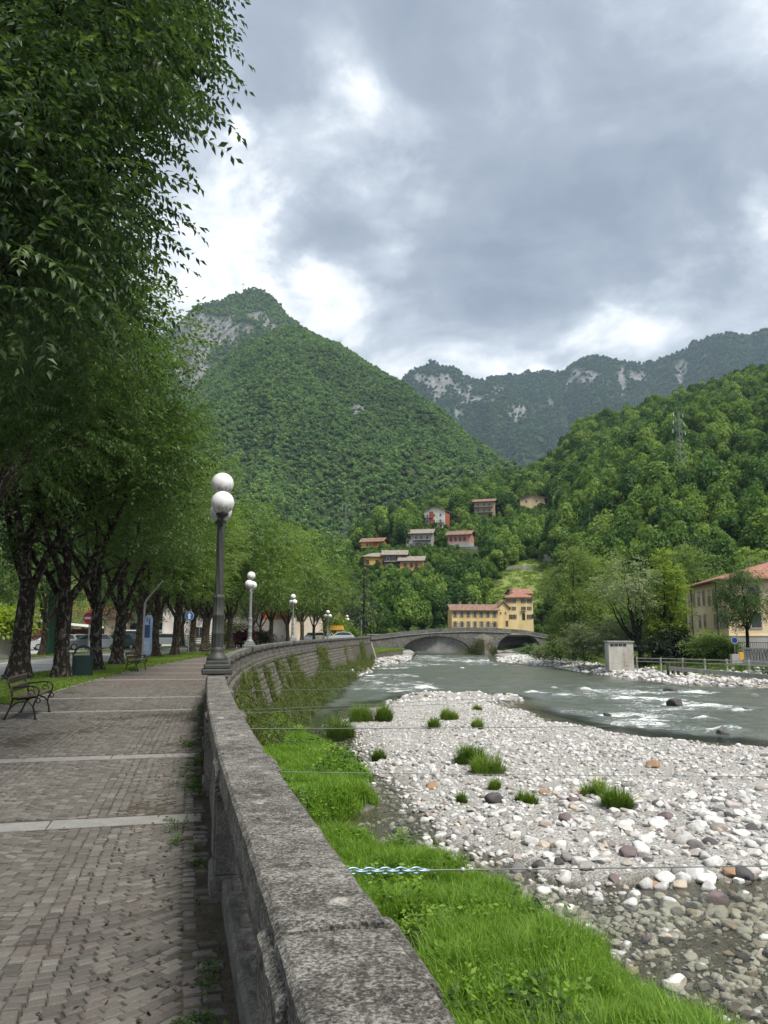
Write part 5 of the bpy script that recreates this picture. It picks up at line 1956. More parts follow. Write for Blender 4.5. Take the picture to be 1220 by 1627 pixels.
# ------------------------------------------------------------------ lamps
def lamp_parts(t):
    mb = MB()
    mb.box((0, 0, .05), (.56, .56, .10), 0, None, .5, 1, .02)
    mb.box((0, 0, .14), (.48, .48, .09), 0, None, .5, 1, .02)
    mb.box((0, 0, .215), (.40, .40, .07), 0, None, .5, 1, .015)
    obj('plinth', mb, MAT['iron'], t)
    mb = MB()
    mb.lathe([(.19, .25), (.20, .29), (.17, .33), (.13, .37), (.115, .42), (.125, .45), (.105, .48), (.098, .50)], 20)
    obj('base_bell', mb, MAT['iron'], t)
    mb = MB()
    mb.lathe([(.098, .50), (.104, .54), (.104, .72), (.112, .74), (.112, .76), (.104, .78), (.102, 1.05), (.112, 1.07), (.112, 1.10), (.10, 1.12), (.098, 1.38), (.106, 1.40), (.106, 1.44), (.085, 1.47)], 40, ridge=.07, nr=10)
    obj('lower_shaft', mb, MAT['iron'], t)
    mb = MB()
    mb.lathe([(.078 - .012 * k_ / 24, 1.47 + 1.38 * k_ / 24) for k_ in range(25)], 40, ridge=.10, nr=6, twist=5.0)
    obj('upper_shaft', mb, MAT['iron'], t)
    mb = MB()
    mb.lathe([(.066, 2.85), (.085, 2.87), (.085, 2.90), (.070, 2.92), (.075, 3.0), (.11, 3.06), (.16, 3.10), (.165, 3.13), (.10, 3.16), (.075, 3.2), (.06, 3.28), (.075, 3.30), (.08, 3.32), (.06, 3.34)], 24, ridge=.03, nr=8)
    obj('capital', mb, MAT['iron'], t)
    for sgn in (-1, 1):
        mb = MB()
        P = [(0, .05 * sgn, 2.92), (0, .25 * sgn, 2.76), (0, .47 * sgn, 2.74), (0, .58 * sgn, 2.80), (0, .58 * sgn, 2.87)]
        P = np.array(P)
        mb.tube(P, [.035, .03, .028, .028, .03], 8)
        mb.lathe([(.03, 2.85), (.10, 2.89), (.115, 2.925), (.12, 2.94), (.06, 2.945)], 14, 0, mv(0, .58 * sgn, 0))
        a = obj('arm', mb, MAT['iron'], t)
        g_ = MB().ball((0, 0, 0), .215, 0, 28, 18)
        put('globe', g_.mesh('globe', MAT['globe']), a, loc=(0, .58 * sgn, 3.14))
    mb = MB().lathe([(.06, 3.33), (.10, 3.36), (.118, 3.40), (.06, 3.41)], 16)
    obj('finial_cup', mb, MAT['iron'], t)
    g_ = MB().ball((0, 0, 0), .215, 0, 28, 18)
    put('globe', g_.mesh('globe', MAT['globe']), t, loc=(0, 0, 3.60))


LG = 'three-globe lamps along the river promenade'
s1 = PIER0 + 4 * BAY
x, y = W(s1, -.155)
print('lamp1', pr((float(x), float(y), TOP)), s1, float(y))
lamp = thing('street_lamp', 'nearest lamp with three white globes on its fluted dark iron post above the balustrade', 'street lamp', (x, y, TOP + .012), W_ang(s1) - pi / 2 + .02, LG)
lamp_parts(lamp)
LAMPS = [(float(S_of_y(41.0)), -.155, TOP + .012, -.16, 'second lamp along the balustrade, grey post before the avenue trunks', 1.0), (float(S_of_y(66)), -.155, TOP + .012, .22, 'third lamp along the balustrade, close to the garden wall behind', 1.0)]
for s_, t_, z_, rz, lab, sc in LAMPS:
    x, y = W(s_, t_)
    o = dup(lamp, (x, y, z_), math.atan2(float(y), float(x)) - pi / 2 + rz, lab)
    print('lamp', pr((float(x), float(y), z_)))
    for ch in o.children:
        for c2 in [ch] + list(ch.children):
            if c2.data and c2.data.materials[0] == MAT['iron']:
                c2.material_slots[0].link = 'OBJECT'
                c2.material_slots[0].material = MAT['iron_grey']
for px, d, lab, rz in [(520.5, 108, 'fourth lamp from the viewer, left of the silver car', .5), (551, 140, 'fifth lamp from the viewer, in front of the yellow-green bush', .3), (574, 176, 'farthest of the globe lamps, near the bridge', .2)]:
    P = un(px, 1003, d=d)
    o = dup(lamp, (P[0], P[1], -.05), rz, lab, None, 1.18 if d < 150 else 1.1)
    for ch in o.children:
        for c2 in [ch] + list(ch.children):
            if c2.data and c2.data.materials[0] == MAT['iron']:
                c2.material_slots[0].link = 'OBJECT'
                c2.material_slots[0].material = MAT['iron_grey']


# ------------------------------------------------------------------ benches
def spiral(c, r0, r1, a0, a1, n=12):
    a = np.linspace(a0, a1, n)
    r = np.linspace(r0, r1, n)
    return [(c[0] + rr * cos(t), 0, c[1] + rr * sin(t)) for t, rr in zip(a, r)]


def bench_side():
    """cast iron side frame in the x (front +) / z plane"""
    mb = MB()
    r = .017
    mb.tube([(-.34, 0, 0), (-.30, 0, .08), (-.24, 0, .22), (-.20, 0, .38), (-.22, 0, .50), (-.27, 0, .64), (-.32, 0, .76), (-.36, 0, .83), (-.41, 0, .84), (-.43, 0, .81)], [.02, .018, .018, .02, .018, .016, .016, .016, .014, .018], 8)
    mb.tube([(.22, 0, 0), (.21, 0, .10), (.17, 0, .24), (.20, 0, .34), (.24, 0, .40)], [.02, .017, .017, .018, .016], 8)
    mb.tube([(-.21, 0, .42), (-.10, 0, .385), (.06, 0, .40), (.24, 0, .425)], [.02, .02, .02, .018], 8)
    mb.tube([(-.24, 0, .22), (-.14, 0, .31), (0, 0, .345), (.10, 0, .32), (.17, 0, .24)], .014, 8)
    mb.tube([(-.25, 0, .58), (-.18, 0, .60), (.05, 0, .625), (.17, 0, .625), (.24, 0, .59), (.265, 0, .53), (.25, 0, .46), (.235, 0, .42)], .016, 8)
    mb.tube(spiral((.11, .50), .075, .02, -.3, 5.4, 16), .011, 6)
    mb.tube(spiral((.245, .345), .06, .018, 1.6, -3.6, 14), .011, 6)
    mb.tube([(.17, 0, .57), (.14, 0, .62)], .011, 6)
    mb.box((-.34, 0, .012), (.07, .05, .024))
    mb.box((.22, 0, .012), (.07, .05, .024))
    return mb


bs = bench_side().mesh('bench_side', MAT['bench_iron'])
bench = thing('park_bench', 'nearest bench with broad brown slats and scrolled black iron sides', 'bench', (0, 0, 0), 0, 'benches along the promenade')
for yv in (-.72, .72):
    put('side_frame', bs, bench, loc=(0, yv, 0))
for (xa, za, wd, ang) in [(-.255, .575, .13, -1.30), (-.315, .735, .13, -1.26)]:
    M_ = mv(xa + .028, 0, za) @ roty(ang)
    o = put('back_slat', MB().box((0, 0, 0), (wd, 1.56, .035), 0, None, .5, 1, .006).mesh('slat', MAT['bench_wood']), bench)
    o.matrix_local = Matrix(M_.tolist())
for xa, za, wd in [(-.13, .415, .13), (.02, .42, .14), (.17, .437, .13)]:
    put('seat_slat', MB().box((0, 0, 0), (wd, 1.56, .034), 0, None, .5, 1, .006).mesh('slat', MAT['bench_wood']), bench, loc=(xa, 0, za + .015))
c_ = un(33, 1141, z=0)
b0, b1 = un(58, 1143, z=0), un(82, 1131, z=0)
bench.location = ((-7.05 - 6.58 - 6.93 - 7.43) / 4, (15.33 + 15.55 + 17.11 + 16.98) / 4, -.012)
bench.rotation_euler = (0, 0, math.atan2(17.11 - 15.55, -6.93 + 6.58) - pi / 2)
BENCH_RZ = bench.rotation_euler[2]
p2 = un(216, 1066, z=0)
b2 = dup(bench, (p2[0] - .1, p2[1] + .4, -.012), W_ang(float(S_of_y(p2[1]))) - pi / 2 - .05, 'second bench, standing on the path edge before the poster pillar')
p3 = un(329, 1042, z=0)
b3 = dup(bench, (p3[0], p3[1], -.012), W_ang(float(S_of_y(p3[1]))) - pi / 2, 'third and farthest bench, just left of the nearest lamp post')

# ------------------------------------------------------------------ litter bin
MAT['bin'] = m_plain('dark_green_paint', (.012, .032, .030), .5, .1, .4, .2, 5)
MAT['green_pole'] = m_plain('green_pole_paint', (.016, .075, .045), .45, .1, .4, .2, 3)
p = un(130, 1076, z=0)
b = thing('litter_bin', 'dark green litter bin with an arched lid on the verge', 'litter bin', (p[0], p[1], -.03), .35)
mb = MB()
mb.box((0, 0, .42), (.62, .42, .78), 0, None, .5, 1.0, .03)
obj('body', mb, MAT['bin'], b)
for sx in (-.335, .335):
    mb = MB()
    mb.box((sx, 0, .46), (.05, .36, .92), 0, None, .5, 1, .012)
    obj('side_post', mb, MAT['bin'], b)
mb = MB()
a = np.linspace(0, pi, 14)
outer = [(.32 * cos(t_), .88 + .30 * sin(t_)) for t_ in a]
inner = [(.25 * cos(t_), .88 + .22 * sin(t_)) for t_ in a]
for q_ in range(13):
    poly = [outer[q_], outer[q_ + 1], inner[q_ + 1], inner[q_]]
    mb.prism(poly, -.20, .20)
obj('arched_lid', mb, MAT['bin'], b)
obj('front_panel', MB().box((0, -.222, .40), (.48, .012, .62), 0, None, .5, 1, .004), MAT['bin'], b)

# ------------------------------------------------------------------ signs, poster pillar, poles
MAT['pole'] = m_plain('galvanised_pole', (.34, .34, .33), .5, .5, .4, .15, 6)
MAT['signred'] = m_plain('sign_red', (.52, .03, .035), .5, 0, .4, .05)
MAT['signblue'] = m_plain('sign_blue', (.025, .13, .42), .5, 0, .4, .05)
MAT['signwhite'] = m_plain('sign_white', (.75, .75, .75), .5, 0, .4, .03)
MAT['white'] = m_plain('white_paint', (.72, .72, .70), .7, 0, .3, .06, 2)


def disc(name, mat, r, M, parent, th=.03):
    mb = MB()
    mb.lathe([(r, -th / 2), (r, th / 2)], 28, 0, M @ rotx(pi / 2), False)
    return obj(name, mb, mat, parent)


def sign(name, label, px, ybase, ydisc, r, kind, d=None):
    p = un(px, ybase, z=0)
    if d is not None:
        p = un(px, 1003, d=d)
    t = thing(name, label, 'road sign', (p[0], p[1], -.03))
    zt = un(px, ydisc, d=p[1])[2]
    obj('pole', MB().tube([(0, 0, 0), (0, 0, zt + r * .6)], .032, 8), MAT['pole'], t)
    if kind == 'noentry':
        disc('sign_rim', MAT['signwhite'], r, mv(0, -.05, zt), t)
        disc('sign_disc', MAT['signred'], r * .95, mv(0, -.058, zt), t)
        obj('white_bar', MB().box((0, -.078, zt), (r * 1.4, .012, r * .36)), MAT['signwhite'], t)
    else:
        disc('sign_rim', MAT['signwhite'], r, mv(0, -.05, zt), t)
        disc('sign_disc', MAT['signblue'], r * .95, mv(0, -.058, zt), t)
        mb = MB()
        mb.prism([(-.08 * r / .3, -r * .7), (.08 * r / .3, -r * .7), (.08 * r / .3, r * .1), (r * .45, r * .1), (0, r * .75), (-r * .45, r * .1), (-.08 * r / .3, r * .1)], -.086, -.076, 0, mv(0, 0, zt))
        obj('white_arrow', mb, MAT['signwhite'], t)
    return t


sign('no_entry_sign', 'round red no entry sign with a white bar before a slim trunk', 138, 1063, 981, .28, 'noentry')
sign('arrow_sign', 'round blue sign with a white upward arrow between avenue trunks', 299, 1039, 978, .33, 'arrow')
P = un(1168, 1040, d=84)
sg = thing('arrow_sign', 'round blue and white sign at the corner of the grey house plinth', 'road sign', P)
obj('pole', MB().tube([(0, 0, 0), (0, 0, 1.6)], .04, 8), MAT['pole'], sg)
disc('sign_rim', MAT['signwhite'], .36, mv(0, -.05, 1.45), sg)
disc('sign_disc', MAT['signblue'], .28, mv(0, -.065, 1.45), sg)
p = un(206, 1058, z=0)
t = thing('lamp_pole', 'slim grey pole bending left among the branches behind the second bench', 'pole', (p[0], p[1] + 2, -.05))
obj('pole', MB().tube([(0, 0, 0), (0, 0, 3.1), (.12, 0, 3.35), (.9, 0, 4.3)], [.05, .05, .045, .035], 8), MAT['pole'], t)
P = un(233, 1036, d=61)
t = thing('poster_pillar', 'tall blue and white poster pillar beyond the second bench', 'poster pillar', (P[0], P[1], -.1), -.12)
MAT['poster'] = m_plain('poster_print', (.34, .46, .66), .5, 0, .3, .35, 2.2)
MAT['posterdark'] = m_plain('poster_dark', (.05, .08, .17), .5, 0, .3, .3, 4)
obj('body', MB().box((0, 0, 1.5), (1.0, .35, 2.9), 0, None, .5, 1, .01), MAT['poster'], t)
obj('edge_panel', MB().box((.53, 0, 1.5), (.06, .39, 3.0)), MAT['white'], t)
obj('foot', MB().box((0, 0, .025), (1.1, .45, .05)), MAT['pole'], t)
mb = MB()
for (x_, z_, w_, h_) in [(.05, 1.75, .42, .95), (-.2, 2.55, .1, .42), (.0, 2.62, .08, .34), (.2, 2.5, .09, .46)]:
    mb.box((x_, -.182, z_), (w_, .012, h_))
obj('poster_figure', mb, MAT['posterdark'], t, label='dark figure printed on the poster')
mb = MB()
for k_ in range(7):
    mb.box((-.05 + .03 * (k_ % 2), -.182, .95 - .1 * k_), (.62 - .07 * (k_ % 3), .012, .03))
obj('poster_lines', mb, MAT['signwhite'], t)
obj('side_post', MB().tube([(.75, -.4, 0), (.75, -.4, 2.2)], .05, 8), MAT['bark_brown'], t)
for i_, (px, r_, hh_) in enumerate([(74, .16, 6.6), (78.5, .12, 6.9), (83, .13, 6.4)]):
    P = un(px, 1036, d=58 + i_)
    t = thing('green_pole', ['thickest left one of the three tall green poles', 'middle one of the three tall green poles, set closest to the thick one', 'right one of the three tall green poles, set apart from the others'][i_], 'pole', (P[0], P[1], -.1), 0, 'tall green poles on the far verge')
    obj('shaft', MB().tube([(0, 0, 0), (0, 0, hh_)], [r_, r_ * .8], 12), MAT['green_pole'], t)
    obj('base_plate', MB().box((0, 0, .05), (.6, .6, .1)), MAT['concrete'], t)
    obj('band', MB().lathe([(r_ * 1.02, 3.0), (r_ * 1.15, 3.02), (r_ * 1.15, 3.1), (r_ * 1.0, 3.12)], 12), MAT['green_pole'], t)

# ------------------------------------------------------------------ plank fence with clipped hedge, far left
MAT['plank'] = m_plain('grey_plank', (.31, .30, .255), .85, 0, .2, .25, 5, .4, 30)
A, B = un(-60, 1040, d=46), un(21, 1038, d=50)
ln = float(np.hypot(*(B - A)[:2]))
f = thing('plank_fence', 'pale grey fence of upright planks on a low wall', 'fence', (A[0], A[1], -.1), math.atan2(B[1] - A[1], B[0] - A[0]))
obj('footing_wall', MB().box((ln / 2, .05, .12), (ln + .2, .3, .55)), MAT['concrete'], f)
pw = .16
npk = int(ln / pw)
pm = MB().box((0, 0, .85), (pw - .012, .035, 1.75), 0, None, .5, 1, .004).mesh('plank', MAT['plank'])
for k_ in range(npk):
    o = put('plank', pm, f, loc=(pw * (k_ + .5), -.02 + .006 * ((k_ * 7) % 3), .40))
    o.scale = (1, 1, 1 + .012 * ((k_ * 5) % 4))
for z_ in (.8, 1.8):
    obj('rail', MB().box((ln / 2, .05, z_), (ln, .05, .09)), MAT['plank'], f)
hd = thing('hedge', 'bright green hedge top showing over the plank fence', 'hedge', (A[0], A[1] + 1.6, -.1), f.rotation_euler[2])
cl = [(k_ * .55, .0 + .2 * sin(k_ * 2), 2.35 + .15 * sin(k_ * 1.7), .55) for k_ in range(int(ln / .55))]
put('foliage', crown_mesh('hedge_foliage', MAT['leaf_yellow'], cl, 500, TW_FAR, 610), hd)


# ------------------------------------------------------------------ cars
MAT['tyre'] = m_plain('tyre', (.018, .018, .018), .85, 0, .2, .1)
MAT['rim'] = m_plain('rim', (.35, .35, .36), .35, .7, .5, .1)
MAT['glass'] = m_plain('car_glass', (.025, .032, .036), .08, 0, .6, .1)
MAT['lampglass'] = m_plain('headlight_glass', (.7, .72, .72), .15, 0, .6, .05)
MAT['lampred'] = m_plain('tail_light', (.3, .02, .02), .25, 0, .5, .05)
CARP = {}


def paint(name, col):
    if name not in CARP:
        CARP[name] = m_plain('car_paint_' + name, col, .28, .25, .6, .04, 2)
    return CARP[name]


def car(label, loc, rz, mat, L=4.0, Wd=1.72, H=1.48, style='hatch', group='cars in the car park'):
    t = thing('parked_car', label, 'car', loc, rz, group)
    h = L / 2
    if style == 'hatch':
        low = [(-h, .30), (-h + .02, .62), (-h + .08, .80), (-h * .50, .93), (h - .40, .96), (h - .06, .92), (h, .60), (h - .04, .30)]
        cab = [(-h * .52, .92), (-h * .12, H - .05), (h * .25, H), (h * .66, H - .08), (h - .10, .95)]
    elif style == 'smart':
        low = [(-h, .30), (-h + .02, .70), (-h + .12, .86), (-h * .55, .98), (h - .25, 1.0), (h - .03, .9), (h, .55), (h - .03, .30)]
        cab = [(-h * .62, .97), (-h * .22, H - .03), (h * .40, H), (h * .78, H - .12), (h - .06, .98)]
    else:
        low = [(-h, .30), (-h + .02, .62), (-h + .08, .82), (-h * .62, .95), (h - .1, .98), (h - .02, .9), (h, .60), (h - .04, .30)]
        cab = [(-h * .70, .95), (-h * .36, H - .04), (h * .3, H), (h - .30, H - .04), (h - .06, .97)]
    mb = MB()

    def body(poly, w0, w1, mi=0, zr=None):
        zs = [p_[1] for p_ in poly]
        z0, z1 = min(zs), max(zs)
        n = len(poly)
        wv = [w0 + (w1 - w0) * (p_[1] - z0) / (z1 - z0) for p_ in poly]
        V = [(p_[0], -w_ / 2, p_[1]) for p_, w_ in zip(poly, wv)] + [(p_[0], w_ / 2, p_[1]) for p_, w_ in zip(poly, wv)]
        mb.add(V, [tuple(range(n)), tuple(range(2 * n - 1, n - 1, -1))] + [(i, i + n, (i + 1) % n + n, (i + 1) % n) for i in range(n)], mi)
    body(low, Wd, Wd * .96)
    body(cab, Wd * .93, Wd * .74)
    obj('body', mb, mat, t)
    # glazing, set 6 mm proud of the cabin
    for sgn in (-1, 1):
        mb = MB()
        cx0 = np.mean([p_[0] for p_ in cab])
        cz0 = np.mean([p_[1] for p_ in cab])
        z0, z1 = cab[0][1], max(p_[1] for p_ in cab)
        ins = [(cx0 + (p_[0] - cx0) * .86, cz0 + (p_[1] - cz0) * .74) for p_ in cab]
        V = []
        for off in (0, .012):
            for (x_, z_) in ins:
                w_ = Wd * .93 + (Wd * .74 - Wd * .93) * (z_ - z0) / (z1 - z0)
                V.append((x_, sgn * (w_ / 2 + off - .002), z_))
        n = len(ins)
        mb.add(V, [tuple(range(n, 2 * n)) if sgn < 0 else tuple(range(2 * n - 1, n - 1, -1))] + [(i, (i + 1) % n, (i + 1) % n + n, i + n) for i in range(n)])
        obj('side_window', mb, MAT['glass'], t)
    for (a_, b_, nm) in ((cab[0], cab[1], 'windscreen'), (cab[-1], cab[-2], 'rear_window')):
        mb = MB()
        z0, z1 = cab[0][1], max(p_[1] for p_ in cab)
        d_ = np.array([b_[0] - a_[0], b_[1] - a_[1]])
        nrm = np.array([-d_[1], d_[0]]) / np.linalg.norm(d_) * (1 if nm == 'windscreen' else -1)
        V = []
        for off in (-.01, .012):
            for k_, (u_, sg_) in enumerate([(.1, -1), (.1, 1), (.9, 1), (.9, -1)]):
                q_ = np.array(a_) + d_ * u_ + nrm * off
                w_ = (Wd * .93 + (Wd * .74 - Wd * .93) * (q_[1] - z0) / (z1 - z0)) * .9
                V.append((q_[0], sg_ * w_ / 2, q_[1]))
        mb.add(V, [(0, 1, 2, 3), (7, 6, 5, 4), (0, 4, 5, 1), (1, 5, 6, 2), (2, 6, 7, 3), (3, 7, 4, 0)])
        obj(nm, mb, MAT['glass'], t)
    wr = .31
    for xw in (-h * .62, h * .64):
        for sgn in (-1, 1):
            M_ = mv(xw, sgn * (Wd / 2 - .09), wr) @ rotx(pi / 2)
            wo_ = obj('wheel', MB().lathe([(wr * .6, -.10), (wr * .95, -.10), (wr, -.06), (wr, .06), (wr * .95, .10), (wr * .6, .10)], 18, 0, M_, False), MAT['tyre'], t)
            obj('rim', MB().lathe([(.02, -.105), (wr * .62, -.108), (wr * .62, .108), (.02, .105)], 14, 0, M_, False), MAT['rim'], wo_)
    for sgn in (-1, 1):
        obj('headlight', MB().box((-h + .07, sgn * Wd * .36, .70), (.12, .28, .13), 0, None, .5, 1, .02), MAT['lampglass'], t)
        obj('tail_light', MB().box((h - .05, sgn * Wd * .40, .80), (.10, .16, .2), 0, None, .5, 1, .02), MAT['lampred'], t)
    obj('bumper', MB().box((-h + .06, 0, .40), (.16, Wd * .97, .20), 0, None, .5, 1, .04), mat, t)
    obj('number_plate', MB().box((-h - .02, 0, .45), (.02, .46, .11)), MAT['signwhite'], t)
    return t


white, silver, greyp, dark, green_ = paint('white', (.72, .72, .71)), paint('silver', (.40, .42, .44)), paint('grey', (.13, .145, .165)), paint('dark', (.035, .04, .05)), paint('green', (.03, .075, .06))
redp = paint('red', (.38, .03, .035))
for px, d, rz, m_, st, L_, H_, lab in [(271, 93, pi + .12, white, 'wagon', 4.2, 1.5, 'white hatchback parked side-on between the brown trunks'), (166, 74, pi + .35, silver, 'smart', 2.6, 1.5, 'tiny two-tone silver city car right of the slim trunk'),
                                        (136, 77, .62, greyp, 'hatch', 3.9, 1.48, 'grey-blue hatchback with its nose towards the litter bin'), (121, 80, .62, silver, 'hatch', 3.9, 1.48, 'silver car beside the grey-blue hatchback'), (107, 83, .62, dark, 'hatch', 4.0, 1.45, 'dark car tucked behind the silver car'),
                                        (85, 76, .5, silver, 'wagon', 4.2, 1.5, 'pale silver car behind the three green poles'), (54, 80, .6, redp, 'hatch', 4.0, 1.5, 'red car peeping out behind the thick lichened trunk'), (206, 78, pi - .5, green_, 'wagon', 3.8, 1.5, 'dark green car left of the poster pillar'), (183, 84, .6, dark, 'hatch', 4.0, 1.5, 'dark maroon car behind the city car'), (196, 86, .6, white, 'wagon', 4.3, 1.9, 'white van roof behind the dark green car')]:
    P = un(px, 1003, d=d)
    car(lab, (P[0], P[1], -.10), rz, m_, L_, 1.7, H_, st)
for px, d, rz, m_, st, lab in [(539, 112, .15, silver, 'hatch', 'silver car on the road beside the fourth lamp'), (499, 124, 1.1, white, 'wagon', 'white car glimpsed between the far avenue trunks')]:
    P = un(px, 1003, d=d)
    car(lab, (P[0], P[1], .1 if px == 539 else 0), rz, m_, 4.1, 1.7, 1.5, st, 'cars near the end of the promenade')
MAT['orange_sheet'] = m_plain('orange_sheet', (.62, .33, .05), .7, 0, .3, .1)
P = un(535, 1003, d=122)
t = thing('market_stall', 'small orange covered stall behind the silver car', 'stall', (P[0], P[1], -.05))
obj('cover', MB().prism([(-1.1, 1.9), (1.1, 1.9), (.9, 2.55), (-.9, 2.55)], -.8, .8), MAT['orange_sheet'], t)
for xx_ in (-1, 1):
    obj('post', MB().box((xx_, -.7, .95), (.08, .08, 1.9)), MAT['pole'], t)
    obj('counter', MB().box((0, .3 * xx_, .9), (1.9, .5, .08)), MAT['plank'], t)
# ------------------------------------------------------------------ buildings
def m_plaster(name, col, dirt=.35, sc=.5):
    t = MT(name)
    p = t.obj()
    a = t.noise(t.scaled(p, (1, 1, .35)), sc, 6, .65, .4)
    b = t.noise(p, 6, 4, .6)
    c = t.mix(t.ramp(t.math('ADD', t.math('MULTIPLY', a, .75), t.math('MULTIPLY', b, .25)), [(.4, 0.0), (.68, 1.0)]), col, tuple(c_ * (1 - dirt) * (1 - .1 * i) for i, c_ in enumerate(col)))
    return t.surf(t.pbr(c, .9, t.bump(b, .3, .01), .15))


def m_tiles(name, cols):
    t = MT(name)
    p = t.obj()
    n = t.noise(p, 1.4, 5, .7)
    v = t.nd('ShaderNodeTexVoronoi', {'Vector': t.scaled(p, (5.5, 2.6, 2.6)), 'Scale': 1.0}).outputs['Color']
    f = t.math('ADD', t.math('MULTIPLY', n, .6), t.math('MULTIPLY', v, .4))
    c = t.ramp(f, [(.25 + .5 * i / (len(cols) - 1), k_) for i, k_ in enumerate(cols)])
    return t.surf(t.pbr(c, .9, t.bump(f, .6, .05), .15))


PL = lambda n_, c_, d_=.3: MAT.setdefault('pl_' + n_, m_plaster('plaster_' + n_, tuple(min(.74, x * 1.14) for x in c_), d_))
ROOF = m_tiles('old_roof_tiles', [(.10, .062, .048), (.17, .105, .078), (.23, .145, .108), (.29, .20, .15)])
ROOFRED = m_tiles('red_roof_tiles', [(.15, .07, .052), (.24, .115, .085), (.30, .155, .115), (.36, .22, .17)])
ROOFGREY = m_tiles('grey_roof_tiles', [(.12, .10, .085), (.19, .165, .14), (.26, .225, .19), (.32, .28, .24)])
MAT['pane'] = m_plain('window_glass', (.025, .03, .034), .12, 0, .6, .2, 3)
MAT['frame'] = m_plain('window_frame', (.42, .38, .32), .7, 0, .2, .1)
MAT['frame_white'] = m_plain('white_frame', (.66, .65, .62), .6, 0, .3, .05)
MAT['shutter'] = m_plain('grey_shutter', (.25, .23, .19), .75, 0, .2, .2)
MAT['shutter_brown'] = m_plain('brown_shutter', (.085, .05, .035), .7, 0, .2, .2)
MAT['rail_iron'] = m_plain('dark_railing', (.05, .05, .05), .6, .3, .3, .1)
MAT['wood_dark'] = m_plain('dark_wood', (.055, .036, .024), .8, 0, .2, .25)

_unit_frames = {}


def window(parent, x, z, w, h, face, hw, hd, fm='frame', shut=None, arched=False):
    """window on one face of a box house: face f(front -y) r(right +x) l(left -x) b; parts built on a local axis"""
    M_ = {'f': mv(x, -hd, z), 'r': mv(hw, x, z) @ rotz(pi / 2), 'l': mv(-hw, x, z) @ rotz(-pi / 2)}[face]
    mb = MB()
    fw = .07
    for (cx_, cz_, sx_, sz_) in ((0, h / 2 + fw / 2, w + 2 * fw, fw), (0, -h / 2 - fw / 2, w + 2 * fw + .1, fw), (-w / 2 - fw / 2, 0, fw, h), (w / 2 + fw / 2, 0, fw, h), (0, 0, .05, h)):
        mb.box((cx_, -.03, cz_), (sx_, .10, sz_), 0, M_)
    wo_ = obj('window', mb, MAT[fm], parent)
    obj('pane', MB().box((0, .0, 0), (w, .05, h), 0, M_), MAT['pane'], wo_)
    if shut:
        for sgn in (-1, 1):
            obj('shutter', MB().box((sgn * (w * .75 + fw), -.05, 0), (w * .48, .05, h * 1.02), 0, M_), MAT[shut], wo_)
    return wo_


def gable_roof(mb, W_, D_, z, rise, ov=.6, th=.16, axis='x', ridge_off=0.0):
    """two pitched slabs; axis = direction of the ridge"""
    a, b = (W_ / 2 + ov, D_ / 2 + ov) if axis == 'x' else (D_ / 2 + ov, W_ / 2 + ov)
    M_ = np.eye(4) if axis == 'x' else rotz(pi / 2)
    sl = rise / (b - ov)
    ze = z - ov * sl
    y_r = ridge_off
    for sgn in (-1, 1):
        V = [(-a, sgn * b, ze), (a, sgn * b, ze), (a, y_r, z + rise), (-a, y_r, z + rise)]
        V += [(q_[0], q_[1], q_[2] - th) for q_ in V]
        F = [(0, 1, 2, 3), (7, 6, 5, 4), (0, 4, 5, 1), (1, 5, 6, 2), (3, 2, 6, 7), (0, 3, 7, 4)]
        if sgn > 0:
            F = [f_[::-1] for f_ in F]
        mb.add(V, F, 0, .5, M_)


def hip_roof(mb, W_, D_, z, rise, ov=.6, th=.16):
    a, b = W_ / 2 + ov, D_ / 2 + ov
    r = max(0.2, a - b) if a > b else .2
    V = [(-a, -b, z - .15), (a, -b, z - .15), (a, b, z - .15), (-a, b, z - .15), (-r, 0, z + rise), (r, 0, z + rise)]
    V += [(q_[0], q_[1], q_[2] - th) for q_ in V[:4]]
    mb.add(V, [(0, 1, 5, 4), (1, 2, 5), (2, 3, 4, 5), (3, 0, 4), (0, 6, 7, 1), (1, 7, 8, 2), (2, 8, 9, 3), (3, 9, 6, 0), (9, 8, 7, 6)])


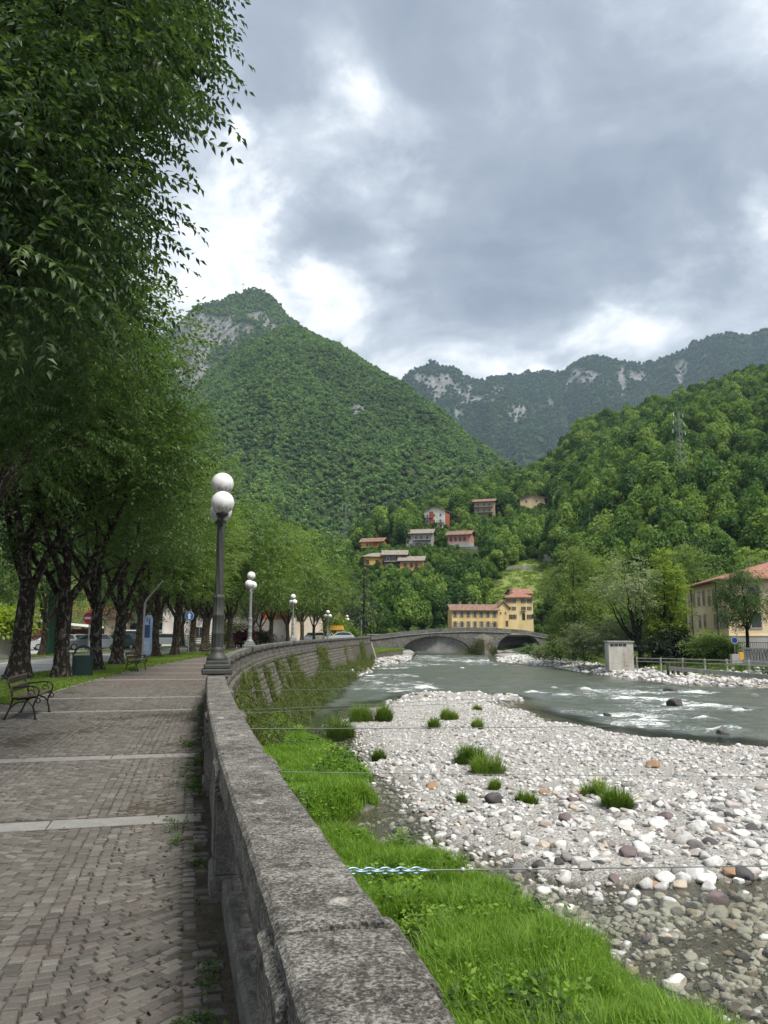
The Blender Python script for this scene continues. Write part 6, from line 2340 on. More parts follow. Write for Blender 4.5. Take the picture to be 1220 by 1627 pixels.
def house(name, label, base, W_, D_, H_, rz, wall, roof, kind='gable', rise=1.4, wins=(), balconies=(), chimneys=(), axis='x', cat='house', group=None, plinth=None, ov=.6, arches=(), found=0.0):
    t = thing(name, label, cat, base, rz, group)
    mb = MB().box((0, 0, H_ / 2 - 1.0 - found / 2), (W_, D_, H_ + 2.0 + found))
    if kind == 'gable':
        g_ = [(-W_ / 2, H_), (W_ / 2, H_), (0, H_ + rise)] if axis == 'y' else None
        if axis == 'y':
            mb.prism(g_, -D_ / 2, D_ / 2)
        else:
            mb.add([(-W_ / 2, -D_ / 2, H_), (-W_ / 2, D_ / 2, H_), (-W_ / 2, 0, H_ + rise), (W_ / 2, -D_ / 2, H_), (W_ / 2, D_ / 2, H_), (W_ / 2, 0, H_ + rise)], [(0, 2, 1), (3, 4, 5), (0, 3, 5, 2), (1, 2, 5, 4)])
    obj('wall', mb, wall, t)
    mb = MB()
    if kind == 'gable':
        gable_roof(mb, W_, D_, H_ + .1, rise + .1, ov, .18, axis)
    else:
        hip_roof(mb, W_, D_, H_ + .15, rise, ov)
    rf = obj('roof', mb, roof, t)
    for (x_, y_) in chimneys:
        mb = MB().box((x_, y_, H_ + rise * .75 + .3), (.6, .6, 1.5)).box((x_, y_, H_ + rise * .75 + 1.1), (.8, .8, .15))
        obj('chimney', mb, ROOFGREY, rf)
    for wn_ in wins:
        face, x_, z_, w_, h_ = wn_[:5]
        window(t, x_, z_, w_, h_, face, W_ / 2, D_ / 2, *(wn_[5:]))
    for (face, x0, x1, z_, dp) in balconies:
        M_ = mv(0, -D_ / 2, z_) if face == 'f' else mv(-W_ / 2, 0, z_) @ rotz(-pi / 2) if face == 'l' else mv(W_ / 2, 0, z_) @ rotz(pi / 2)
        bl = obj('balcony', MB().box(((x0 + x1) / 2, -dp / 2, 0), (x1 - x0, dp, .16), 0, M_), MAT['concrete'], t)
        mb = MB()
        mb.box(((x0 + x1) / 2, -dp + .04, .98), (x1 - x0, .05, .06), 0, M_)
        for xx_ in np.arange(x0 + .03, x1, max(.16, (x1 - x0) / 30)):
            mb.box((xx_, -dp + .04, .52), (.035, .035, .9), 0, M_)
        obj('railing', mb, MAT['rail_iron'], bl)
    for (x_, z_, w_, h_) in arches:
        a_ = np.linspace(0, pi, 10)
        poly = [(-w_ / 2, 0), (w_ / 2, 0)] + [(w_ / 2 * cos(q_), h_ - w_ / 2 + w_ / 2 * sin(q_)) for q_ in a_]
        mb = MB().prism(poly, -D_ / 2 - .03, -D_ / 2 + .02, 0, mv(x_, 0, z_))
        obj('arched_opening', mb, MAT['pane'], t)
    if plinth:
        obj('plinth', MB().box((0, 0, plinth / 2 - .3), (W_ + .08, D_ + .08, plinth + .6)), PL('plinthgrey', (.34, .34, .335)), t)
    return t


def rowz(face, xs, z, w_, h_, *a):
    return [(face, x_, z, w_, h_, *a) for x_ in xs]


# --- the two yellow houses behind the bridge
d = 205.0
P = un(753, 1000, d=d)
ppm = FPX / d
P0 = un(716, 1003, d=d)
P1 = un(789, 1003, d=d + 1.5)
W1 = float(np.hypot(*(P1 - P0)[:2]))
H1 = float(un(716, 968, d=d)[2] - .8)
xs = [-W1 / 2 + W1 * (k_ + .5) / 7 for k_ in range(7)]
wins = rowz('f', xs, H1 - 1.35, .55, 1.35, 'frame', 'shutter') + rowz('f', xs, H1 - 3.75, .55, 1.4, 'frame', 'shutter') + rowz('f', [xs[2] + .3, xs[5]], H1 - 5.6, .5, .8)
wins += rowz('r', [-1.2, .6], H1 - 1.4, .4, .6)
house('yellow_house', 'long low yellow house with grey shutters behind the bridge parapet', ((P0[0] + P1[0]) / 2, (P0[1] + P1[1]) / 2 + 2.4, .8), W1, 5.2, H1, math.atan2(P1[1] - P0[1], P1[0] - P0[0]), PL('yellow', (.60, .45, .20)), ROOF, 'gable', 1.15, wins,
      [('f', xs[0] - .7, xs[1] + .7, H1 - 4.55, .6), ('f', xs[5] - .7, xs[6] + .7, H1 - 4.55, .6)], [(-3.2, .4), (-.6, .6), (1.0, .2)], group='houses by the bridge')
# its gabled side range and the tall house
Pa, Pb = un(806, 1003, d=212), un(849, 1003, d=211)
W2 = float(np.hypot(*(Pb - Pa)[:2]))
H2 = float(un(806, 949, d=212)[2] - .8)
xs2 = [-W2 * .22, W2 * .14, W2 * .36]
wins = rowz('f', [-W2 * .42] + xs2, H2 - 1.0, .55, .95, 'frame', 'shutter_brown') + rowz('f', [-W2 * .42] + xs2, H2 - 2.9, .5, .85, 'frame', 'shutter_brown') + rowz('f', [-W2 * .42, -W2 * .22, W2 * .36], H2 - 5.1, .6, 1.1, 'frame', 'shutter_brown')
tall = house('yellow_house', 'taller square yellow house with red tiled roof behind the bridge', ((Pa[0] + Pb[0]) / 2, (Pa[1] + Pb[1]) / 2 + 3.6, .8), W2, 7.2, H2, math.atan2(Pb[1] - Pa[1], Pb[0] - Pa[0]) + .10, PL('cream', (.62, .51, .28)), ROOFRED, 'hip', 1.5, wins + rowz('r', [-1.5, 1.0], H2 - 3, .5, .8), [('f', W2 * .14 - .6, W2 * .14 + .6, H2 - 3.5, .5)], [(-1.8, -.5)], group='houses by the bridge', arches=[(W2 * .14, H2 - 6.0, .8, 1.9), (W2 * .47, H2 - 5.6, .6, 1.2)])
Pm = un(797, 1003, d=207)
Hm = float(un(797, 962, d=207)[2] - .8)
house('yellow_house', 'narrow yellow gabled wing joining the long low house and the tall house', (Pm[0] + .25, Pm[1] + 3.3, .8), 2.9, 5.6, Hm - .3, .12, PL('yellow2', (.62, .48, .24)), ROOF, 'gable', 1.3, rowz('f', [-.7, .6], Hm - 1.9, .32, .5) + rowz('f', [.9], Hm - 4.6, .6, 1.4), (), (), 'y', group='houses by the bridge', ov=.45)
Pt = un(826, 1003, d=224)
Ht = float(un(826, 941, d=224)[2])
house('yellow_house', 'small pinkish gable rising behind the red roof of the tall house', (Pt[0], Pt[1], 0), 5.2, 4.5, Ht - .2, .3, PL('peachg', (.52, .36, .25)), ROOFRED, 'gable', 1.0, rowz('f', [-1.0, .2], Ht - .8, .5, .6), (), (), 'x', group='houses by the bridge')


# --- houses on the slope
def slope_house(key, label, W_, D_, H_, rz, wall, roof, **kw):
    P_ = SITES[key]
    return house('hillside_house', label, (P_[0], P_[1] + D_ * .3, P_[2] - .4), W_, D_, H_, rz, wall, roof, group='houses on the hillside', found=6.0, **kw)


def px2m(key, n_):
    return n_ / FPX * SITES[key][1]


k_ = 'red'
w_, hh_ = px2m(k_, 40), px2m(k_, 27)
slope_house(k_, 'white and brick-red house standing highest of the left cluster', w_ * .92, w_ * .8, hh_, -.45, PL('whitep', (.66, .64, .60)), ROOFGREY, rise=1.8, axis='y', wins=rowz('f', [-w_ * .3, -w_ * .02, w_ * .26], hh_ - 2.0, .9, 1.3, 'frame_white') + rowz('f', [-w_ * .3, -w_ * .02, w_ * .26], hh_ - 4.8, .9, 1.5, 'frame_white') + rowz('f', [w_ * .26], hh_ - 7.2, .9, 1.3) + rowz('r', [0], hh_ - 2.2, .8, 1.0), balconies=[('f', -w_ * .44, -w_ * .1, hh_ - 5.7, 1.1), ('f', -w_ * .44, -w_ * .1, hh_ - 2.9, 1.1), ('f', w_ * .1, w_ * .42, hh_ - 5.7, 1.0)])
P_ = SITES[k_]
h_ = bpy.data.objects['hillside_house']
obj('brick_side', MB().box((w_ * .46 + .04, 0, hh_ / 2 - 1), (.10, w_ * .8 + .06, hh_ + 1.6)), PL('brick', (.30, .095, .06), .25), h_)
obj('brick_front', MB().box((-w_ * .13, -w_ * .4 - .05, hh_ / 2 - 1), (w_ * .18, .12, hh_ + 1.8)), PL('brick', (.30, .095, .06), .25), h_)
k_ = 'grey'
w_, hh_ = px2m(k_, 46), px2m(k_, 27)
slope_house(k_, 'grey apartment house with long balconies over a row of arches', w_ * .9, w_ * .62, hh_, -.22, PL('greyh', (.32, .31, .295)), ROOFGREY, rise=1.5, axis='x', ov=1.0, wins=rowz('f', [-w_ * .32, -w_ * .08, w_ * .1, w_ * .3], hh_ - 1.9, 1.0, 1.7, 'frame_white') + rowz('f', [-w_ * .32, -w_ * .08, w_ * .1, w_ * .3], hh_ - 4.9, 1.0, 1.7, 'frame_white') + rowz('r', [-.8], hh_ - 2.0, .7, 1.0), balconies=[('f', -w_ * .18, w_ * .44, hh_ - 3.0, 1.3), ('f', -w_ * .18, w_ * .44, hh_ - 6.0, 1.3)], arches=[(-w_ * .30, .1, 2.0, 2.2), (-w_ * .02, .1, 2.0, 2.2), (w_ * .25, .1, 2.0, 2.2)], chimneys=[(1.0, .5)])
k_ = 'pink'
w_, hh_ = px2m(k_, 43), px2m(k_, 21)
slope_house(k_, 'pink house with brown windows on a pale terrace, right of the grey apartment house', w_ * .85, w_ * .55, hh_, -.38, PL('pink', (.47, .25, .21)), ROOF, rise=1.3, axis='x', ov=.9, wins=rowz('f', [-w_ * .3, -w_ * .12, w_ * .05, w_ * .22], hh_ - 2.0, .9, 1.4, 'shutter_brown') + rowz('f', [-w_ * .1, w_ * .05, w_ * .2], hh_ - 4.6, .8, .9) + rowz('r', [-.5], hh_ - 2, .8, 1.1), plinth=1.6, chimneys=[(-2, 0)])
P_ = SITES['pink']
tw = thing('terrace_wall', 'pale concrete terrace wall below the pink house', 'wall', (P_[0] + px2m('pink', 6), P_[1] - 5.0, P_[2] - 3.4), -.38)
obj('wall', MB().box((0, 0, 0), (px2m('pink', 34), .6, 5.0)), MAT['quay'], tw)
obj('wall_cap', MB().box((0, 0, 2.56), (px2m('pink', 34) + .2, .8, .14)), MAT['concrete'], tw)
k_ = 'orange'
w_, hh_ = px2m(k_, 38), px2m(k_, 14)
slope_house(k_, 'bright orange and yellow chalet with a red panel on the slope', w_ * .95, w_ * .5, hh_, -.35, PL('orange', (.62, .33, .06)), ROOF, rise=1.3, axis='x', ov=.9, wins=rowz('f', [-w_ * .2, -w_ * .05, w_ * .35], hh_ - 1.6, .8, 1.1, 'shutter_brown') + rowz('r', [0], hh_ - 1.5, .8, 1.1, 'shutter_brown'), balconies=[('f', -w_ * .46, w_ * .3, hh_ - 2.9, 1.6)])
h_ = [o for o in bpy.data.objects if o.get('label', '').startswith('bright orange')][0]
obj('red_panel', MB().box((w_ * .15, -w_ * .25 - .05, hh_ - 1.5), (w_ * .2, .1, 2.4)), PL('redpanel', (.45, .06, .05)), h_)
k_ = 'yellow'
w_, hh_ = px2m(k_, 46), px2m(k_, 20)
slope_house(k_, 'yellow house with hipped roof, left end of the lower row', w_ * .92, w_ * .6, hh_, .12, PL('yellow3', (.60, .41, .12)), ROOFGREY, kind='hip', rise=1.4, ov=.9, wins=rowz('f', [-w_ * .34, -w_ * .02, w_ * .22], hh_ - 2.0, .9, 1.4, 'shutter_brown') + rowz('f', [-w_ * .3, w_ * .22], hh_ - 4.8, .9, 1.4, 'shutter_brown'), balconies=[('f', -w_ * .36, -w_ * .12, hh_ - 3.1, 1.0)])
k_ = 'darkgrey'
w_, hh_ = px2m(k_, 38), px2m(k_, 27)
slope_house(k_, 'dark grey house with stacked balconies between the yellow and salmon houses', w_ * .9, w_ * .55, hh_, -.1, PL('dkgrey', (.15, .13, .12)), ROOFGREY, rise=1.2, axis='x', ov=1.0, wins=rowz('f', [-w_ * .28, -w_ * .04, w_ * .2], hh_ - 1.8, 1.0, 1.5, 'frame_white') + rowz('f', [-w_ * .28, -w_ * .04, w_ * .2], hh_ - 4.6, 1.0, 1.5), balconies=[('f', -w_ * .44, w_ * .3, hh_ - 2.9, 1.2), ('f', -w_ * .44, w_ * .3, hh_ - 5.7, 1.2)])
k_ = 'salmon'
w_, hh_ = px2m(k_, 40), px2m(k_, 20)
slope_house(k_, 'salmon house half hidden by bushes, right end of the lower row', w_ * .9, w_ * .55, hh_, -.15, PL('salmon', (.55, .30, .16)), ROOFGREY, rise=1.2, axis='x', ov=.9, wins=rowz('f', [-w_ * .25, 0.0, w_ * .2], hh_ - 2.0, .8, 1.4, 'shutter_brown'))
k_ = 'brown'
w_, hh_ = px2m(k_, 38), px2m(k_, 23)
slope_house(k_, 'brown house with three balcony rows high among the trees', w_ * .85, w_ * .6, hh_, -.3, PL('tan', (.33, .25, .19)), ROOF, rise=1.3, axis='x', ov=.9, wins=rowz('f', [-w_ * .25, 0.0, w_ * .22], hh_ - 1.8, .9, 1.4) + rowz('f', [-w_ * .25, 0.0, w_ * .22], hh_ - 4.5, .9, 1.4), balconies=[('f', -w_ * .42, w_ * .38, hh_ - 2.9, 1.1), ('f', -w_ * .42, w_ * .38, hh_ - 5.6, 1.1)])
k_ = 'beige'
w_, hh_ = px2m(k_, 46), px2m(k_, 15)
slope_house(k_, 'beige house with brown roof, rightmost and alone among the trees', w_ * .85, w_ * .6, hh_, -.25, PL('beige', (.50, .40, .26)), ROOF, rise=1.7, axis='y', ov=.9, wins=rowz('f', [-w_ * .2, w_ * .15], hh_ - 1.6, .9, 1.2))
# walls and road on the slope
for (x0, y0, x1, y1, hh_, lab) in [(735, 908, 845, 905, 1.2, 'long pale road wall crossing the slope above the meadow'), (850, 884, 905, 889, 1.0, 'short grey wall at the top of the meadow')]:
    A, B = hill_hit(x0, y0), hill_hit(x1, y1)
    ang = math.atan2(B[1] - A[1], B[0] - A[0])
    ln = float(np.hypot(*(B - A)[:2]))
    t = thing('slope_wall', lab, 'wall', (A[0], A[1], A[2]), ang)
    mb = MB()
    sl = (B[2] - A[2]) / ln
    mb.add([(0, 0, -2), (ln, 0, -2 + sl * ln), (ln, 0, hh_ + sl * ln), (0, 0, hh_), (0, .5, -2), (ln, .5, -2 + sl * ln), (ln, .5, hh_ + sl * ln), (0, .5, hh_)], [(0, 1, 2, 3), (7, 6, 5, 4), (3, 2, 6, 7), (1, 5, 6, 2), (0, 3, 7, 4)])
    obj('wall', mb, MAT['quay'], t)

# ------------------------------------------------------------------ stone bridge
BD = 168.0


def bx(px):
    return (px - 610) / FPX * BD


def bzv(py):
    return float(un(700, py, d=BD)[2])


br = thing('stone_bridge', 'old grey stone bridge with two low arches over the river', 'bridge', (0, BD, 0))
top = [(596, 1009), (640, 1003), (690, 999), (745, 997), (790, 998), (830, 1001), (862, 1007), (900, 1014)]
bot = -4.6


def deck_z(x):
    return float(np.interp(x, [bx(a) for a, _ in top], [bzv(b) for _, b in top]))


ARCH = [(bx(638), bx(746), bzv(1037), bzv(1010.5)), (bx(786), bx(857), bzv(1036), bzv(1005.5))]


def intrados(x):
    for x0, x1, zs, zc in ARCH:
        if x0 < x < x1:
            c, r = (x0 + x1) / 2, (x1 - x0) / 2
            return zs + (zc - zs) * math.sqrt(max(0, 1 - ((x - c) / r) ** 2))
    return bot


BW_ = 5.0
xsb = sorted(set(list(np.linspace(bx(590), bx(905), 120)) + [a + e for q_ in ARCH for a in q_[:2] for e in (-.001, .001)]))
for nm, y0, y1, zt_off in (('spandrel', 0, BW_, -.75),):
    mb = MB()
    V, F = [], []
    for x in xsb:
        lo, hi = intrados(x), deck_z(x) + zt_off
        V += [(x, y0, lo), (x, y0, hi), (x, y1, hi), (x, y1, lo)]
    for i in range(len(xsb) - 1):
        a = i * 4
        F += [(a, a + 4, a + 5, a + 1), (a + 1, a + 5, a + 6, a + 2), (a + 2, a + 6, a + 7, a + 3), (a + 3, a + 7, a + 4, a)]
    mb.add(V, F)
    obj(nm, mb, MAT['bridge'], br)
# arch rings of voussoirs, each its own stone
rg = np.random.default_rng(61)
for x0, x1, zs, zc in ARCH:
    c, r, hgt = (x0 + x1) / 2, (x1 - x0) / 2, zc - zs
    nv = 34 if r > 5 else 24
    for k_ in range(nv):
        t0, t1 = pi * k_ / nv + .006, pi * (k_ + 1) / nv - .006
        q_ = []
        for t_ in (t0, t1):
            q_.append((c - r * cos(t_), zs + hgt * sin(t_)))
        n_ = []
        for (px_, pz_), t_ in zip(q_, (t0, t1)):
            nx, nz = -cos(t_) / r, sin(t_) / hgt
            l_ = math.hypot(nx, nz)
            n_.append((px_ + nx / l_ * .62, pz_ + nz / l_ * .62))
        mb = MB().prism([q_[0], q_[1], n_[1], n_[0]], -.07 - rg.uniform(0, .04), .3)
        obj('voussoir', mb, MAT['bridge'], br)
for (y0, y1, nm) in ((-.12, .30, 'parapet'), (BW_ - .3, BW_ + .1, 'parapet')):
    for seg in range(12):
        xa, xb = np.linspace(bx(590), bx(905), 13)[seg:seg + 2]
        mb = MB()
        ns = 5
        xs_ = np.linspace(xa + .01, xb - .01, ns)
        V, F = [], []
        for x in xs_:
            zt = deck_z(x)
            V += [(x, y0, zt - .74), (x, y0, zt), (x, y1, zt), (x, y1, zt - .74)]
        for i in range(ns - 1):
            a = i * 4
            F += [(a, a + 4, a + 5, a + 1), (a + 1, a + 5, a + 6, a + 2), (a + 2, a + 6, a + 7, a + 3), (a + 3, a + 7, a + 4, a)]
        F += [(0, 1, 2, 3), tuple(range(4 * ns - 1, 4 * ns - 5, -1))]
        mb.add(V, F)
        obj(nm, mb, MAT['bridge'], br)
mb = MB()
V, F = [], []
for x in np.linspace(bx(590), bx(905), 40):
    zt = deck_z(x)
    V += [(x, -.2, zt - .9), (x, -.2, zt - .755), (x, .1, zt - .755), (x, .1, zt - .9)]
for i in range(39):
    a = i * 4
    F += [(a, a + 4, a + 5, a + 1), (a + 1, a + 5, a + 6, a + 2), (a + 3, a + 7, a + 4, a)]
mb.add(V, F)
obj('string_course', mb, MAT['quay'], br)
# cutwater pier
xc = (bx(746) + bx(786)) / 2
mb = MB()
mb.add([(bx(746), -.02, -4.6), (xc, -3.0, -4.6), (bx(786), -.02, -4.6), (bx(750), -.02, bzv(1013)), (xc, -1.3, bzv(1017)), (bx(782), -.02, bzv(1013)), (xc, -.02, bzv(1006))], [(0, 1, 4, 3), (1, 2, 5, 4), (3, 4, 6), (4, 5, 6)])
obj('cutwater', mb, MAT['wallstone'], br)
bm = IV
nI = 150
ipx = rg.normal(xc, 2.0, nI)
scatter('pier_creeper', np.stack([ipx, BD - .3 - 1.3 * np.clip(1 - np.abs(ipx - xc) / 2.6, 0, 1), -3.2 + np.abs(rg.normal(0, .9, nI))], -1), np.stack([np.zeros(nI), np.zeros(nI), rg.uniform(0, 6, nI)], -1), rg.uniform(1.2, 2.4, nI) * np.where(rg.random(nI) < .5, 1, .7), rg.integers(0, 4, nI), bm, 'climbing plants on the middle pier of the bridge', 'creeper')
# quay beyond the arches, abutments
t = thing('quay_wall', 'pale grey quay wall seen through the bridge arches', 'wall', (0, 0, 0))
for i in range(9):
    a, b = -4 + i * 5.5, -4 + (i + 1) * 5.5 - .02
    obj('wall_section', MB().box(((a + b) / 2, 197.0 + .03 * (i % 2), -1.6), (b - a, .8, 4.9)), MAT['quay'], t)
obj('coping', MB().box((20.6, 196.9, .9), (49.6, 1.1, .16)), MAT['concrete'], t)
t = thing('bank_ledge', 'grassy stone ledge between the wall end and the bridge', 'ledge', (0, 0, 0))
P0, P1 = un(598, 1046, z=-3.1), un(641, 1040, z=-3.1)
mb = MB()
pl_ = [(-3.2, 131.5), (-1.6, 131.5), (.6, 148), (3.6, 157), (3.9, 166), (-3.6, 168)]
n = len(pl_)
mb.add([(x, y, -3.6) for x, y in pl_] + [(x, y, -1.95) for x, y in pl_], [tuple(range(n, 2 * n))] + [(i, (i + 1) % n, (i + 1) % n + n, i + n) for i in range(n)])
obj('stone_base', mb, MAT['wallstone'], t)
LEDGE = pl_
t = thing('abutment_wall', 'dark stone wall joining the promenade to the bridge', 'wall', (0, 0, 0))
for i in range(6):
    ya, yb = 131.6 + i * 6.2, 131.6 + (i + 1) * 6.2 - .02
    xa, xb = np.interp([ya, yb], [131, 150, 170], [-2.9, -3.0, -2.6])
    mb = MB()
    mb.add([(xa, ya, -3.8), (xb, yb, -3.8), (xb - .25, yb, .75), (xa - .25, ya, .75), (xa - .7, ya, .75), (xb - .7, yb, .75), (xb - .7, yb, -3.8), (xa - .7, ya, -3.8)], [(0, 1, 2, 3), (3, 2, 5, 4), (5, 6, 7, 4), (0, 3, 4, 7), (1, 6, 5, 2)])
    obj('wall_section', mb, MAT['bridge'], t)
t = thing('stair_wall', 'broken pale concrete blocks at the foot of the wall end', 'concrete block', (-.2, 128, -3.2), .3)
obj('block', MB().box((.9, 1.0, .35), (.8, 5.0, .6), 0, rotx(-.08), .5, 1, .08), MAT['concrete'], t)
obj('block', MB().box((.2, -3.4, .25), (1.1, 2.2, .7), 0, rotz(.4), .5, 1, .1), MAT['concrete'], t)

# ------------------------------------------------------------------ right bank: yellow house, shed, walls
Cn = un(1158, 1003, d=92.0)
Lf = un(1093, 1003, d=113.0)
ln = float(np.hypot(*(Cn - Lf)[:2]))
ang = math.atan2(Cn[1] - Lf[1], Cn[0] - Lf[0])
HB_ = 8.7
zb = -1.1
dep = 15.0
cxy = (np.array(Cn[:2]) + np.array(Lf[:2])) / 2
nrm = np.array([-sin(ang), cos(ang)])
if nrm[0] < 0:
    nrm = -nrm
ctr = cxy + nrm * dep / 2
hs = thing('bank_house', 'large peach-yellow house with red roof and grey plinth on the right bank', 'house', (ctr[0], ctr[1], zb), ang)
flip = 1 if (np.array([-sin(ang), cos(ang)]) @ nrm) > 0 else -1
mb = MB().box((0, 0, HB_ / 2 - .3), (ln, dep, HB_ + .6))
obj('wall', mb, PL('peach', (.68, .54, .37), .15), hs)
obj('plinth', MB().box((0, 0, .9), (ln + .08, dep + .08, 2.6)), PL('plinthgrey', (.34, .34, .335)), hs)
obj('plinth_moulding', MB().box((0, 0, 2.27), (ln + .2, dep + .2, .14)), PL('peach', (.68, .54, .37), .15), hs)
mb = MB()
hip_roof(mb, ln, dep, HB_ + .2, 2.4, .9)
rf = obj('roof', mb, ROOFRED, hs)
obj('eaves', MB().box((0, 0, HB_ + .03), (ln + .9, dep + .9, .14)), MAT['wood_dark'], hs)
for x_, y_ in ((-4, 1), (3, 2)):
    obj('chimney', MB().box((x_, y_, HB_ + 2.2), (.7, .7, 1.6)).box((x_, y_, HB_ + 3.05), (.9, .9, .12)), ROOFGREY, rf)
obj('aerial', MB().tube([(-6, 0, HB_ + 1.5), (-6, 0, HB_ + 4.2)], .03, 6).box((-6, 0, HB_ + 4.0), (1.2, .04, .04)).box((-6, 0, HB_ + 3.6), (.8, .04, .04)), MAT['pole'], rf)
fy = -dep / 2 * flip
for z_, h_ in ((6.9, 1.7), (4.0, 1.5)):
    for j, x_ in enumerate(np.array([-.40, -.27, -.14, -.01, .12, .24, .36]) * ln):
        if z_ < 5 and j in (1, 4):
            continue
        w_ = .95 if j != 5 else 1.25
        M_ = mv(x_, fy, z_) @ (np.eye(4) if flip > 0 else rotz(pi))
        mb = MB()
        for (cx_, cz_, sx_, sz_) in ((0, h_ / 2 + .05, w_ + .3, .12), (0, -h_ / 2 - .05, w_ + .36, .12), (-w_ / 2 - .06, 0, .12, h_), (w_ / 2 + .06, 0, .12, h_), (0, 0, .06, h_)):
            mb.box((cx_, -.03, cz_), (sx_, .12, sz_), 0, M_)
        wo_ = obj('window', mb, MAT['frame'], hs)
        obj('pane', MB().box((0, .0, 0), (w_, .06, h_), 0, M_), MAT['pane'], wo_)
        obj('blind', MB().box((0, -.035, h_ * .32), (w_, .02, h_ * (.36 if j % 3 else .6)), 0, M_), MAT['shutter'] if j % 2 else MAT['frame_white'], wo_)
for x_ in (-.36 * ln, -.2 * ln, .05 * ln):
    obj('cellar_window', MB().box((x_, fy - .05 * flip, 1.6), (1.3, .06, .5)), MAT['frame_white'], hs)
for x_ in (-.325 * ln, .30 * ln):
    obj('drainpipe', MB().tube([(x_, fy - .12 * flip, .2), (x_, fy - .12 * flip, HB_ - .1), (x_, fy - .5 * flip, HB_ + .05)], .07, 8), MAT['wood_dark'], hs)
for j, y_ in enumerate((-4.5, -1.5, 1.5, 4.5)):
    for z_ in (6.9, 4.0):
        M_ = mv(ln / 2, y_, z_) @ rotz(pi / 2)
        wo_ = obj('window', MB().box((0, -.03, .9), (1.3, .1, .12), 0, M_).box((0, -.03, -.9), (1.3, .1, .12), 0, M_).box((-.6, -.03, 0), (.12, .1, 1.7), 0, M_).box((.6, -.03, 0), (.12, .1, 1.7), 0, M_), MAT['frame'], hs)
        obj('pane', MB().box((0, 0, 0), (1.1, .05, 1.7), 0, M_), MAT['pane'], wo_)
# shed
P = un(989, 1056, d=92)
sh = thing('white_shed', 'small flat white shed with a slit window on the right bank', 'shed', (P[0], P[1] + 1.2, P[2] - .1), -.08)
w_ = 38 / FPX * 92
hh_ = 36 / FPX * 92
obj('wall', MB().box((0, 0, hh_ / 2 - .3), (w_, 2.4, hh_ + .6)), PL('shedwhite', (.46, .45, .415), .5), sh)
obj('roof_slab', MB().box((0, 0, hh_ + .06), (w_ + .25, 2.65, .13)), MAT['concrete'], sh)
for k_ in range(4):
    obj('window', MB().box((-w_ * .36 + k_ * w_ * .17, -1.2, hh_ - .32), (w_ * .14, .06, .28)), MAT['pane'], sh)
obj('door', MB().box((w_ * .22, -1.21, .75), (.6, .05, 1.5)), PL('shedgrey', (.4, .39, .36)), sh)
# fence of posts and rails along the bank, slanting beam, concrete grille, orange box
fb = thing('rail_fence', 'low concrete post and rail fence along the right bank', 'fence')
pts_ = [un(x_, y_, d=d_) for x_, y_, d_ in [(1012, 1056, 90), (1050, 1057, 87), (1085, 1058, 84), (1120, 1060, 81), (1155, 1061, 78), (1190, 1063, 75), (1230, 1066, 72)]]
for p_ in pts_:
    obj('post', MB().box((p_[0], p_[1], p_[2] + .05), (.16, .16, 1.5)), MAT['concrete'], fb)
for zo in (.7, .35):
    for a, b in zip(pts_[:-1], pts_[1:]):
        obj('rail', MB().tube([(a[0], a[1], a[2] + zo), (b[0], b[1], b[2] + zo)], .045, 6), MAT['concrete'], fb)
bw = thing('bank_wall', 'long slanting pale concrete beam along the top of the rubble bank', 'wall')
A, B = un(1058, 1061, d=82), un(1260, 1078, d=66)
mb = MB()
k_ = np.array([0, 0, .28])
o_ = np.array([.12, .45, 0])
mb.add([A - k_ * .8, B - k_ * .8, B + k_ * .5, A + k_ * .5, A - k_ * .8 + o_, B - k_ * .8 + o_, B + k_ * .5 + o_, A + k_ * .5 + o_], [(0, 1, 2, 3), (3, 2, 6, 7), (7, 6, 5, 4), (0, 3, 7, 4), (1, 5, 6, 2)])
obj('beam', mb, MAT['concrete'], bw)
for x_ in (1060, 1068, 1076, 1087):
    p_ = un(x_, 1064, d=82)
    obj('stub_post', MB().box((p_[0], p_[1] - .25, p_[2]), (.22, .22, 1.3)), MAT['wood_dark'], bw)
gr = thing('concrete_grille', 'pale concrete balustrade panel near the birch-like tree', 'fence')
A, B = un(1182, 1049, d=79), un(1262, 1049, d=74)
ang = math.atan2(B[1] - A[1], B[0] - A[0])
gl_ = float(np.hypot(*(B - A)[:2]))
M_ = mv(A[0], A[1], A[2]) @ rotz(ang)
obj('top_rail', MB().box((gl_ / 2, 0, 1.12), (gl_, .3, .18), 0, M_), MAT['concrete'], gr)
obj('bottom_rail', MB().box((gl_ / 2, 0, -.15), (gl_, .35, .55), 0, M_), MAT['concrete'], gr)
for k_ in range(int(gl_ / .36)):
    obj('baluster', MB().box((.18 + k_ * .36, 0, .58), (.13, .16, .92), 0, M_), MAT['concrete'], gr)
P = un(1176, 1050, d=80)
ob = thing('orange_box', 'orange cabinet on a grey base beside the concrete grille', 'cabinet', P)
obj('cabinet', MB().box((.1, 0, .45), (.42, .35, .75), 0, None, .5, 1, .02), MAT['orange_sheet'], ob)
obj('base', MB().box((-.2, .1, .2), (1.3, .5, .9)), MAT['concrete'], ob)
# iron railing on the terrace behind
rl = thing('iron_railing', 'thin dark iron railing under the birch-like tree', 'railing')
A, B = un(1170, 1028, d=86), un(1262, 1027, d=80)
ang = math.atan2(B[1] - A[1], B[0] - A[0])
gl_ = float(np.hypot(*(B - A)[:2]))
M_ = mv(A[0], A[1], A[2] - .6) @ rotz(ang)
obj('handrail', MB().box((gl_ / 2, 0, 1.1), (gl_, .05, .05), 0, M_), MAT['rail_iron'], rl)
for k_ in range(int(gl_ / .25)):
    obj('bar', MB().box((k_ * .25, 0, .55), (.03, .03, 1.1), 0, M_), MAT['rail_iron'], rl)

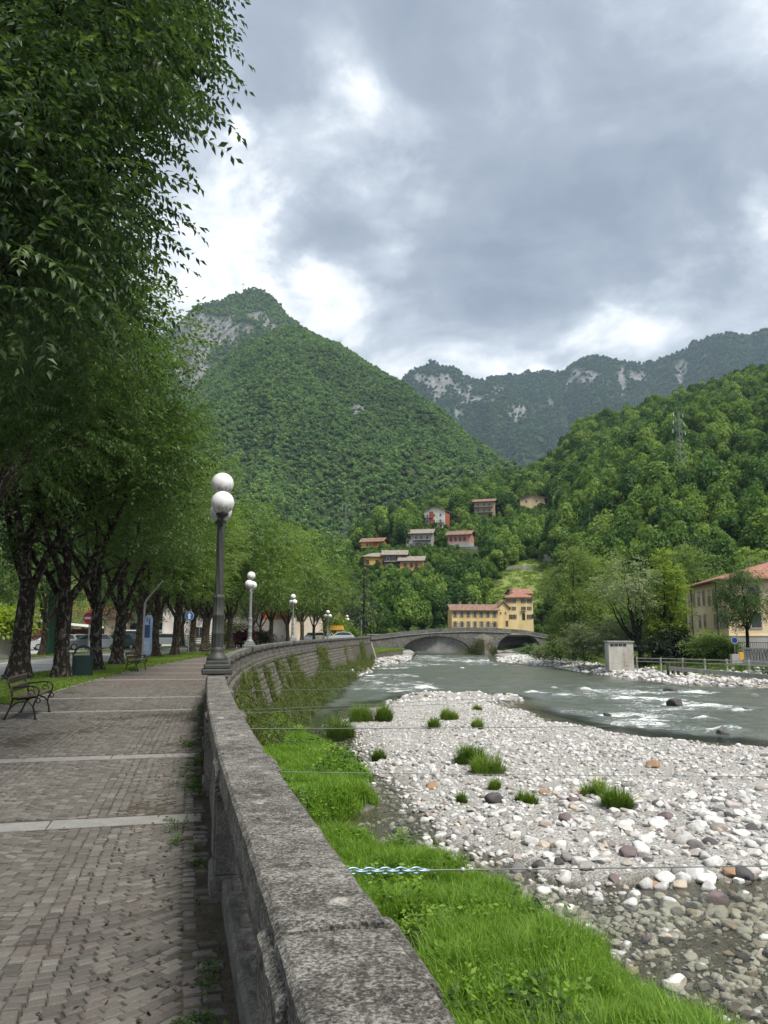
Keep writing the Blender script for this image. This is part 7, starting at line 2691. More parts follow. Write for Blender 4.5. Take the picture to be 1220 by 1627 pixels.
# ------------------------------------------------------------------ buildings behind the car park
def town(label, px, d, W_, D_, H_, rz, wall, roof, **kw):
    P_ = un(px, 1003, d=d)
    return house('town_house', label, (P_[0], P_[1], -.1), W_, D_, H_, rz, wall, roof, group='houses beyond the car park', **kw)


town('orange apartment house showing between the trunks left of the no entry sign', 134, 132, 9, 8, 9.0, .2, PL('orange2', (.60, .24, .07)), ROOF, wins=rowz('f', [-2.6, 0, 2.6], 6.6, .9, 1.6, 'frame') + rowz('f', [-2.6, 0, 2.6], 3.4, .9, 1.6, 'frame'))
town('pale cream house with dark doorways behind the parked cars', 128, 120, 13, 6, 3.6, .1, PL('creamlow', (.55, .50, .38)), ROOF, wins=rowz('f', [-4.5, -2.5, 1.5, 3.6], 1.3, 1.1, 2.2, 'frame'), rise=1.0)
town('white house right of the cedars, behind the nearest lamp post', 340, 128, 15, 8, 6.2, .15, PL('whitehouse', (.62, .58, .55)), ROOF, wins=rowz('f', [-5, -2.2, 2.2, 5.2], 4.6, .9, 1.3, 'frame') + rowz('f', [-5, -2, 1.5], 1.6, 1.0, 1.5, 'frame'))
town('rust-red and stone house seen between the far avenue trunks', 414, 134, 8.5, 8, 8.0, .1, PL('rust', (.36, .12, .06)), ROOF, wins=rowz('f', [-2.2, 1.4], 6.4, .9, 1.2, 'frame') + rowz('f', [-2.2, 1.4], 2.0, 1.0, 1.5), plinth=3.6)
town('pale house with red roof behind the far avenue', 470, 150, 16, 8, 6.0, 0, PL('palehouse', (.58, .53, .44)), ROOFRED, wins=rowz('f', [-5, -2, 1, 4], 4.2, .9, 1.3, 'frame'))
P = un(72, 1003, d=92)
t = thing('market_canopy', 'long pale canopy roof over dark red stalls beyond the green poles', 'canopy', (P[0], P[1], -.1), .15)
obj('canopy_roof', MB().prism([(-6, 3.4), (6, 2.1), (6, 2.3), (-6, 3.65)], -2, 2), MAT['white'], t)
obj('fascia', MB().box((-1.5, -1.9, 1.75), (7, .1, .5)), PL('maroon', (.16, .03, .035)), t)
obj('back_wall', MB().box((0, 1.8, 1.0), (11, .15, 2.0)), PL('maroon2', (.10, .04, .04)), t)
for x_ in (-5.5, -2, 1.5, 5.2):
    obj('post', MB().box((x_, -1.7, 1.2), (.14, .14, 2.4)), MAT['pole'], t)
fn = thing('mesh_fence', 'low dark green mesh fence behind the white hatchback', 'fence')
A, B = un(286, 1003, d=104), un(372, 1003, d=112)
ang = math.atan2(B[1] - A[1], B[0] - A[0])
gl_ = float(np.hypot(*(B - A)[:2]))
M_ = mv(A[0], A[1], -.1) @ rotz(ang)
for k_ in range(8):
    obj('post', MB().box((k_ * gl_ / 7, 0, .6), (.08, .08, 1.3), 0, M_), MAT['green_pole'], fn)
for k_ in range(5):
    obj('rail', MB().box((gl_ / 2, 0, .12 + .26 * k_), (gl_, .02, .10), 0, M_), MAT['bin'], fn)
# low wall beyond the road behind the far trunks
lw = thing('garden_wall', 'low grey garden wall in front of the rust-red house', 'wall')
A, B = un(350, 1003, d=112), un(470, 1003, d=122)
ang = math.atan2(B[1] - A[1], B[0] - A[0])
gl_ = float(np.hypot(*(B - A)[:2]))
M_ = mv(A[0], A[1], -.1) @ rotz(ang)
obj('wall', MB().box((gl_ / 2, 0, .3), (gl_, .3, .8), 0, M_), MAT['concrete'], lw)
for k_ in range(int(gl_ / 1.2)):
    obj('baluster', MB().box((k_ * 1.2 + .3, 0, .95), (.3, .18, .5), 0, M_), MAT['concrete'], lw)
for px, d, R, H, mat, lab in [(384, 84, 1.0, 2.6, 'leaf_red', 'dark red leaved shrub between two far trunks'), (366, 96, 1.2, 3.0, 'leaf_plane', 'green clipped shrub in front of the white house'), (414, 108, 1.3, 1.5, 'leaf_dark', 'round dark bush by the low garden wall')]:
    bush('garden_shrub', lab, np.array([*un(px, 1003, d=d)[:2], -.1]), R, H, MAT[mat], int(px) + 3, int(240 * R))


# ------------------------------------------------------------------ lattice pylons and summit cross
MAT['steel'] = m_plain('pylon_steel', (.20, .23, .20), .6, .3, .3, .1)


def pylon(label, foot, H_, wb, arms=3):
    t = thing('power_pylon', label, 'pylon', foot, .5, 'lattice power pylons')
    th = max(.04, H_ * .0024)
    wz = lambda z: wb * (1 - z / H_) ** 1.15 * .5 + .012 * H_ * .5
    zs = [H_ * (1 - (1 - i / 12) ** 1.25) for i in range(13)]
    for sx in (-1, 1):
        for sy in (-1, 1):
            obj('leg', MB().tube([(sx * wz(z), sy * wz(z), z) for z in zs], th, 4), MAT['steel'], t)
    for face in range(4):
        mb = MB()
        for i in range(12):
            z0, z1 = zs[i], zs[i + 1]
            a0, a1 = wz(z0), wz(z1)
            for s_ in (-1, 1):
                mb.tube([(s_ * a0, -a0, z0), (-s_ * a1, -a1, z1)], th * .6, 4, 0, rotz(face * pi / 2), caps=False)
        obj('bracing', mb, MAT['steel'], t)
    for k_ in range(arms):
        z = H_ * (.97 - .10 * k_)
        L_ = H_ * (.075 + .012 * k_)
        for s_ in (-1, 1):
            ar = obj('cross_arm', MB().tube([(0, 0, z), (s_ * L_, 0, z + .02 * H_)], th * .8, 4).tube([(0, 0, z + .04 * H_), (s_ * L_, 0, z + .02 * H_)], th * .6, 4), MAT['steel'], t)
            obj('insulator', MB().tube([(s_ * L_, 0, z + .02 * H_), (s_ * L_, 0, z - .02 * H_)], th * 1.2, 5), MAT['signwhite'], ar)


for px, py, tp, lab in [(1085, 795, 655, 'tall lattice pylon on the wooded hillside at the right'), (905, 712, 664, 'lattice pylon whose top shows over the hillside skyline')]:
    P = hill_hit(px, py) if px > 1000 else np.array([(px - 610) / FPX * 525, 525, un(px, py, d=525)[2]])
    Ht = float(un(px, tp, d=P[1])[2] - P[2])
    pylon(lab, P, Ht, Ht * .16)
P = un(549, 872, d=600)
pylon('slim lattice pylon at the foot of the mountain, above the spruces', P, float(un(549, 800, d=600)[2] - P[2]), 4.0)
P = un(534, 882, d=590)
pylon('shorter lattice pylon just left of the slim one', P, float(un(534, 848, d=590)[2] - P[2]), 3.0)
P = un(541, 566, d=1320)
pylon('tiny pylon standing on the mountain spur ridge', P, float(un(541, 540, d=1320)[2] - P[2]), 6.0)
P = un(386, 460, d=2150)
t = thing('summit_cross', 'tiny cross on top of the pointed mountain', 'cross', P)
obj('post', MB().box((0, 0, 9), (1.2, 1.2, 22)), MAT['steel'], t)
obj('arm', MB().box((0, 0, 15), (8, 1.2, 1.2)), MAT['steel'], t)
P = un(476, 641, d=1010)
t = thing('white_board', 'small white square board among the mountain trees', 'board', P)
obj('board', MB().box((0, -6, 6), (7.5, .6, 8)), MAT['white'], t)
obj('post', MB().box((0, -5.4, -2), (.6, .6, 14)), MAT['steel'], t)

# ------------------------------------------------------------------ stones of the river
def stone_mesh(name, seed, mat, sub=2):
    import bmesh
    bm = bmesh.new()
    bmesh.ops.create_icosphere(bm, subdivisions=sub, radius=1.0)
    V = np.array([v.co[:] for v in bm.verts])
    F = np.array([[v.index for v in f.verts] for f in bm.faces])
    bm.free()
    r = np.random.default_rng(seed)
    n = V + 0
    # flatten with a few cutting planes for a water-worn but angular block
    for _ in range(13):
        d_ = r.normal(size=3)
        d_ /= np.linalg.norm(d_)
        k_ = r.uniform(.48, .82)
        pdot = n @ d_
        n = n - np.outer(np.clip(pdot - k_, 0, None) * .98, d_)
    n = n * (1 + .10 * vn(V[:, 0] * 1.6 + seed, V[:, 1] * 1.6, V[:, 2] * 1.6) + .05 * vn(V[:, 0] * 5 + seed, V[:, 1] * 5, V[:, 2] * 5))[:, None]
    n = n * np.array([1, r.uniform(.65, .9), r.uniform(.45, .65)])
    return MB().add(n, F, 0, .5, None, True).mesh(name, mat)


SM = [stone_mesh('river_stone', 900 + i, MAT['boulder'], 3) for i in range(8)]
SMP = [stone_mesh('pebble', 920 + i, MAT['boulder'], 2) for i in range(6)]
rg = np.random.default_rng(33)


def sample_bar(n, poly, pad=0.0):
    p = np.array(poly)
    lo, hi = p.min(0) - pad, p.max(0) + pad
    q_ = rg.uniform(lo, hi, (n, 2))
    return q_


def in_view(P_, m=40):
    a, b = pr(P_)
    return (a > -m) & (a < 1220 + m) & (b > 990) & (b < 1627 + 2 * m)


ST = []        # x, y, size
q_ = sample_bar(60000, BAR, 3)
sb = sdf(q_[:, 0], q_[:, 1], BAR)
fb_ = fbm(q_[:, 0] * .25, q_[:, 1] * .25, 7.0, 3)
# stone size grows towards the lower right of the bar, finer gravel upstream and left
coarse = np.clip(smooth_step(44, 17, q_[:, 1]) * .75 + smooth_step(0, 8, q_[:, 0]) * .35 + .25 * fb_, .10, 1.2)
sz = .045 + .20 * coarse * rg.random(len(q_)) ** 3.0 + .03 * rg.random(len(q_))
keep = (sb > -.9 + .8 * rg.random(len(q_))) & (rg.random(len(q_)) < np.where(sz > .12, .5, .62))
ST.append(np.column_stack([q_[keep], sz[keep]]))
# scattered stones in the shallows at the lower right and along the little channel
q_ = np.column_stack([rg.uniform(1.0, 9.5, 15000), rg.uniform(9.0, 17, 15000)])
sb = sdf(q_[:, 0], q_[:, 1], BAR)
sg = sdf(q_[:, 0], q_[:, 1], GRASS_B)
sz = .03 + .13 * rg.random(len(q_)) ** 3.0
cl_ = fbm(q_[:, 0] * .6, q_[:, 1] * .6, 3.0, 3)
keep = (sb < .3) & (sg < -.05) & (rg.random(len(q_)) < .30 + .3 * cl_)
ST.append(np.column_stack([q_[keep], sz[keep]]))
q_ = np.column_stack([rg.uniform(-1.8, 3.5, 9000), rg.uniform(16, 40, 9000)])
sb = sdf(q_[:, 0], q_[:, 1], BAR)
sg = np.maximum(sdf(q_[:, 0], q_[:, 1], GRASS_B), sdf(q_[:, 0], q_[:, 1], GRASS_A))
sz = .03 + .11 * rg.random(len(q_)) ** 3.0
keep = (sb < .2) & (sg < 0.0) & (rg.random(len(q_)) < .22)
ST.append(np.column_stack([q_[keep], sz[keep]]))
# emergent stones upstream of the bar
q_ = np.column_stack([rg.uniform(0, 13, 3000), rg.uniform(54, 72, 3000)])
h_ = bed_z(q_[:, 0], q_[:, 1])
sz = .08 + .20 * rg.random(len(q_)) ** 2
keep = (h_ > WL - .22) & (rg.random(len(q_)) < .5)
ST.append(np.column_stack([q_[keep], sz[keep]]))
# right shore rubble
q_ = np.column_stack([rg.uniform(15, 52, 26000), rg.uniform(52, 150, 26000)])
sr = sdf(q_[:, 0], q_[:, 1], SHORE)
sz = .13 + .38 * rg.random(len(q_)) ** 2.2
keep = (sr > -1.2) & (sr < 5.2 + 2.5 * (q_[:, 1] < 82)) & (rg.random(len(q_)) < .9)
ST.append(np.column_stack([q_[keep], sz[keep]]))
# rubble by the wall end
q_ = np.column_stack([rg.uniform(-5, 6, 5000), rg.uniform(88, 150, 5000)])
h_ = bed_z(q_[:, 0], q_[:, 1])
sz = .10 + .24 * rg.random(len(q_)) ** 2
keep = (h_ > WL - .3)
ST.append(np.column_stack([q_[keep], sz[keep]]))
ST = np.concatenate(ST)
z_ = bed_z(ST[:, 0], ST[:, 1])
P_ = np.column_stack([ST[:, :2], z_ + ST[:, 2] * np.where(z_ > WL + .02, .06, .24)])
ok = in_view(P_)
ST, P_ = ST[ok], P_[ok]
# the wall top hides what lies close under it
app = ST[:, 2] / P_[:, 1]
a, b = pr(P_)
inside = (a > 0) & (a < 1220) & (b < 1627)
order = np.argsort(-np.where(inside, app, 0))
INDV = order[:270]
kinds_ = [('river_stone', 'pale grey rounded stone lying on the gravel bar', 'boulder'), ('river_stone', 'near-white stone lying among the grey ones', 'boulder_pale'), ('river_stone', 'dark grey stone lying on the gravel bar', 'boulder_dark'), ('river_stone', 'purple-grey stone lying on the gravel bar', 'boulder_purple')]
GR = ['pale grey stones of the gravel bar', 'whitish stones of the gravel bar', 'dark stones of the gravel bar', 'purple-grey stones of the gravel bar']
smats = {}
for j in INDV:
    u = rg.random()
    kx = 0 if u < .74 else 1 if u < .87 else 2 if u < .93 else 3
    v_ = int(rg.integers(0, 8))
    key = (v_, kx)
    if key not in smats:
        if kx == 0:
            smats[key] = SM[v_]
        else:
            m2 = SM[v_].copy()
            m2.materials[0] = MAT[kinds_[kx][2]]
            smats[key] = m2
    wet_ = P_[j][2] < WL
    o = put('river_stone', smats[key], None, kinds_[kx][1], 'stone', GR[kx])
    o.location = tuple(float(v) for v in P_[j])
    o.rotation_euler = (rg.normal(0, .2), rg.normal(0, .2), rg.uniform(0, 6.28))
    s_ = float(ST[j, 2])
    o.scale = (s_, s_, s_)
rest = order[270:]
n = len(rest)
near_ = P_[rest][:, 1] < 24
idx_ = np.where(near_, rg.integers(0, 8, n), 8 + rg.integers(0, 6, n))
scatter('river_gravel', P_[rest], np.column_stack([rg.normal(0, .25, n), rg.normal(0, .25, n), rg.uniform(0, 6.28, n)]), ST[rest, 2], idx_, SM + SMP, 'gravel and smaller stones of the river bar and shores', 'gravel')
print('gravel', n)
for px, py, r_, mt, lab in [(1037, 1220, .34, 'boulder_orange', 'orange-brown boulder near the right side of the gravel bar'), (865, 1257, .27, 'boulder_orange', 'flat tan-orange stone beside a grass tuft in the middle of the bar'), (686, 1250, .25, 'boulder_orange', 'brownish-orange stone at the water edge of the small channel'), (1162, 1377, .24, 'boulder_orange', 'orange stone among the large cobbles at the lower right'), (1035, 1388, .2, 'boulder_orange', 'small orange stone near the lower edge of the bar'),
                            (783, 1272, .36, 'boulder_dark', 'large dark stone next to small stones in the middle of the bar'), (900, 1303, .30, 'boulder_purple', 'dark purple-brown stone below the big grass tuft'), (1150, 1160, .5, 'boulder_dark', 'dark rock standing in the river rapids, lower of two'), (1066, 1098, .7, 'boulder_dark', 'dark rock standing in the river rapids, upper of two'), (932, 1096, .7, 'boulder', 'pale flat rock with white water around it'),
                            (1075, 1118, .8, 'boulder_dark', 'dark wet rock beside pale stones in the stream'), (737, 1362, .26, 'boulder_pale', 'pale flat stone at the water edge under the cable'), (1190, 1376, .30, 'boulder', 'large tan cobble at the right edge of the bar'), (1137, 1405, .28, 'boulder_purple', 'purple-grey cobble at the lower right of the bar'), (1160, 1280, .3, 'boulder', 'grey cobble at the right of the bar'), (1070, 1530, .24, 'boulder_pale', 'pale slab stone in the shallow water at the lower right')]:
    p_ = un(px, py, z=WL + (.05 if py < 1125 else .2))
    m2 = SM[int(rg.integers(0, 8))].copy()
    m2.materials[0] = MAT[mt]
    o = put('boulder', m2, None, lab, 'stone')
    o.location = (p_[0], p_[1], max(float(bed_z(p_[0], p_[1])), WL - .12) + r_ * .12)
    o.rotation_euler = (0, 0, rg.uniform(0, 6))
    o.scale = (r_, r_, r_)

for i, (px, py, r_) in enumerate(ROCKS[4:]):
    p_ = un(px, py, z=WL)
    m2 = SM[i % 8].copy()
    m2.materials[0] = MAT['boulder_dark' if i % 3 == 1 else 'boulder']
    o = put('rapid_rock', m2, None, 'wet rock breaking the surface of the river with white water behind it', 'rock', 'wet rocks standing in the rapids')
    o.location = (p_[0], p_[1], WL - .10 + .1 * r_)
    o.rotation_euler = (.1, -.1, i * 1.3)
    o.scale = (r_, r_ * .8, r_ * .75)

# ------------------------------------------------------------------ grass
def grass_mesh(name, mat, seed, nb, h, w_, spread, broad=0):
    r = np.random.default_rng(seed)
    V, F, T_ = [], [], []
    for i in range(nb):
        a = r.uniform(0, 2 * pi)
        rr = spread * math.sqrt(r.random())
        p = np.array([rr * cos(a), rr * sin(a), -.02])
        hh = h * r.uniform(.55, 1.15)
        b = r.uniform(0, 2 * pi)
        ln_ = r.uniform(.15, .65) * hh
        dv = np.array([cos(b), sin(b), 0])
        sv = np.array([-sin(b), cos(b), 0]) * w_ * r.uniform(.7, 1.3)
        n0 = len(V)
        m_ = p + dv * ln_ * .3 + np.array([0, 0, hh * .6])
        e_ = p + dv * ln_ + np.array([0, 0, hh * (1 - .3 * ln_ / hh)])
        V += [p - sv, p + sv, m_ + sv * .8, m_ - sv * .8, e_]
        F += [(n0, n0 + 1, n0 + 2, n0 + 3), (n0 + 3, n0 + 2, n0 + 4)]
        T_ += [r.random()] * 5
    for i in range(broad):
        a = r.uniform(0, 2 * pi)
        rr = spread * math.sqrt(r.random())
        c = np.array([rr * cos(a), rr * sin(a), h * r.uniform(.3, .65)])
        b = r.uniform(0, 2 * pi)
        u = np.array([cos(b), sin(b), r.uniform(-.3, .3)]) * .024 * r.uniform(.7, 1.3)
        v = np.array([-sin(b), cos(b), r.uniform(-.3, .3)]) * .019
        n0 = len(V)
        V += [c - u, c - v, c + u, c + v]
        F += [(n0, n0 + 1, n0 + 2, n0 + 3)]
        T_ += [r.uniform(.5, 1)] * 4
    return MB().add(np.array(V), F, 0, np.array(T_)).mesh(name, mat)


GM = [grass_mesh('grass_clump', MAT['grass'], 1000 + i, 44, .27 + .06 * (i % 3), .0042, .11, 4 if i % 2 else 0) for i in range(6)]
GF = [grass_mesh('grass_clump', MAT['grass'], 1020 + i, 22, .30 + .06 * (i % 2), .009, .17, 7) for i in range(4)]
GV = [grass_mesh('verge_clump', MAT['grass_dry'], 1040 + i, 26, .11, .006, .13, 4) for i in range(4)]


def tuft_mesh(mat, seed, nb, h, R):
    """domed tussock: long blades in the middle, short splayed ones at the rim, ragged outline"""
    r = np.random.default_rng(seed)
    V, F, T_ = [], [], []
    lob = [(r.normal(0, R * .35), r.normal(0, R * .3), r.uniform(.55, 1.0)) for _ in range(4)]
    for i in range(nb):
        lx, ly, ls = lob[i % 4]
        a, q = r.uniform(0, 2 * pi), math.sqrt(r.random())
        p = np.array([lx + R * .6 * ls * q * cos(a), ly + R * .6 * ls * q * sin(a), -.03])
        hh = h * ls * math.sqrt(max(.08, 1 - q * q * .9)) * r.uniform(.5, 1.2)
        b = a + r.normal(0, .7)
        ln_ = hh * (.15 + .75 * q) * r.uniform(.5, 1.3)
        dv, sv = np.array([cos(b), sin(b), 0]), np.array([-sin(b), cos(b), 0]) * .011 * r.uniform(.6, 1.3)
        n0 = len(V)
        m_ = p + dv * ln_ * .35 + np.array([0, 0, hh * .62])
        e_ = p + dv * ln_ + np.array([0, 0, hh * (.95 - .25 * q)])
        V += [p - sv, p + sv, m_ + sv * .8, m_ - sv * .8, e_]
        F += [(n0, n0 + 1, n0 + 2, n0 + 3), (n0 + 3, n0 + 2, n0 + 4)]
        T_ += [r.random()] * 5
    return MB().add(np.array(V), F, 0, np.array(T_)).mesh('grass_tuft', mat)


def grass_area(name, poly, n, meshes, label, smin, smax, inset=.05, seed=0):
    r = np.random.default_rng(seed)
    p = np.array(poly)
    q_ = r.uniform(p.min(0), p.max(0), (n, 2))
    s_ = sdf(q_[:, 0], q_[:, 1], poly) + .25 * fbm(q_[:, 0] * 1.2, q_[:, 1] * 1.2, 5.0, 3)
    k_ = s_ > inset
    q_ = q_[k_]
    z_ = bed_z(q_[:, 0], q_[:, 1])
    P3 = np.column_stack([q_, z_ - .01])
    a, b = pr(P3)
    # only where the picture could see it
    bare = fbm(P3[:, 0] * .8 + 9, P3[:, 1] * .8, 12.0, 3)
    k_ = (z_ > WL - .04) & (bare < .55) & (a > 380) & (a < 1260) & (b > 1080)
    P3, s_ = P3[k_], s_[np.nonzero(s_ > inset)[0]][k_]
    m = len(P3)
    hgt = 1 + .35 * fbm(P3[:, 0] * .9, P3[:, 1] * .9, 9.0, 3)
    sc = r.uniform(smin, smax, m) * hgt
    o = scatter(name, P3, np.column_stack([r.normal(0, .12, m), r.normal(0, .12, m), r.uniform(0, 6.28, m)]), sc, r.integers(0, len(meshes), m), meshes, label, 'grass')
    print(name, m)
    return o


grass_area('grass', GRASS_B, 42000, GM, 'lush bright green grass and weeds below the wall in the foreground', .7, 1.35, .02, 1)
grass_area('grass', GRASS_A, 30000, GF, 'bright green grassy islet at the foot of the wall', .6, 1.15, .02, 2)
# leafy weeds mixed in the grass
def weed_mesh(seed, mat='weed'):
    r = np.random.default_rng(seed)
    n = 26
    P3 = r.normal(0, .10, (n, 3)) * np.array([1, 1, .6]) + np.array([0, 0, .14])
    mb = MB()
    place_twigs(mb, twig_template(4, .12, .075, False, seed), P3, r.uniform(0, 6.28, n), r.normal(.3, .4, n), r.normal(0, .5, n), r.uniform(.6, 1.2, n), r.random(n), r)
    return mb.mesh('weed', MAT[mat])


WM = [weed_mesh(1100 + i, 'weed' if i % 2 else 'grass') for i in range(4)]
r = np.random.default_rng(8)
PP = []
for poly in (GRASS_A, GRASS_B):
    p = np.array(poly)
    q_ = r.uniform(p.min(0), p.max(0), (2600, 2))
    k_ = (sdf(q_[:, 0], q_[:, 1], poly) > .1) & (fbm(q_[:, 0] * .7, q_[:, 1] * .7, 2.0, 3) > .12)
    PP.append(q_[k_])
PP = np.concatenate(PP)
zz_ = bed_z(PP[:, 0], PP[:, 1])
k_ = (zz_ > WL)
PP = np.column_stack([PP, zz_])[k_]
m = len(PP)
scatter('bank_weeds', PP, np.column_stack([np.zeros(m), np.zeros(m), r.uniform(0, 6.28, m)]), r.uniform(.8, 1.7, m), r.integers(0, 4, m), WM, 'leafy weeds mixed into the bank grass', 'weeds')
# tufts on the bar
TUFTS = [(605, 1144, .75, .75, 'upright round grass tuft, rightmost of three in a row at the bar tip'), (573, 1145, .95, .75, 'middle grass tuft of three in a row at the bar tip'), (533, 1163, 1.0, .75, 'broad grass tuft closest to the river wall at the tip of the bar'), (716, 1143, .6, .5, 'small grass tuft on the upper part of the gravel bar'), (690, 1157, .42, .45, 'yellowish grass tuft just below the upper small tuft'), (758, 1157, .55, .42, 'grey-green low plant on the upper bar'), (607, 1200, .45, .32, 'tuft at the edge of the small side channel'),
         (748, 1210, .62, .5, 'left half of the double grass tuft in the middle of the bar'), (777, 1226, .62, .5, 'right half of the double grass tuft in the middle of the bar'), (791, 1252, .25, .25, 'tiny tuft below the double grass tuft'), (836, 1270, .35, .28, 'small tuft beside the flat tan-orange stone'), (945, 1262, .45, .45, 'left part of the largest grass tuft on the bar'), (975, 1278, .6, .5, 'largest bright grass tuft on the lower bar'), (735, 1275, .22, .25, 'sparse yellow tuft by the dark stone'), (760, 1128, .4, .3, 'tiny tuft farthest up the bar')]
for i, (px, py, R, H, lab) in enumerate(TUFTS):
    p_ = un(px, py, z=-2.95)
    zb_ = float(bed_z(p_[0], p_[1]))
    t = thing('grass_tuft', lab, 'grass tuft', (p_[0], p_[1], max(zb_, WL) - .03), 0, 'grass tufts on the gravel bar')
    rr_ = np.random.default_rng(i)
    mb = MB()
    tm = tuft_mesh(MAT['grass_dry'], 1200 + i, 1100 if R > .5 else 650, H * 2.0, R * .85)
    tm.name = 'grass_tuft'
    put('blades', tm, t)
# verges by the path
r = np.random.default_rng(9)
ns = 26000
s_ = r.uniform(13, 62, ns)
t_ = r.uniform(PATH_W + .1, 7.45, ns)
gap = (s_ > 17.3) & (s_ < 20.0) & (t_ < 7.0)
k_ = ~gap & (r.random(ns) < .9 - .35 * fbm(s_ * .5, t_ * .5, 2.0, 3))
s_, t_ = s_[k_], t_[k_]
x, y = W(s_, t_)
m = len(x)
scatter('verge_grass', np.column_stack([x, y, np.full(m, -.035)]), np.column_stack([np.zeros(m), np.zeros(m), r.uniform(0, 6.28, m)]), r.uniform(.6, 1.3, m) * (1 + s_ / 90), r.integers(0, 4, m), GV, 'green grass of the verge under the avenue trees', 'grass')
ns = 5000
s_, t_ = r.uniform(25, 120, ns), r.uniform(14.7, 17.4, ns)
x, y = W(s_, t_)
scatter('far_verge_grass', np.column_stack([x, y, np.full(ns, -.10)]), np.column_stack([np.zeros(ns), np.zeros(ns), r.uniform(0, 6.28, ns)]), r.uniform(1.2, 2.2, ns), r.integers(0, 4, ns), GV, 'green grass strip beyond the road', 'grass')
# ledge grass near the bridge
q_ = r.uniform((-4, 131), (5, 168), (4000, 2))
q_ = q_[in_poly(q_[:, 0], q_[:, 1], LEDGE)]
m = len(q_)
scatter('ledge_grass', np.column_stack([q_, np.full(m, -1.96)]), np.column_stack([np.zeros(m), np.zeros(m), r.uniform(0, 6.28, m)]), r.uniform(2.0, 4.0, m), r.integers(0, 4, m), GV, 'grass on the stone ledge by the bridge', 'grass')
# right bank grass
q_ = np.column_stack([r.uniform(20, 60, 9000), r.uniform(60, 125, 9000)])
sr = sdf(q_[:, 0], q_[:, 1], SHORE)
q_ = q_[(sr > 4.2) & (sr < 12)]
m = len(q_)
scatter('right_bank_grass', np.column_stack([q_, bed_z(q_[:, 0], q_[:, 1])]), np.column_stack([np.zeros(m), np.zeros(m), r.uniform(0, 6.28, m)]), r.uniform(2, 4.2, m), r.integers(0, 4, m), GV, 'grass along the far bank of the river', 'grass')
# meadow tussocks
N = 5000
qq = r.uniform(740, 915, N)
Yq = r.uniform(215, 420, N)
k_ = is_meadow(qq, Yq)
qq, Yq = qq[k_], Yq[k_]
m = len(qq)
scatter('meadow_grass', np.column_stack([(qq - 610) / FPX * Yq, Yq, hill_z(qq, Yq)]), np.column_stack([np.zeros(m), np.zeros(m), r.uniform(0, 6.28, m)]), r.uniform(5, 9, m), r.integers(0, 4, m), GV, 'rough grass of the sloping meadow above the yellow houses', 'grass')
# weeds and litter along the wall foot on the path
ns = 200
s_ = 1.5 + 24 * r.random(ns) ** 1.6
t_ = .04 + np.abs(r.normal(0, .14, ns))
k_ = fbm(s_ * 1.1, t_ * 3, 6.0, 3) > .05
s_, t_ = s_[k_], t_[k_]
x, y = W(s_, t_)
m = len(x)
PWM = [weed_mesh(1150 + i, 'weed') for i in range(3)]
scatter('path_weeds', np.column_stack([x, y, np.full(m, -.03)]), np.column_stack([np.zeros(m), np.zeros(m), r.uniform(0, 6.28, m)]), r.uniform(.14, .5, m), r.integers(0, 3, m), PWM, 'small weeds growing in the joints along the balustrade foot', 'weeds')
# fallen leaves and crumbs
lm = MB().add([(-.02, 0, .004), (0, -.011, 0), (.022, 0, .006), (0, .012, .002)], [(0, 1, 2, 3)]).mesh('litter', MAT['bark_brown'])
ns = 1300
s_ = 1.2 + 22 * r.random(ns) ** 1.4
t_ = np.abs(r.normal(0, .35, ns)) + .02
t_ = np.where(r.random(ns) < .25, r.uniform(0, 4, ns), t_)
x, y = W(s_, t_)
scatter('leaf_litter', np.column_stack([x, y, np.full(ns, .006)]), np.column_stack([r.normal(0, .3, ns), r.normal(0, .3, ns), r.uniform(0, 6.28, ns)]), r.uniform(.4, 1.1, ns), np.zeros(ns), [lm], 'dry leaf crumbs scattered over the paving', 'leaf litter')
# the two leafy weeds at the wall foot
for px, py, sc, lab in [(318, 1615, .26, 'leafy weed at the wall foot in the bottom corner of the path'), (338, 1540, .30, 'single young plant with upright leaves at the wall foot'), (312, 1350, .35, 'patch of low weeds beside the wall before the stone band')]:
    p_ = un(px, py, z=0)
    t = thing('weed', lab, 'weed', (p_[0], p_[1], -.03), px, None, sc)
    put('leaves', weed_mesh(px), t)
    put('stem', MB().tube([(0, 0, 0), (.01, 0, .2)], .008, 5).mesh('stem', MAT['weed']), t)

# ------------------------------------------------------------------ cables across the river and the chain
MAT['cable'] = m_plain('steel_cable', (.17, .18, .175), .5, .4, .4, .1)
MAT['chain'] = m_plain('galvanised_chain', (.30, .42, .48), .4, .5, .5, .1)


def cable(label, px, py, d, X1, Y1, Z1, r_, sag=.35, mat='cable'):
    A = un(px, py, d=d)
    B = np.array([X1, Y1, Z1])
    u = np.linspace(0, 1, 40)
    P3 = A + (B - A) * u[:, None]
    P3[:, 2] -= sag * 4 * u * (1 - u)
    o = obj('cable', MB().tube(P3, r_, 6), MAT[mat], None, label=label, cat='cable', group='slalom cables strung across the river')
    return A, B


s0_, _ = None, None
# the nearest one starts with a chain shackled to the wall
A = un(562, 1377, d=4.0)
xw, yw = W(float(S_of_y(2.95)), -.300)
A = np.array([float(xw), float(yw), .80])
B = np.array([34.0, 16.5, -1.0])
L_ = np.linalg.norm(B - A)
u_ = (B - A) / L_


def catenary(k):
    p_ = A + (B - A) * k
    p_[2] -= .42 * 4 * k * (1 - k)
    return p_


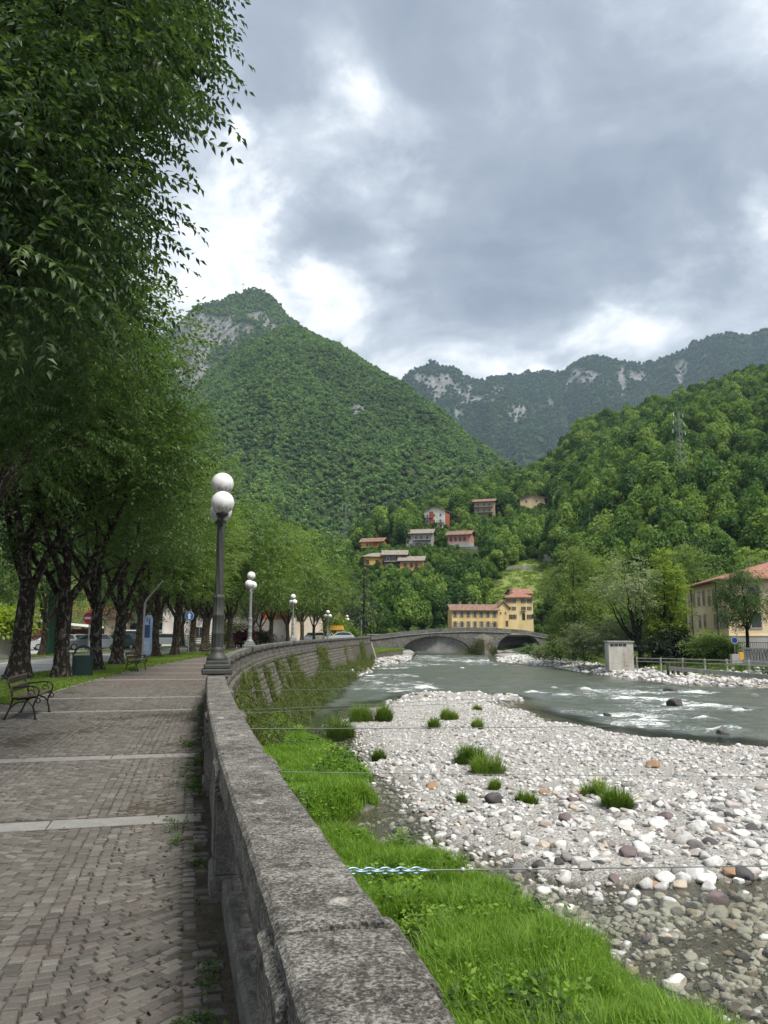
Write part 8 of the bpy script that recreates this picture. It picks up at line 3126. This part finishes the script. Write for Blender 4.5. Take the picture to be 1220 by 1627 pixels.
ch = thing('chain', 'pale blue galvanised chain fixed to the wall, holding the nearest cable', 'chain', (0, 0, 0))
nl, pitch = 11, .031
for i in range(nl):
    p0, p1 = catenary(i * pitch / L_), catenary((i + 1.0) * pitch / L_)
    c = (p0 + p1) / 2
    dvec = (p1 - p0) / np.linalg.norm(p1 - p0)
    side = np.cross(dvec, (0, 0, 1))
    side /= np.linalg.norm(side)
    up = np.cross(side, dvec)
    w1 = up if i % 2 else side
    a = np.linspace(0, 2 * pi, 13)
    P3 = [c + dvec * (.024 * cos(t_)) + w1 * (.0105 * sin(t_)) for t_ in a]
    obj('link', MB().tube(P3, .0034, 6, caps=False), MAT['chain'], ch)
k0 = nl * pitch / L_
P3 = np.array([catenary(k_) for k_ in np.linspace(k0, 1, 60)])
obj('cable', MB().tube(P3, .0028, 6), MAT['cable'], None, label='nearest cable running from the chain across the river', cat='cable', group='slalom cables strung across the river')
cl_ = thing('cable_clamp', 'small clamps on the nearest cable just beyond the chain', 'clamp', (0, 0, 0))
for k_ in (.004, .012, .02):
    p_ = catenary(k0 + k_)
    obj('clamp', MB().ball(p_, (.012, .010, .010), 0, 8, 6), MAT['pole'], cl_)
for i, (yw_, xe, ye, ze, r_, lab) in enumerate([(5.45, 38.0, 26.0, -1.3, .0024, 'second cable over the river, starting below the balustrade'), (8.7, 40, 42, -1.2, .0048, 'thick pale third cable over the grassy islet'), (16, 36, 68, -1.2, .0045, 'fourth cable leaving the curved wall'), (17.2, 35, 70, -1.2, .005, 'fifth cable, close above the fourth'), (24, 34, 80, -1.2, .006, 'sixth cable across to the right bank'), (38, 32, 90, -1.2, .008, 'farthest cable before the bridge')]):
    xw, yw = W(float(S_of_y(yw_)), -.40)
    zA = [.72, .62, .05, .0, -.1, -.2][i]
    P3 = np.array([(xw + (xe - xw) * u, yw + (ye - yw) * u, zA + (ze - zA) * u - .5 * 4 * u * (1 - u)) for u in np.linspace(0, 1, 40)])
    obj('cable', MB().tube(P3, r_, 6), MAT['cable'], None, label=lab, cat='cable', group='slalom cables strung across the river')
# label the setting pieces as well
for o in list(C.objects):
    if o.parent is None and o.get('kind') in ('structure', 'stuff') and not o.get('category'):
        o['category'] = o.name.split('.')[0].replace('_', ' ')
